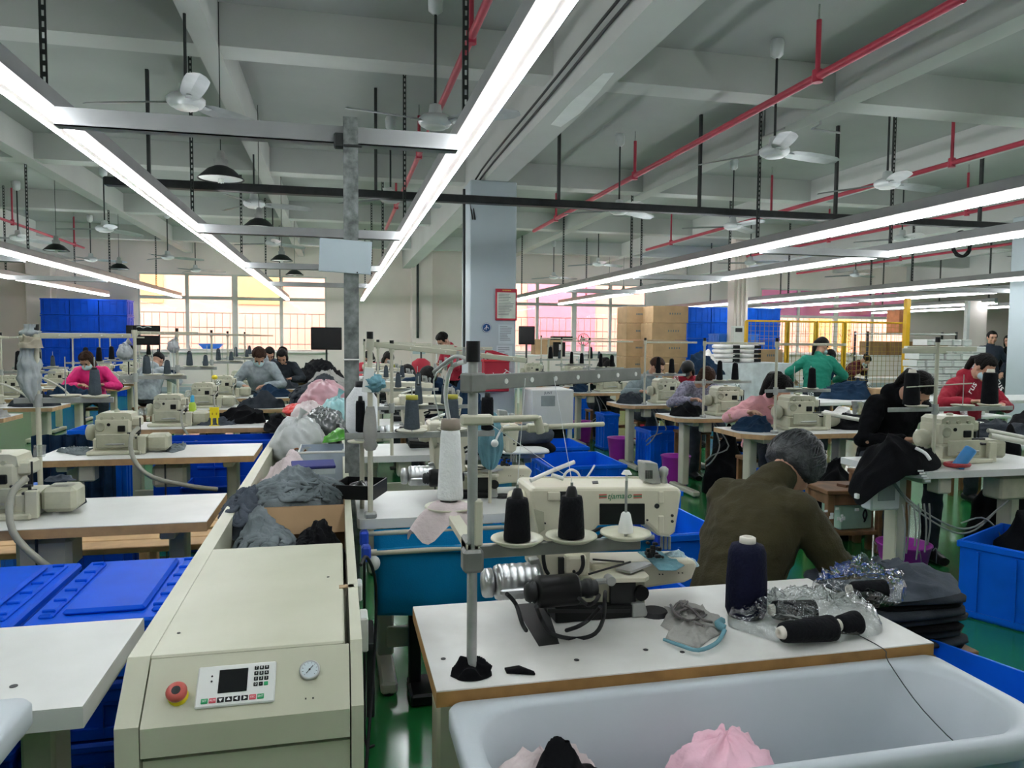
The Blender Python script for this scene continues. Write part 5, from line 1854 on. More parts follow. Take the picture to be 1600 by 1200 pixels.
# seats and crates under this row
def bench(label, loc, w=.9, d=.28, h=.45, m=None, rz=0):
    t = thing('wooden_bench', label, 'bench', loc, rz)
    g = G()
    for k in range(2):
        g.box((0, (-.25 + .5 * k) * d, h - .015), (w, d * .46, .03), .004)
    obj('seat', g, m or M_bench, t)
    for sx in (-1, 1):
        for sy in (-1, 1):
            obj('leg', G().box((sx * (w / 2 - .06), sy * (d / 2 - .04), (h - .03) / 2), (.045, .045, h - .03), .004), m or M_bench, t)
    obj('rail', G().box((0, 0, h * .4), (w - .1, .03, .05), .004), m or M_bench, t)
    return t
bench('pale wooden bench under the nearest plywood-edged table', (-1.1, 3.98, 0), 1.2, .3, .5)
bench('pale wooden bench under the second plywood-edged table', (-.77, 4.45, 0), .62, .3, .47)
bench('dark wooden stool under the tables by the wall side row', (-2.3, 6.6, 0), .5, .3, .5, M_brown)
crate('flat blue crate under the second plywood-edged table by the mesh bag', (-1.35, 4.62, 0), .5, .4, .5, 0, M_crate2)
crate('blue crate under the second plywood-edged table beside the conveyor', (-.8, 5.72, 0), .5, .38, .46, 0, M_crate2)
crate('wide blue crate with raised edge behind the second overlock', (-.91, 6.17, 0), .85, .38, .72, 0, M_crate2)
crate('tall blue crate before the second overlock', (-2.75, 5.5, 0), .6, .5, .68, .12, M_crate)
crate('blue crate beside the hanging navy trousers', (-2.05, 7.4, 0), .45, .4, .68, 0, M_crate)

# hanging navy trousers
g = G()
g.grid(lambda a, b: (-.28 + a * .56, .03 * math.sin(a * 40) + .02 * math.sin(a * 17), .72 - b * .62 + .01 * math.sin(a * 9)), 60, 6)
g.grid(lambda a, b: (-.28 + a * .56, .06 + .03 * math.sin(a * 37 + 1), .72 - b * .6), 60, 6, flip=True)
one('hanging_garment', g, M_cl_navy, 'navy garments hanging like a curtain from the side row table', 'clothes', (at(112, 660, y=6.3).x, 6.3, .02))
one('garment_pile', heap(.3, .25, .45, 131, .07, 9), M_cl_blk, 'black garment heap under the side row table behind the wrapped stand', 'clothes', (-3.0, 5.9, .0))
one('garment_pile', heap(.18, .18, .2, 133, .05, 16), mat('cream_rope', '#c9b79a', .8), 'cream straps heaped in front of the side row', 'clothes', (-2.15, 5.2, .56))
crate('blue crate carrying the cream straps', (-2.15, 5.2, .0), .5, .4, .55, 0, M_crate3)

# ------------------------------------------------------------------ aisle-side row continuing behind the front table (x 0.1 .. 1.35)
RT = [3.09, 4.75, 6.4, 8.05, 9.7, 11.35]
for i, y in enumerate(RT):
    nm = ORD[i] + ' behind the front machine'
    make_table('white table with rounded white edge, ' + nm, .075 if i == 0 else .11, 1.33, y, y + .56, M_lam, rnd_=.03, legx=(-.5, .5))
    m2 = dup(hm, 'ivory interlock machine on the white-edged table, ' + nm, (hm.location.x - .08, hm.location.y + y - 1.537, .76))
    for c in list(m2.children):
        if c.name.startswith(('printed_logo', 'red_stripe', 'green_stripe', 'dark_label', 'power_cable', 'thread_hook')) or (i > 1 and c.name.startswith(('guide_rod', 'screw', 'head_strip', 'column_screw', 'bed_screw'))):
            for gc in list(c.children):
                bpy.data.objects.remove(gc)
            bpy.data.objects.remove(c)
# canvas sling
t = thing('canvas_sling', 'teal canvas sling bin hung on rods before the white-edged table behind the front machine', 'canvas bin', (.7, 2.98, 0))
prof = [(.115, .715), (.11, .6), (.1, .48), (.06, .42), (0, .405), (-.06, .42), (-.095, .5), (-.11, .6), (-.118, .69), (-.135, .70), (-.13, .675)]
g = G()
def sl_(a, b):
    k = b * (len(prof) - 1)
    i = min(int(k), len(prof) - 2)
    f = k - i
    y = prof[i][0] * (1 - f) + prof[i + 1][0] * f
    z = prof[i][1] * (1 - f) + prof[i + 1][1] * f
    return (-.56 + a * 1.12, y + .006 * noise.noise(V((a * 5, b * 4, 0))), z + .008 * noise.noise(V((a * 4, b * 3, 5))) - .03 * math.sin(PI * a) * (1 if .2 < b < .75 else 0))
g.grid(sl_, 40, 40)
o = obj('canvas', g, M_teal, t)
s_ = o.modifiers.new('s', 'SOLIDIFY')
s_.thickness = .004
g = G()
g.cyl((-.6, -.13, .69), (.58, -.13, .69), .012, n=10)
g.cyl((-.6, .118, .7), (.58, .118, .7), .012, n=10)
obj('rod', g, M_legs, t)
objs('end_bracket', [G().box((x, y_, .69), (.035, .05, .06), .008) for x in (-.6, .58) for y_ in (-.13, .09)], M_bluev, t)
g = G()
g.ball((-.57, -.15, .655), (.022, .018, .028), 12, 8)
obj('clip', g, M_pulley, t)
g = G()
for x in (-.58, .56):
    g.box((x, -.02, .33), (.03, .24, .03), .004)
    g.box((x, -.02, .17), (.03, .03, .34), .004)
obj('bracket_arm', g, M_rod, t)
t = thing('table_pedal', 'dark pedal stand with black foot plate under the canvas sling', 'pedal', (.31, 3.13, 0))
obj('post', G().box((0, 0, .18), (.05, .06, .32), .006), M_black, t)
obj('foot', G().box((.02, -.05, .03), (.1, .2, .05), .01), M_black, t)
obj('bar', G().box((.3, .06, .22), (.6, .04, .05), .006), M_dark, t)
g = G()
g.tube([(.07, 2.5, .75), (.095, 2.62, .74), (.13, 2.72, .6), (.12, 2.7, .3), (.07, 2.3, .03), (.08, 2.0, .012), (.16, 1.75, .012), (.24, 1.62, .012)], .006, 6)
one('power_cable', g, M_rubber, 'black power cable running down the conveyor side to the floor', 'cable')
g = G()
g.tube([(.085, 2.6, .74), (.09, 2.75, .3), (.085, 2.6, .1), (.12, 2.7, .02)], .005, 6)
one('power_cable', g, M_rubber, 'second black cable beside the conveyor under the canvas sling', 'cable')
# stand of the second table with cones
t2 = stand('thread stand wrapped in grey cloth with yellow-topped cones on the table behind the front machine', (.128, 3.12, .76), 0, .735, ((.17, 0), (.34, .02)), .34, .52, .1, .66, M_legs)
for x, w in ((.17, 'nearer its pole'), (.34, 'farther from its pole')):
    s_ = spool('slate cone with yellow top on the stand behind the front machine, ' + w, (.128 + x, 3.12 + (0 if x < .2 else .02), .76 + .362), .125, .033, M_yarn_g, M_corey, 0, taper=.8)
    obj('yellow_top', G().lathe([(.024, .124), (.026, .126), (.025, .142), (.012, .143)], n=16), M_corey, s_)
s_ = spool('black cone at the arm end of the stand behind the front machine', (.128 + .49, 3.13, .76 + .352), .14, .027, M_yarn_k, M_black, .02, taper=.95)
s_ = spool('slim black cone behind the cloth-wrapped pole', (.09, 3.16, .76 + .35), .13, .02, M_yarn_k, M_black, .02, taper=.95)
t = thing('bobbin_stand', 'short stand with disc carrying the big white bobbin', 'stand', (.1, 3.3, .76))
obj('post', G().cyl((0, 0, 0), (0, 0, .29), .01, n=8), M_legs, t)
obj('disc', G().lathe([(.01, .285), (.06, .29), (.062, .296), (.01, .298)], n=20), M_legs, t)
t = thing('yarn_bobbin', 'big white bottle-shaped yarn bobbin beside the steel post', 'bobbin', (.1, 3.3, 1.058))
obj('yarn', G().lathe([(.03, 0), (.066, .05), (.068, .06), (.066, .18), (.035, .225), (.032, .23)], n=24), M_yarn_w, t)
obj('core', G().lathe([(.02, .22), (.028, .225), (.028, .255), (.01, .256)], n=16), M_black, t)
one('wrap_cloth', G().ball((0, 0, .035), (.042, .036, .036), 30, 22, lambda d: 1 + .35 * noise.noise(V(d) * 2.4) + .2 * (ridge(V(d), 3, 4) - .5)), M_cl_teal, 'grey green rag tied high on the pole of the cloth-wrapped stand', 'cloth', (.145, 3.12, 1.28))
g = G()
g.rings([[V((.128 + (r + .006 * noise.noise(V((a, z * 30, 1)))) * math.cos(a), 3.12 + (r + .006 * noise.noise(V((a, z * 30, 2)))) * math.sin(a), z)) for a in [2 * PI * j / 18 for j in range(18)]] for r, z in ((.016, 1.22), (.022, 1.18), (.027, 1.13), (.03, 1.1), (.024, 1.08), (.03, 1.06), (.018, 1.04))])
one('wrap_cloth', g, M_cl_lg, 'grey rag wound low round the pole of the cloth-wrapped stand', 'cloth')
t = thing('hanging_tag', 'white paper tag hanging from the cloth-wrapped stand', 'tag', (.12, 3.1, 1.33))
obj('paper', G().box((0, 0, .0), (.04, .003, .1), .001), M_pulley, t)
t.rotation_euler[1] = .12
for i, y in enumerate(RT[1:5], 1):
    nm = ORD[i] + ' table behind the front machine'
    put(t2, 'thread stand with slate cones on the ' + nm, (.33, y + .03, .72), .1)
    for k, x in enumerate((.17, .34)):
        put(sp_g, 'slate cone %s, stand of the %s' % (('near the pole', 'at the arm end')[k], nm), (.33 + x, y + .05, 1.08))
    if i > 2:
        one('garment_pile', heap(.2, .19, .18, 150 + i, .05, 10), (M_cl_slate, M_cl_dk, M_cl_grey)[i % 3], 'garments heaped at the aisle end of the ' + nm, 'clothes', (1.12, y + .3, .76))
# ------------------------------------------------------------------ side row near the windows: pink jacket worker and neighbours
LL = [(6.0, -2.95), (7.4, -2.9), (8.55, -2.85), (9.75, -2.9), (11.6, -3.0), (12.7, -3.05), (14.2, -3.1), (15.8, -3.1)]
for i, (y, xr) in enumerate(LL):
    nm = ORD[i] + ' table of the window-side row'
    make_table('narrow white table with worn wooden edge, ' + nm, xr - 1.35, xr, y, y + .55, M_wood, .12 if i % 2 else 0, 1, cross=False)
    put(proto_ol, 'pale overlock machine on the ' + nm, (xr - .85, y + .28, .76))
    sx_ = xr - .85 + .1 * (i % 3)
    put(t2, 'slim thread stand on the ' + nm, (sx_, y + .52, .76))
    if i == 0:
        sk = spool('black yarn cone near the pole on the ' + nm, (sx_ + .17, y + .52, 1.122), .2, .045, M_yarn_k, M_black, .01)
    else:
        put(sk, 'black yarn cone near the pole on the ' + nm, (sx_ + .17, y + .52, 1.122))
    put(sp_g if i % 2 else sk, ('slate' if i % 2 else 'black') + ' yarn cone at the arm end on the ' + nm, (sx_ + .34, y + .54, 1.122))
    g = G()
    g.tube([V((xr - .7, y + .2, .98)), V((xr - .5, y + .12, 1.0)), V((xr - .28, y + .05, .9)), V((xr - .16, y + .02, .79))], .011, 7)
    one('suction_hose', g, M_hosew, 'white curved hose beside the machine on the ' + nm, 'hose')
    one('garment_pile', heap(.25, .16, .12, 120 + i, .05, 11), (M_cl_blk, M_cl_lg, M_cl_dk, M_cl_navy)[i % 4], 'garments left on the ' + nm, 'clothes', (xr - .25, y + .25, .76))
# garments at the aisle end of the third table
q = at(766, 688, y=3.30)
def hf_(d):
    a = math.atan2(d.y, d.x)
    return 1 + .07 * math.sin(a * 11 + 2 * d.z) + .1 * noise.noise(V(d) * 2.2)
g = G().ball((0, 0, 0), (.055, .07, .125), 66, 26, hf_)
one('hanging_garment', g, M_cl_teal, 'pale teal striped garment bundle hanging beside the tall stand over the second table', 'clothes', q)
g = G().cyl((0, 0, 0), (0, 0, q.z + .11 - .76), .008, n=8)
one('garment_hook', g, M_legs, 'thin rod holding the pale teal garment bundle up', 'rod', (q.x, q.y, .76))
t = thing('pom_cord', 'white cord with round toggle hanging on the teal garment', 'cord', (q.x - .0, q.y - .1, q.z + .0))
obj('toggle', G().ball((0, 0, 0), .017, 12, 8), M_pulley, t)
obj('cord', G().tube([(0, 0, 0), (.02, .01, .04), (.045, .02, .07), (.07, .03, .075)], .005, 6), M_pulley, t)
one('garment_pile', folded(.5, .34, .1, 3), M_cl_slate, 'folded slate trousers at the aisle end of the second white-edged table', 'clothes', (1.12, 4.78, .83))
one('garment_pile', folded(.56, .4, .07, 5), M_cl_blk, 'folded black garments under the slate trousers', 'clothes', (1.1, 4.8, .762))
one('paper_sheet', folded(.3, .2, .025, 9), M_pulley, 'rolled white sheet jutting over the aisle beside the folded trousers', 'paper', (1.12, 4.5, .8))
crate('blue crate under the aisle end of the second white-edged table', (1.2, 4.4, 0), .5, .42, .52)
# sewing hems hanging on the row
one('garment_pile', heap(.2, .2, .32, 161, .06, 9), M_cl_navy, 'navy jacket lying over the machine farther along the aisle row', 'clothes', (1.12, 6.75, .76))

# crates along the aisle
crate('large open blue crate in the aisle beyond the front machine', (2.21, 6.85, 0), .72, .8, .36, 0, M_crate, ribs=6)
crate('large open blue crate in the aisle, behind the first one', (2.3, 7.95, 0), .6, .7, .36, 0, M_crate, ribs=5)
crate('open blue crate by the foot of the column', (1.75, 8.9, 0), .5, .6, .42, 0, M_crate)
crate('blue crate standing across the aisle behind the big ivory machine', (1.95, 5.2, 0), .9, .5, .42, 0, M_crate)
crate('blue crate on the aisle floor beside the seated woman in the olive sweater', (1.63, 3.65, 0), .5, .55, .55, 0, M_crate, ribs=3)
crate('near blue crate between the cylinder arm and the olive sweater', (1.06, 2.5, 0), .34, .36, .6, 0, M_crate, ribs=3)
# ------------------------------------------------------------------ row of single tables along the other conveyor (x 3.15 .. 4.35)
RC = [3.62, 5.3, 6.52, 7.95, 9.9, 11.25]
fb = None
for i, y in enumerate(RC):
    nm = ORD[i] + ' in the row of the woman in pink'
    make_table(('white-edged' if i == 0 else 'wood-edged') + ' sewing table on cream legs, ' + nm, 3.14, 4.8 if i == 1 else 4.36, y, y + .58, M_lam if i == 0 else M_wood, .13, -1, cross=False, legx=(-.64, .2) if i == 1 else (-.42, .42))
    lab = 'cream flat-bed machine on the table, ' + nm
    P_ = V((3.72 + (.05 if i == 0 else .1), y + .33, .76))
    if fb is None:
        fb = overlock(lab, P_)
        fb.scale = (1.05, 1, .95)
    else:
        dup(fb, lab, P_)
t3 = stand('thread stand with black cone on the white-edged table before the black-hooded worker', (3.4, 3.72, .76), 0, .74, ((.42, .04), (-.1, .03), (.22, .03)), .35, .55, .32, .0, M_legs)
g = G()
g.box((-.09, 0, .69), (.3, .006, .03), .002)
g.box((.2, .18, .7), (.5, .006, .03), .002, None)
g.cyl((-.2, 0, .48), (.25, 0, .5), .004, n=6)
obj('guide_bar', g, M_legs, t3)
sb = spool('tall black yarn cone on the disc before the black-hooded worker', (3.27, 3.76, .76 + .372), .19, .047, M_yarn_k, M_corew, .02, taper=.86)
dup(sb, 'tall black yarn cone on the disc before the red-hooded worker', (3.82, 3.76, .76 + .372))
for i, y in enumerate(RC[1:], 1):
    nm = ORD[i] + ' table of the pink worker row'
    st = dup(t2, 'thread stand at the corner of the ' + nm, (3.42, y + .1, .76), .05)
    sk2 = put(sk, 'black yarn cone at the arm end on the ' + nm, (3.76, y + .12, 1.12))
    sk2.scale = (.8, .8, .8)
    if i > 1:
        put(sk, 'black yarn cone beside the pole on the ' + nm, (3.59, y + .11, 1.12)).scale = (.7, .7, .9)
    # pale suction tube sloping down to the aisle
    g = G()
    g.cyl((3.95, y + .25, .9), (4.6, y + .12, .79), .016, n=8)
    one('suction_tube', g, M_hosew, 'pale straight suction tube of the ' + nm, 'tube')
    one('garment_pile', heap(.17, .17, .1, 170 + i, .04, 12), (M_cl_dk, M_cl_navy, M_cl_blk)[i % 3], 'dark garments lying on the ' + nm, 'clothes', (3.36, y + .33, .76))
    g = G()
    g.tube([(3.5, y + .05, .72), (3.56, y + .02, .5), (3.48, y, .36), (3.42, y + .02, .3)], .007, 5)
    g.tube([(3.6, y + .3, .74), (3.7, y + .1, .48), (3.5, y + .05, .4), (3.43, y + .06, .34)], .007, 5)
    one('power_cable', g, M_cable, 'grey cables looping under the ' + nm, 'cable')
g = G()
g.cyl((3.98, 3.9, .92), (4.7, 3.7, .78), .018, n=8)
g.cyl((3.98, 3.92, .95), (4.7, 3.76, .81), .014, n=8)
one('suction_tube', g, M_hosew, 'pair of pale suction tubes beside the front machine of the pink row', 'tube')
g = G()
for k in range(2):
    g.tube([(3.2, 3.8 + .02 * k, .68), (3.26, 3.7, .56 - .02 * k), (3.45, 3.62, .44 - .03 * k), (3.62, 3.62, .43 - .02 * k), (3.85, 3.68, .52), (4.0, 3.72, .58)], .0055, 6)
g.tube([(3.5, 3.6, .46), (3.66, 3.62, .48), (3.8, 3.65, .4), (3.86, 3.66, .3)], .005, 6)
one('power_cable', g, M_cable, 'grey cables looping round the cream leg of the white-edged table', 'cable')
# black garment with white marks draped over the table corner
g = heap(.27, .2, .12, 181, .04, 9, 50)
g.v = [(x, y, z - max(0, -x - .08) * 1.25 - max(0, -y - .12) * .6) for x, y, z in g.v]
dg_ = one('draped_garment', g, M_cl_blk, 'black garment with white printed marks draped over the table corner', 'clothes', (3.23, 3.82, .79))
g = G()
rnd = random.Random(9)
for p0, n_ in (((-.1, -.1, .09), 0),):
    pass
def strip(a, b, w, name='stripe'):
    G_ = G()
    G_.tube([a, V(a).lerp(V(b), .5) + V((0, 0, .006)), b], w, 5, 3)
    return G_
a = G()
a.tube([(.02, -.13, .1), (.05, -.17, .075), (.06, -.2, .04)], .01, 5, 3)
for k in range(5):
    a.box((-.005 + k * .012, -.205, -.02 - k * .015), (.035, .006, .008), 0, None)
a.box((-.28, -.03, -.19), (.02, .03, .03), .004)
obj('white_mark', a, M_letter, dg_)
g = G()
for k in range(6):
    x = 3.12 + k * .035
    g.tube([(x, 3.62, .58), (x + .005 * (-1) ** k, 3.6, .45), (x + .01 * (-1) ** k, 3.61, .26 + .04 * (k % 3))], .005, 5)
one('drawcord', g, M_cable, 'grey drawcords dangling from the black draped garment', 'cord')
t = thing('control_box', 'white control box under the corner of the white-edged table', 'control box', (3.2, 3.9, .5))
obj('case', G().box((0, 0, .09), (.2, .1, .2), .01), M_pulley, t)
obj('panel', G().box((0, -.052, .1), (.12, .004, .1), .003), mat('grey_panel', '#9aa09e', .5), t)
t = thing('spray_bottle', 'blue cylinder bottle with red rubber ring on the white-edged table', 'bottle', (3.55, 3.7, .765))
obj('bottle', G().lathe([(.03, 0), (.034, .01), (.034, .13), (.026, .14), (.01, .142)], n=16), mat('sky_blue_can', '#3f86c4', .4), t)
t.rotation_euler = (0.25, .5, 0)
g = G()
g.tube([(.07 * math.cos(a * PI / 6), .05 * math.sin(a * PI / 6), .02) for a in range(13)], .013, 6, 2)
one('rubber_ring', g, mat('red_ring', '#a8343a', .5), 'red rubber ring lying round the blue bottle', 'ring', (3.56, 3.71, .762))
t = thing('drive_box', 'grey motor control unit hung under the white-edged table', 'control box', (3.98, 3.75, .56))
obj('case', G().box((0, 0, .07), (.26, .14, .14), .012), M_cream2, t)

# wooden stool with shelf
t = thing('wooden_stool', 'dark wooden stool with shelf beside the white-edged table', 'stool', V((3.57, 4.72, 0)), -.12)
sw, sd, sh = .42, .32, .46
obj('seat', G().box((0, 0, sh - .015), (sw + .04, sd + .04, .03), .005), M_brown, t)
for sx in (-1, 1):
    for sy in (-1, 1):
        obj('leg', G().box((sx * (sw / 2 - .02), sy * (sd / 2 - .02), (sh - .03) / 2), (.05, .05, sh - .03), .004), M_brown, t)
g = G()
g.box((0, -sd / 2 + .02, sh - .07), (sw, .02, .08), .003)
g.box((-sw / 2 + .02, 0, sh - .07), (.02, sd, .08), .003)
obj('apron', g, M_brown, t)
obj('shelf', G().box((0, 0, .15), (sw, sd, .03), .004), M_brown, t)
sl = t.location
t = thing('mint_box', 'mint green plastic box on the shelf of the dark wooden stool', 'box', sl + V((.02, 0, .166)))
obj('box', G().box((.0, 0, .11), (.26, .22, .22), .008), mat('mint_plastic', '#a9c9b4', .5), t)
g = G()
g.tube([(.06, -.115, .05), (.08, -.116, .1), (.065, -.116, .14), (.05, -.116, .1), (.07, -.116, .06)], .006, 5)
obj('hook', g, M_black, t)
one('floppy_book', G().box((0, 0, .01), (.12, .08, .02), .003), mat('brown_leather', '#6b4a36', .5), 'brown wallet on the seat of the dark wooden stool', 'wallet', sl + V((.0, -.02, sh)), .3)
bench('small dark wooden stool behind the head of the olive sweater woman', at(1165, 755, z=0) + V((0, .3, 0)), .38, .3, .45, M_brown)
bench('wooden stool with orange cushion by the purple bin', at(975, 690, z=0) + V((.1, .3, 0)), .42, .3, .47, M_brown)
one('seat_cushion', G().box((0, 0, .02), (.44, .32, .04), .015), mat('orange_cushion', '#c9875a', .8), 'orange cushion on the stool by the purple bin', 'cushion', at(975, 690, z=0) + V((.1, .3, .47)))
one('red_seat_cloth', heap(.16, .14, .3, 191, .04, 8), mat('dark_red_cloth', '#8e1626', .85), 'dark red cloth bundle beneath the orange cushion stool', 'cloth', at(985, 692, z=0) + V((.25, .2, 0)))

# bins and crates in this row
for (u, v), w, r in (((1055, 757), 'beside the leg of the pink worker table', .15), ((968, 722), 'under the table nearer the column', .15), ((910, 690), 'farthest along, near the column', .14)):
    p = at(u, v, z=0)
    bin_basket('purple waste bin ' + w, p, r, .3)
p = at(1418, 905, z=0)
bb = bin_basket('purple bin with threads over its rim at the foot of the white-edged table', p + V((.05, .1, 0)), .16, .2)
tl = []
for k in range(7):
    a = k * .9
    tl.append(G().tube([(.165 * math.cos(a), .165 * math.sin(a), .18), (.185 * math.cos(a), .185 * math.sin(a), .2), (.185 * math.cos(a + .1), .185 * math.sin(a + .1), .1)], .003, 4))
objs('thread', tl, M_cable, bb)
cc = at(1480, 930, z=0)
crate('blue crate with black garment at the end of the front aisle', cc + V((.28, -.55, 0)), .62, .9, .42, .45, M_crate, ribs=4)
heap_obj('garment_heap', 'black garment spilling out of the blue crate at the aisle end', 'clothes', cc + V((.36, -.45, .3)), .32, .36, .34, M_cl_blk, 195, .06, 6)
crate('blue crate leaning behind the grey-haired woman before the stool', V((3.72, 5.5, 0)), .44, .5, .42, 0, M_crate, ribs=4)
heap_obj('garment_heap', 'black garments with white tags heaped behind the grey-haired woman', 'clothes', V((3.78, 5.12, .0)), .33, .22, .5, M_cl_blk, 197, .06, 7)
crate('blue crate under the table in front of the worker in pink', V((4.5, 7.5, 0)), .45, .6, .42, 0, M_crate, ribs=4)
heap_obj('garment_heap', 'black garments with white tags in the crate by the pink worker', 'clothes', V((4.5, 7.5, .3)), .3, .3, .3, M_cl_blk, 199, .06, 8)
crate('blue crate between the cream legs by the purple bins', V((3.75, 8.25, 0)), .5, .45, .46, 0, M_crate, ribs=6)
crate('tall blue crate by the column end of the row', V((3.74, 11.5, 0)), .5, .42, .56, 0, M_crate, ribs=6)
crate('slim blue crate beside the orange stool', V((3.6, 9.75, 0)), .2, .35, .5, 0, M_crate, ribs=2)
for k, (c, w, d) in enumerate((((1300, 805), .5, .1), ((1150, 690), .4, .1))):
    g = G()
    rnd = random.Random(20 + k)
    p = at(*c, z=.35 + .1 * k)
    for j in range(12):
        g.box((rnd.uniform(-w / 2, w / 2), rnd.uniform(-.05, .05), rnd.uniform(-.03, .04)), (rnd.uniform(.01, .03), .006, rnd.uniform(.012, .03)), 0, None)
    one('white_tag', g, M_letter, ('white care tags scattered on the black garments behind the grey-haired woman', 'white care tags on the black garments by the pink worker')[k], 'tags', p, 0, None, 'stuff')
# near crate at the right of the tub
a_, b_ = at(1448, 992, z=.45), at(1640, 1060, z=.45)
dv = (b_ - a_)
ang = math.atan2(dv.y, dv.x)
nn = V((-dv.y, dv.x, 0)).normalized()
crate('near blue crate beside the rounded end of the grey tub', V(((a_.x + b_.x) / 2 + .02, (a_.y + b_.y) / 2 - .03, 0)) - nn * .26 * (1 if nn.dot(V((0, 1, 0))) > 0 else -1), dv.length + .05, .46, .45, ang, M_crate, ribs=4)
p = at(1575, 1200, z=.3)
crate('second near blue crate low under the end of the grey tub', V((1.62, 1.08, 0)), .42, .3, .34, .1, M_crate, ribs=3)

# stack of dark folded trousers on a stool
p = at(1450, 990, z=.45)
p = V((2.02, 2.36, 0))
bench('dark wooden stool carrying the stack of dark trousers', p, .42, .36, .40, M_brown)
z = .40
for k in range(8):
    h = .022 + .006 * (k % 3)
    o = one('folded_trousers', folded(.4 - .012 * (k % 4), .34, h, 30 + k), M_cl_dk if k % 3 else M_cl_blk, 'folded dark trousers, %s of the stack by the olive sweater woman' % (ORD[k] + ' from the bottom'), 'clothes', p + V((.01 * math.sin(k * 2), .01 * math.cos(k * 3), z)), .08 * math.sin(k * 1.7), 'dark trousers stacked on the stool')
    z += h * .92
one('garment_pile', heap(.27, .22, .05, 203, .03, 11, 50), M_cl_slate, 'loose slate trousers spread on top of the dark trousers stack', 'clothes', p + V((-.02, .05, z)))

# black clothes stored under the tables of this row
for k, (x, y, rx, ry, h, w) in enumerate(((4.44, 4.22, .2, .24, .62, 'beside the stool of the black-hooded worker'), (3.76, 6.78, .24, .2, .52, 'under the third table of the pink worker row'))):
    heap_obj('garment_heap', 'black clothes heaped ' + w, 'clothes', (x, y, 0), rx, ry, h, M_cl_blk, 230 + k, .05, 7)
# ------------------------------------------------------------------ things on the column
YC = 9.498
def onwall(u0, v0, u1, v1, y):
    a, b = at(u0, v0, y=y), at(u1, v1, y=y)
    return a.x, b.x, b.z, a.z
x0, x1, z0, z1 = onwall(774, 451, 807, 501, YC)
t = thing('framed_notice', 'red framed notice with lines of text high on the column', 'notice', ((x0 + x1) / 2, YC - .012, (z0 + z1) / 2))
w, h = x1 - x0, z1 - z0
obj('frame', G().box((0, 0, 0), (w, .02, h), .003), M_redp, t)
obj('sheet', G().box((0, -.011, -.01), (w * .86, .003, h * .82), 0), mat('cream_sheet', '#d5dbcf', .6), t)
g = G()
rnd = random.Random(4)
for k in range(14):
    l = w * rnd.uniform(.45, .74)
    g.box((-w * .37 + l / 2, -.0135, h * .33 - k * h * .05), (l, .001, h * .014))
obj('text_line', g, M_ink, t)
g = G()
for k in range(8):
    g.box((-w * .16 + k * w * .05, -.011, h * .45), (w * .032, .002, h * .035))
obj('title', g, mat('gold_print', '#e0b050', .5), t)
p = at(760, 512, y=YC)
t = thing('round_sign', 'round blue sticker with white figure on the column', 'sign', (p.x, YC - .004, p.z))
obj('disc', G().cyl((0, 0, 0), (0, -.006, 0), .062, n=28), mat('sign_blue', '#1f4f86', .5), t)
g = G()
g.tube([V((.055 * math.cos(a * PI / 12), -.007, .055 * math.sin(a * PI / 12))) for a in range(25)], .003, 5, 1)
g.box((0, -.008, .02), (.014, .002, .02))
g.tube([(-.03, -.007, -.02), (0, -.007, .01), (.03, -.007, -.01)], .004, 5, 2)
g.tube([(0, -.007, .01), (-.008, -.007, -.03)], .004, 5, 1)
obj('pictogram', g, M_letter, t)
for (u0, v0, u1, v1), w_ in (((779, 507, 803, 537), 'upper'), ((776, 540, 800, 575), 'lower')):
    x0, x1, z0, z1 = onwall(u0, v0, u1, v1, YC)
    t = thing('paper_notice', w_ + ' white printed sheet taped to the column', 'notice', ((x0 + x1) / 2, YC - .003, (z0 + z1) / 2))
    obj('sheet', G().box((0, 0, 0), (x1 - x0, .003, z1 - z0)), M_paper, t)
    g = G()
    for k in range(9):
        l = (x1 - x0) * rnd.uniform(.4, .8)
        g.box((-(x1 - x0) * .42 + l / 2, -.002, (z1 - z0) * (.4 - k * .09)), (l, .001, .006))
    obj('text_line', g, M_ink, t)
x0, x1, z0, z1 = onwall(760, 545, 797, 575, YC - .2)
t = thing('fire_notice', 'tilted red and white instruction board above the red extinguisher box', 'notice', ((x0 + x1) / 2, YC - .03, (z0 + z1) / 2))
w, h = x1 - x0, z1 - z0
obj('board', G().box((0, 0, 0), (w, .012, h * .7), .002), M_redp, t)
obj('sheet', G().box((0, -.008, -.01), (w * .88, .003, h * .4)), mat('pale_sheet', '#cfd6c4', .6), t)
g = G()
g.tube([(-w * .35, -.012, -.05), (-w * .1, -.012, .01), (0, -.012, -.02), (w * .2, -.012, .0), (w * .35, -.012, .03)], .008, 5)
obj('black_wire', g, M_black, t)
t.rotation_euler[1] = .3
x0, x1, z0, z1 = onwall(757, 562, 796, 612, YC - .2)
w, h = x1 - x0, z1 - z0
t = thing('extinguisher_box', 'red fire extinguisher box with white characters at the foot of the column', 'fire box', ((x0 + x1) / 2, YC - .1, z0))
obj('case', G().box((0, 0, h / 2), (w, .18, h), .01), M_redp, t)
obj('lid', G().box((0, 0, h * .96), (w + .02, .2, .03), .006), mat('red_lid', '#c8303c', .45), t)
text('lettering', '灭火器箱', .075, M_letter, t, (0, -.092, h * .3), (PI / 2, 0, 0))
g = G()
g.tube([(.1, -.1, h * .7), (.2, -.12, h * .5), (.13, -.11, h * .25), (.05, -.11, h * .45), (.12, -.12, h * .65)], .006, 5)
g.tube([(-.05, -.1, h * .6), (-.02, -.12, h * .3), (.04, -.11, h * .2)], .005, 5)
obj('hung_cord', g, M_pulley, t)
one('box_plinth', G().box((0, 0, .27), (.42, .3, .54), .01), M_col, 'pale grey plinth carrying the red extinguisher box', 'plinth', (t.location.x, 9.35, 0))

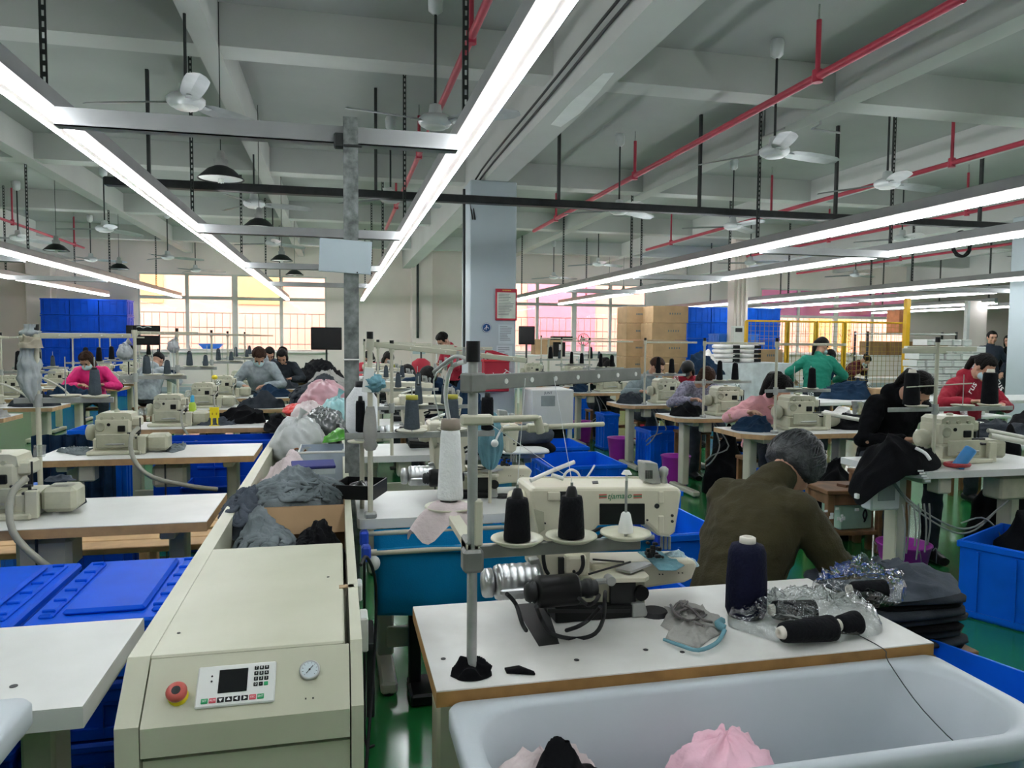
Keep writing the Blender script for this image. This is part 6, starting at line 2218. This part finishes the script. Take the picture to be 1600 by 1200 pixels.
# white cabinet with a screen beside the column
t = thing('control_cabinet', 'white machine cabinet with small grey display beside the column', 'cabinet', (2.62, 9.3, 0))
obj('case', G().box((0, 0, .62), (.55, .5, .5), .01), M_pulley, t)
obj('display', G().box((-.06, -.252, .73), (.18, .006, .13), .002), mat('lcd_grey', '#8f9896', .4), t)
g = G()
for sx in (-1, 1):
    g.box((sx * .24, -.2, .19), (.05, .05, .38))
    g.box((sx * .24, .2, .19), (.05, .05, .38))
g.box((0, -.2, .06), (.5, .05, .04))
obj('stand_frame', g, M_pulley, t)
g = G()
g.box((0, .0, .25), (.42, .3, .22), .01)
obj('dark_unit', g, M_black, t)
text('lettering', 'JUNT', .045, M_ink, t, (-.06, -.253, .83), (PI / 2, 0, 0))
# monitors on stands
def monitor(label, p, w, h, post=True):
    t = thing('monitor', label, 'monitor', p)
    obj('housing', G().box((0, 0, 0), (w, .05, h), .008), M_black, t)
    obj('screen', G().box((0, -.026, .004), (w * .93, .004, h * .88)), M_screen, t)
    obj('stand_pole', G().cyl((0, .02, -h / 2), (0, .02, -p.z), .018, n=8), M_rod, t)
    obj('stand_base', G().box((0, .02, -p.z + .015), (.4, .3, .03), .006), M_rod, t)
p = at(510, 529, y=14.5)
monitor('black monitor on a pole before the window edge beside the steel post', V((p.x, 14.5, p.z)), .56, .42)
p = at(823, 524, y=13.5)
monitor('small black monitor just behind the column', V((p.x, 13.5, p.z)), .3, .34)
p = at(224, 524, y=13.6)
t = thing('black_board', 'black hanging board with white scribble above the side row stands', 'board', (p.x, 13.6, p.z + .09))
obj('panel', G().box((0, 0, 0), (.52, .02, .15), .004), M_black, t)
g = G()
g.tube([(-.12, -.012, .04), (-.05, -.012, .055), (0, -.012, .035), (.06, -.012, .055), (.13, -.012, .045)], .006, 5)
obj('chalk_mark', g, M_letter, t)
obj('lower_panel', G().box((.06, 0, -.17), (.38, .02, .16), .004), M_black, t)
g = G()
for sx in (-1, 1):
    g.cyl((sx * .24, .02, .07), (sx * .24, .02, -p.z), .012, n=8)
obj('post', g, M_rod, t)

# ------------------------------------------------------------------ storage at the far wall
def crate_block(label, group, x, y, nx, nz, w, d, h, m, lay):
    for i in range(nx):
        for j in range(nz):
            crate('%s, %s column, %s from the floor' % (label, ('near', 'next', 'third', 'fourth')[i], ORD[j]), (x + i * (w + .025), y, j * (h + .004)), w, d, h, 0, m, ribs=4, group=group)
crate_block('blue crate stacked by the side pilaster', 'blue crates stacked by the side wall', -6.65, 20.6, 3, 6, .62, .62, .395, M_crate2, 0)
crate_block('blue crate stacked behind the cartons', 'blue crates stacked beyond the cartons', 8.75, 17.6, 4, 6, .62, .7, .385, M_crate, 0)
crate_block('pale blue crate in the lower stack before the tower', 'pale blue crates in the lower stack', 8.95, 16.4, 2, 5, .5, .5, .33, M_crate3, 0)
# cartons
base = at(965, 600, y=15.2)
for k in range(6):
    carton('brown carton in the tall stack before the bright window, ' + ORD[k] + ' from the floor', (7.05 + .04 * (k % 2), 15.6, k * .375), .82, .6, .37, .02 * (-1) ** k, M_card, 'cartons in the tall stack by the windows')
    carton('brown carton behind the tall stack, ' + ORD[k] + ' from the floor', (6.55, 16.2, k * .375), .5, .6, .37, 0, M_card, 'cartons behind the tall stack')
p = at(860, 535, y=17)
carton('brown carton on the sill of the pink window beyond the column', (p.x, 17.4, 1.14), .62, .4, .36, 0, M_card)
bench('white packing table carrying the carton by the pink window', (p.x, 17.4, 0), 1.6, .7, 1.13, M_pulley)
bench('plain bench carrying the carton near the pale crates', V((at(1040, 605, y=11.5).x, 11.5, 0)), .5, .4, .76, M_pulley)
carton('brown carton beside the blue grey sweater worker', V((at(1040, 605, y=11.5).x, 11.5, .76)), .3, .3, .36, .3)
q_ = at(1190, 560, y=13.1)
bench('plain bench carrying the cartons beside the white packs', V((q_.x, 13.1, 0)), .7, .45, q_.z - .32, M_pulley)
for k in range(2):
    carton('brown carton beside the stacks of white packs, ' + ('lower', 'upper')[k], at(1190, 560, y=13.1) + V((0, 0, -.32 + .25 * k)), .62, .45, .245, 0, M_card)

# white sheet covered packing tables with packs
def packing_table(label, x0, x1, y0, y1, z=.8, cloth=True, skirt=None):
    t = thing('packing_table', label, 'table', ((x0 + x1) / 2, (y0 + y1) / 2, 0))
    hx, hy = (x1 - x0) / 2, (y1 - y0) / 2
    obj('top', G().box((0, 0, z - .02), (2 * hx, 2 * hy, .04), .006), M_pulley, t)
    for sx in (-1, 1):
        for sy in (-1, 1):
            obj('leg', G().box((sx * (hx - .06), sy * (hy - .06), (z - .04) / 2), (.05, .05, z - .04), .004), M_legs, t)
    if skirt:
        g = G()
        g.grid(lambda a, b: (-hx + a * 2 * hx, -hy - .012 - .02 * b + .01 * math.sin(a * 60) * b, z + .003 - b * skirt + .015 * noise.noise(V((a * 6, 0, 1))) * b), 80, 8, flip=True)
        g.grid(lambda a, b: (-hx - .012, hy - a * 2 * hy, z + .003 - b * skirt), 20, 4, flip=True)
        g.box((0, 0, z + .002), (2 * hx + .02, 2 * hy + .02, .006))
        obj('cover_sheet', g, mat('white_sheet', '#d6dcdf', .5, alpha=.95), t)
    return t
p0, p1 = at(1105, 568, y=11.6), at(1215, 568, y=11.6)
packing_table('packing table hung with a white plastic sheet in front of the blue crates', p0.x, p1.x + .3, 11.6, 12.5, p0.z, skirt=.7)
for cx_, n_ in ((1135, 4), (1168, 4)):
    q = at(cx_, 568, y=11.9)
    for k in range(n_):
        t = thing('garment_pack', 'white garment pack with black label, %s in the %s sheeted table stack' % (ORD[k] + ' from below', 'wider' if cx_ < 1150 else 'narrower'), 'pack', (q.x, 11.95, p0.z + .012 + k * .078), 0, 'garment packs on the sheeted table')
        obj('pack', folded(.36, .4, .07, k + cx_), M_cl_white, t)
        obj('black_label', G().box((.1, -.195, .035), (.13, .02, .055), .003), M_black, t)
one('white_bundle', heap(.2, .16, .2, 211, .03, 8), M_cl_white, 'white rounded bundle at the end of the sheeted table', 'bundle', at(1103, 570, y=11.9))
one('garment_pile', heap(.4, .25, .28, 213, .06, 8), M_cl_navy, 'navy clothes heaped before the white bundle', 'clothes', at(1095, 585, y=11.2))
packing_table('long white table behind the worker in pink', 4.95, 9.2, 7.6, 8.4, .8)
packing_table('long white table in front of the woman in the red hooded top', 4.7, 8.0, 4.35, 5.3, .78)
one('garment_pile', heap(.75, .42, .3, 215, .07, 7, 60), M_cl_blk, 'big black garment heap on the white table before the red hooded top', 'clothes', (5.9, 4.8, .78))
one('garment_pile', heap(.2, .3, .12, 217, .05, 9), M_cl_dk, 'dark garments along the edge of the white table by the front pink row machine', 'clothes', (4.93, 4.72, .78))
one('white_cloth_stack', folded(.5, .4, .06, 60), M_pulley, 'white tray at the end of the white table by the black heap', 'tray', (5.0, 5.15, .782))
one('garment_pile', heap(.38, .26, .2, 219, .06, 8), M_cl_navy, 'navy garments on the table beside the woman in green', 'clothes', V((at(1330, 610, y=8.1).x, 8.1, .8)))
one('garment_pile', heap(.3, .2, .1, 221, .05, 9), M_cl_blk, 'black garment with white stripe on the table right of the pink worker', 'clothes', at(1335, 668, z=.76))
one('white_pile', heap(.25, .18, .1, 223, .04, 9), M_cl_white, 'white fabric lying by the pink worker machine', 'cloth', at(1312, 658, z=.76))
one('yellow_plate', heap(.1, .08, .07, 225, .01, 8), M_yellow, 'bright yellow plastic bowl on the table behind the black-hooded worker', 'bowl', at(1352, 664, z=.76))
t = thing('plastic_tumbler', 'clear plastic tumbler on the long white table', 'cup', at(1343, 662, z=.76))
obj('cup', G().lathe([(.045, 0), (.05, .01), (.075, .2), (.07, .2), (.045, .012), (.001, .01)], n=16), M_glassclear, t)
for k, (u, c) in enumerate(((1476, '#7fc0bd'), (1487, '#b9d9a0'))):
    t = thing('small_bottle', ('teal', 'pale green')[k] + ' small bottle on the white table by the red hooded woman', 'bottle', V((at(u, 641, y=5.2).x, 5.2, .78)))
    obj('body', G().lathe([(.025, 0), (.028, .01), (.028, .05), (.012, .07), (.01, .09)], n=12), mat('bottle%d' % k, c, .3), t)
    obj('cap', G().lathe([(.013, .085), (.013, .1), (.004, .102)], n=10), M_pulley, t)
carton('small open brown carton on the long white table', V((at(1375, 645, y=7.9).x, 7.9, .8)), .3, .22, .14, 0, M_card, None, False)
t = thing('sanitiser_bottle', 'clear pump bottle standing on the long white table', 'bottle', V((at(1357, 610, y=8.0).x, 8.0, .8)))
obj('body', G().lathe([(.04, 0), (.045, .01), (.045, .15), (.02, .18)], n=14), M_glassclear, t)
obj('pump', G().lathe([(.02, .18), (.02, .2), (.006, .21), (.006, .24), (.02, .245), (.02, .25)], n=10), M_pulley, t)
one('pink_sponge', G().box((0, 0, .02), (.12, .08, .05), .015), mat('rose_red', '#c83a56', .7), 'small red sponge on the white boxes of the long table', 'sponge', V((at(1397, 612, y=8.0).x, 8.0, .8)))
# wall of white bobbins
q0, q1 = at(1425, 650, y=9.6), at(1513, 540, y=9.6)
n = 0
zz = q0.z
rowz = []
BW, BH = .155, .105
t0 = None
for r in range(11):
    for c in range(8):
        if r == 10 and c in (0, 6, 7):
            continue
        x = q0.x + .12 + c * BW
        lab = 'white yarn carton in the pale wall of boxes behind the red hooded woman'
        if t0 is None:
            t0 = thing('white_box', lab, 'box', (x, 9.7, zz + r * BH), 0, 'white boxes in the pale wall')
            obj('box', G().box((0, 0, BH / 2), (BW - .014, .3, BH - .012), .006), M_pulley, t0)
            obj('lid_gap', G().box((0, -.151, BH * .62), (BW - .02, .002, .004)), M_ink, t0)
        else:
            dup(t0, lab, (x, 9.7 + .012 * ((r * 7 + c * 3) % 5), zz + r * BH))
packing_table('white shelf table carrying the pale wall of boxes', q0.x - .1, q0.x + 1.6, 9.4, 10.1, zz - .002)
# shelf unit with cartons by the far hall
q = at(1485, 530, y=15)
t = thing('storage_shelf', 'grey steel shelf unit against the far wall behind the yellow post', 'shelf', (q.x - .2, 16.2, 0))
for z in (.6, 1.15, 1.7):
    obj('shelf_board', G().box((0, 0, z), (2.6, .5, .04), .004), M_pulley, t)
for sx in (-1, 1):
    for sy in (-1, 1):
        obj('post', G().box((sx * 1.28, sy * .23, .88), (.04, .04, 1.76)), M_rod, t)
sx0, sy0 = t.location.x, 16.2
carton('orange lit carton standing on top of the steel shelf', (sx0 - .25, sy0, 1.725), .36, .36, .56, .2, mat('orange_lit_card', '#c07a52', .8))  # orange light put into this carton's colour
for k in range(4):
    carton('brown carton on the steel shelf, ' + ('at the post end', 'second along', 'third along', 'at the far end')[k], (sx0 - .95 + k * .6, sy0, 1.175), .45, .4, .34, 0, M_card2, None, False)
# white door frame and office front
t = thing('partition_panel', 'tall white partition with door frame between shelf and hall side column', 'partition', (at(1520, 530, y=15).x, 15.2, 0))
obj('panel', G().box((.3, 0, 1.25), (.5, .06, 2.5), .004), M_white, t)
obj('frame', G().box((0, 0, 1.25), (.08, .1, 2.5), .004), M_pulley, t)

# ------------------------------------------------------------------ yellow mesh cage
def mesh_panel(name, label, x0, x1, y, h, zb=.1, posts=True):
    t = thing(name, label, 'mesh fence', (x0, y, 0))
    g = G()
    w = x1 - x0
    k = 0
    while k * .1 <= w:
        g.box((k * .1, 0, (h + zb) / 2), (.006, .006, h - zb))
        k += 1
    z = zb
    while z <= h:
        g.box((w / 2, .004, z), (w, .006, .006))
        z += .1
    obj('wire_mesh', g, mat('mesh_wire', '#a58a3c', .5, .3), t)
    g = G()
    for x in (0, w):
        g.box((x, 0, h / 2), (.06, .05, h), .004)
    g.box((w / 2, 0, h), (w, .04, .04), .004)
    g.box((w / 2, 0, zb), (w, .04, .04), .004)
    obj('frame', g, M_yelp, t)
xa = [at(u, 520, y=13.6).x for u in (1166, 1231, 1276, 1320, 1415)]
for k in range(4):
    mesh_panel('mesh_panel', 'yellow framed wire mesh panel of the storage cage, ' + ('first by the white wall cabinet', 'second behind the woman in green', 'third, narrow', 'widest one at the tall yellow post')[k], xa[k], xa[k + 1] - .03, 13.6, at(1290, 503, y=13.6).z)
t = thing('cage_post', 'tall yellow steel post at the corner of the mesh cage', 'post', (at(1416, 520, y=13.4).x, 13.4, 0))
obj('post', G().box((0, 0, 1.2), (.1, .1, 2.4), .006), M_yelp, t)
obj('foot', G().box((0, 0, .02), (.2, .2, .04), .006), M_yelp, t)
# dried plant and wall meter
q = at(1380, 575, y=13.0)
t = thing('dried_plant', 'tall dried plant standing inside the mesh cage by the yellow post', 'plant', (q.x, 14.2, 0))
g = G()
rnd = random.Random(11)
for k in range(420):
    z = rnd.uniform(.7, 1.75)
    r = .05 + .2 * (1 - abs(z - 1.15) / .7)
    a = rnd.uniform(0, 6.28)
    p = V((r * math.cos(a) * rnd.random() ** .4, r * math.sin(a), z))
    d = V((math.cos(a), math.sin(a), rnd.uniform(-.2, .8))).normalized() * .07
    s_ = d.cross(V((0, 0, 1))).normalized() * .012
    g.add([p, p + d * .5 + s_, p + d, p + d * .5 - s_], [(0, 1, 2, 3)])
obj('leaves', g, mat('dry_leaf', '#9c8a5c', .8, var=.2), t)
obj('stem', G().cyl((0, 0, .2), (0, 0, 1.6), .02, n=8), M_brown, t)
obj('pot', G().lathe([(.12, 0), (.17, .3), (.15, .3), (.1, .28)], n=16), M_card2, t)
q = at(1145, 520, y=15.5)
t = thing('wall_meter', 'white meter cabinet with dark display on the pale pillar by the crates', 'meter box', (q.x, 15.3, q.z))
obj('case', G().box((0, 0, -.06), (.26, .12, .42), .01), M_pulley, t)
obj('display', G().box((0, -.061, .06), (.17, .004, .09)), M_dark, t)
obj('lever', G().tube([(.02, -.06, -.3), (.08, -.07, -.45), (.2, -.06, -.5), (.22, -.06, -.4)], .012, 6), M_rod, t)
t2_ = thing('pale_pillar', 'pale boxed pillar with pipes beside the blue crate tower', 'pillar', (at(1152, 500, y=16).x, 16, 0))
obj('pillar', G().box((0, 0, 2.05), (.36, .3, 4.1), .01), M_white, t2_)
g = G()
for k in range(3):
    g.cyl((-.1 + k * .1, -.17, 0), (-.1 + k * .1, -.17, 3.8), .025, n=8)
obj('riser_pipe', g, M_white, t2_)
# big embroidery-like machines before the pink window
q = at(880, 570, y=12.6)
packing_table('worktable with machines under the pink window beyond the column', 2.7, 5.3, 12.3, 13.12, .8)
for k, (u, lab) in enumerate(((838, 'beside the column'), (902, 'before the pendant lamps'))):
    q = at(u, 590, y=12.5)
    m_ = dup(fb, 'cream machine on the worktable under the pink window, ' + lab, (q.x, 12.6, .8))
    dup(t2, 'thread stand behind the machine under the pink window, ' + lab, (q.x + .15, 12.75, .8))
    put(sk, 'black cone by the machine under the pink window, ' + lab, (q.x + .32, 12.75, 1.162))
    put(sp_g, 'slate cone by the machine under the pink window, ' + lab, (q.x + .49, 12.77, 1.162))
q = at(885, 540, y=12.7)
t = thing('black_unit', 'black box monitor unit above the worktable under the pink window', 'monitor', (q.x, 13.0, .8))
obj('post', G().box((-.24, 0, .35), (.03, .03, .75)), M_legs, t)
obj('top_box', G().box((0, 0, .72), (.36, .2, .07), .006), M_black, t)
obj('screen', G().box((-.05, -.02, .52), (.22, .05, .26), .006), M_black, t)
obj('label', G().box((-.03, -.048, .56), (.06, .004, .1)), M_letter, t)
t = thing('desk_fan', 'small round cage fan on a white post under the pink window', 'fan', (at(911, 525, y=13).x, 13.0, .8))
obj('post', G().cyl((0, 0, 0), (0, 0, .62), .03, n=8), M_pulley, t)
g = G()
for k in range(6):
    g.tube([(.11 * math.cos(k * PI / 6) * math.cos(a * PI / 8), -.03 + .05 * math.sin(a * PI / 8) * 0, .7 + .11 * math.sin(a * PI / 8)) for a in range(17)], .004, 4, 1)
obj('cage', g, M_dark, t)
obj('hub', G().cyl((0, -.02, .7), (0, .05, .7), .04, n=12), M_black, t)
# side wall notice on the far pilaster, red hooks
one('paper_sign', G().box((0, 0, 0), (.36, .004, .3)), M_paper, 'pale poster with blue bird drawing on the far white pilaster', 'poster', (at(655, 545, y=21.5).x, 21.58, at(655, 545, y=21.5).z))
for k, (u, v) in enumerate(((1515, 380),)):
    pass
# stacks on the windows sill side: small blue basin
q = at(322, 548, y=16)
t = thing('blue_basin', 'pale blue plastic basin on the table under the windows', 'basin', V((q.x, 16.6, 1.25)))
obj('basin', G().lathe([(.15, 0), (.24, .1), (.25, .1), (.16, .0)], n=20), M_crate3, t)
bench('white shelf under the windows carrying the pale blue basin', (q.x, 16.6, 0), 1.6, .4, 1.25, M_pulley)
# coat hung before the far pilaster
g = G()
g.rings([[V((rx * math.cos(a) * (1 + .06 * math.sin(a * 8)), ry * math.sin(a), z)) for a in [2 * PI * j / 24 for j in range(24)]] for rx, ry, z in ((.13, .07, 0), (.14, .08, .2), (.16, .08, .38), (.15, .07, .44), (.06, .05, .5))])
ct = one('hung_jacket', g, M_redp, 'red jacket hung over a stand before the far pilaster', 'jacket', at(658, 560, y=12.5) + V((0, 0, -.5)))
g = G()
g.cyl((0, 0, 0), (0, 0, 1.4), .015, n=8)
g.box((0, 0, .02), (.4, .4, .04))
one('coat_stand', g, M_rod, 'thin dark stand carrying the red jacket', 'coat stand', (ct.location.x, ct.location.y, 0))

for c in t2.children:
    if c.name.startswith('guide_bar') or c.name.startswith('thread_eye'):
        R_ = Matrix.Rotation(.1, 4, 'Y')
        pv = V((0, 0, .715))
        c.rotation_euler[1] = .1
        c.location = pv - (R_ @ pv)
# ------------------------------------------------------------------ people in place
M_olive = mat('olive_sweater', '#38331c', .9, var=.1, scale=12, bump=.25, bscale=140)
M_greyhair = mat('grey_hair', '#4c4f50', .5, spec=.3, scale=30, hex2='#2c2e30', bump=.5, bscale=60)
M_rosy = mat('rose_sweater', '#e6aab0', .9, var=.06, scale=10, bump=.2, bscale=110)
M_gtop = mat('green_top', '#10745f', .85, var=.05, scale=8)
M_redhood = mat('crimson_hoodie', '#8c1228', .85, var=.06, scale=8)
M_magenta = mat('magenta_jacket', '#e01f78', .6, var=.06, scale=9)
M_maroon = mat('maroon_top', '#541a22', .9)
M_greyj = mat('light_grey_jacket', '#a9b3b8', .8, scale=6, hex2='#6e787c')
M_plaid = mat('lilac_speckled', '#a39fb2', .9, scale=45, hex2='#5c5a6c')
M_bgrey = mat('blue_grey_top', '#7c8a8d', .9)
M_navyj = mat('navy_tee', '#1c2634', .85)
M_redj = mat('red_jacket', '#98152f', .75, var=.06, scale=7)

def sitter(label, u, v, y, heading, sc=1., hz=None, **k):
    """Seat a person so that the head is near the measured point."""
    q = at(u, v, y=y)
    a = math.radians(heading)
    lean, curve = k.get('lean', 12), k.get('curve', 25)
    # how far the head sits in front of the hips
    p, seg = V((0, 0, 0)), .49 * sc / 6
    for i in range(6):
        t_ = math.radians(lean + curve * (i / 6) ** 1.3)
        p += V((0, math.sin(t_), math.cos(t_))) * seg
    hp = math.radians(lean + curve * .6 + k.get('head', (30, 0))[0])
    p += V((0, math.sin(hp), math.cos(hp))) * .16 * sc
    off = Matrix.Rotation(a, 3, 'Z') @ V((0, p.y, 0))
    sit = k.get('sit', True)
    seat = max(.3, q.z - p.z - .04) if sit else .86
    t, HM, wr = person(label, (q.x - off.x, q.y - off.y, 0), a, s=sc, seat=seat, **k)
    if sit:
        st = thing('work_stool', 'work stool under the ' + ' '.join(label.split()[:10]), 'stool', (t.location.x, t.location.y, 0), a)
        h = seat - .085
        obj('seat', G().box((0, -.02, h - .015), (.34, .3, .03), .006), M_brown, st)
        for sx in (-1, 1):
            for sy in (-1, 1):
                obj('leg', G().box((sx * .14, sy * .12 - .02, (h - .03) / 2), (.04, .04, h - .03), .003), M_brown, st)
    return t

def H(z, y=.36, w=.14):
    return ((-w, y, z + .035), (w, y, z + .035))
# the grey-haired woman in the olive sweater
sitter('person with short grey hair in an olive sweater bent over the dark trousers stack', 1232, 722, 2.72, -64, 1.02, lean=16, curve=32, head=(22, 8), hands=((-.1, .44, .66), (.14, .47, .66)), top=M_olive, pants=M_cl_blk, hair='grey', hair_m=M_greyhair, voxel=.0055, collar=True, curl=.6, arm_pole=((-.7, -.2, -.8), (.8, -.3, -.7)))
sitter('person in a pink sweater with long black hair sewing behind the olive sweater woman', 1216, 606, 5.93, 175, .97, lean=14, curve=22, head=(24, -12), hands=((0., .38, .9), (.32, .4, .88)), top=M_rosy, hair='long', voxel=.007)
sitter('person in a black hooded top bent over the white-edged table', 1428, 607, 4.4, 172, 1., lean=16, curve=24, head=(34, -10), hands=((-.2, .36, .84), (.1, .4, .84)), top=M_cl_blk, hair='pony', hood=True, voxel=.007)
sitter('person in a red hooded top with white sleeve lettering and face mask', 1532, 572, 6.0, 172, 1.0, lean=10, curve=18, head=(22, -20), hands=((-.1, .42, .92), (.2, .4, .95)), top=M_redhood, hair='pony', mask=True, hood=True, voxel=.007)
hoodie = [o for o in bpy.data.objects if o.get('label', '').startswith('person in a red hooded top')][0]
q = at(1522, 605, y=5.82)
for (u, v, rz_) in ((1519, 606, -1.1), (1563, 601, 1.1)):
    q = at(u, v, y=5.78 if u < 1540 else 5.74)
    text('white_lettering', 'rus', .09, M_letter, hoodie, hoodie.matrix_basis.inverted() @ q, (PI / 2, rz_ * .9, -math.radians(172)))
sitter('person in a green sweater standing with back turned before the mesh cage', 1278, 552, 8.9, -35, .95, sit=False, lean=8, curve=10, head=(16, 40), hands=((-.3, .25, .98), (.22, .3, .98)), top=M_gtop, hair='pony', mask=True, voxel=.009)
sitter('person in a maroon top with face mask bending behind the yellow mesh', 1352, 562, 14.3, 215, .95, lean=24, curve=28, head=(20, 0), hands=H(.85), top=M_maroon, hair='bun', mask=True, voxel=.01)
sitter('person with black curly hair in maroon beside the woman in green', 1296, 556, 9.9, -60, .9, lean=20, curve=20, head=(25, 0), hands=H(.85), top=M_cl_navy, hair='bob', voxel=.01)
sitter('person in a dark tee standing before the steel shelf by the far wall', 1549, 530, 12.4, 158, 1.04, sit=False, lean=2, curve=8, head=(2, 0), hands=((-.2, .12, .92), (.2, .12, .92)), top=M_navyj, hair='short', voxel=.009)
sitter('person half hidden behind the partition at the hall side column', 1576, 540, 13.4, 165, 1., sit=False, lean=2, curve=8, head=(2, 40), hands=((-.2, .12, .92), (.2, .12, .92)), top=M_cl_blk, hair='bob', voxel=.01)
sitter('person with dark hair and face mask sewing before the cartons', 946, 574, 10.55, 178, .97, lean=14, curve=22, head=(26, -25), hands=((.05, .38, .9), (.32, .4, .88)), top=M_cl_dk, hair='long', mask=True, voxel=.009)
sitter('person in a blue grey top leaning to the aisle before the pale crates', 1022, 572, 9.0, 190, 1., lean=10, curve=18, head=(14, -25), hands=((-.1, .42, .84), (.3, .4, .86)), top=M_bgrey, hair='short', hair_m=M_hair_br, voxel=.009)
sitter('person in a lilac speckled blouse with brown hair sewing at the cream machine', 1103, 589, 7.5, 176, .97, lean=14, curve=26, head=(34, 0), hands=H(.83, .42, .2), top=M_plaid, hair='bob', hair_m=M_hair_br, voxel=.008)
sitter('person in a black cap and red collar behind the lilac blouse', 1080, 576, 9.9, 170, .98, lean=12, curve=20, head=(20, 30), hands=H(.83), top=M_redj, hair='bob', cap=M_black, voxel=.01)
# the man in red with the broom
mr = sitter('person in a red jacket standing with a broom by the column', 693, 533, 11.6, 115, 1.0, sit=False, lean=12, curve=14, head=(28, 0), hands=((-.08, .34, 1.1), (.12, .3, .98)), top=M_redj, pants=M_cl_blk, hair='short', voxel=.008)
g = G()
b0 = mr.location + Matrix.Rotation(math.radians(115), 3, 'Z') @ V((.05, .38, 0))
g.cyl(b0 + V((0, 0, .1)), b0 + V((0.03, 0, 1.45)), .014, n=8)
br = one('broom', g, M_pulley, 'pale broom held by the person in the red jacket', 'broom')
obj('brush', G().box((b0.x, b0.y, .06), (.3, .1, .12), .02), M_crate2, br)
# side of the windows
sitter('person in a magenta jacket with face mask at the fourth side row table', 142, 562, 10.9, 195, .95, lean=14, curve=20, head=(22, 30), hands=H(.82, .36), top=M_magenta, hair='bob', hair_m=M_hair_br, mask=True, voxel=.008)
sitter('person in a grey and white jacket seen from behind before the windows', 246, 562, 12.6, -20, 1., lean=10, curve=18, head=(24, 0), hands=H(.85, .4), top=M_greyj, hair='short', hood=True, voxel=.009)
sitter('person with brown hair in a light grey jacket at the plywood-edged tables', 400, 556, 10.4, 170, 1., lean=14, curve=22, head=(30, -20), hands=H(.83, .4), top=M_greyj, hair='short', hair_m=M_hair_br, hood=True, mask=True, voxel=.008)
sitter('person with long black hair in a dark jacket farther down the plywood-edged tables', 441, 556, 12.1, 176, .95, lean=12, curve=20, head=(28, 0), hands=H(.83, .4), top=M_cl_dk, hair='long', voxel=.009)
sitter('person with dark bobbed hair next to the brown-haired worker', 421, 552, 13.3, 190, .97, lean=12, curve=20, head=(24, 0), hands=H(.83, .4), top=M_cl_slate, hair='bob', voxel=.009)
# aisle row behind the post
sitter('person with dark hair bent low over the third white-edged machine', 640, 584, 8.72, 178, .97, lean=18, curve=28, head=(42, 10), hands=H(.83, .4), top=M_cl_dk, hair='bob', voxel=.009)
sitter('person with black hair leaning at the aisle end of the fourth white-edged table', 668, 590, 6.95, 185, .95, lean=20, curve=28, head=(44, 0), hands=((-.4, .4, .88), (-.15, .4, .88)), top=M_cl_navy, hair='bob', voxel=.009)
sitter('person in dark clothes with yellow sleeve at the fifth white-edged table', 603, 560, 11.95, 178, .97, lean=12, curve=20, head=(26, -20), hands=H(.83, .4), top=mat('dark_yellow_top', '#23262c', .85, scale=2.5, hex2='#c8cf3a'), hair='bob', voxel=.009)
sitter('person in a red and dark top behind the steel post', 580, 558, 13.0, 178, .97, lean=12, curve=20, head=(26, 20), hands=H(.83, .4), top=M_redp, hair='bob', voxel=.009)
# ------------------------------------------------------------------ daylight and exposure
w = bpy.data.worlds.new('sky')
SC.world = w
w.use_nodes = True
nt = w.node_tree
bg = nt.nodes['Background']
sky = nt.nodes.new('ShaderNodeTexSky')
sky.sky_type = 'HOSEK_WILKIE'
sky.turbidity = 6
mx = nt.nodes.new('ShaderNodeMix')
mx.data_type = 'RGBA'
mx.inputs[0].default_value = .25
mx.inputs[6].default_value = (1, .97, .93, 1)
nt.links.new(sky.outputs[0], mx.inputs[7])
nt.links.new(mx.outputs[2], bg.inputs[0])
bg.inputs[1].default_value = 6.5
vs = SC.view_settings
vs.view_transform = 'Standard'
vs.look = 'None'
vs.gamma = 1
vs.use_curve_mapping = False
vs.exposure = .78
cy = SC.cycles
cy.use_denoising = True
cy.max_bounces = 6
cy.diffuse_bounces = 4
cy.glossy_bounces = 3
cy.transmission_bounces = 4
cy.transparent_max_bounces = 12
cy.sample_clamp_indirect = 6
cy.caustics_reflective = False
cy.caustics_refractive = False
cy.use_adaptive_sampling = True
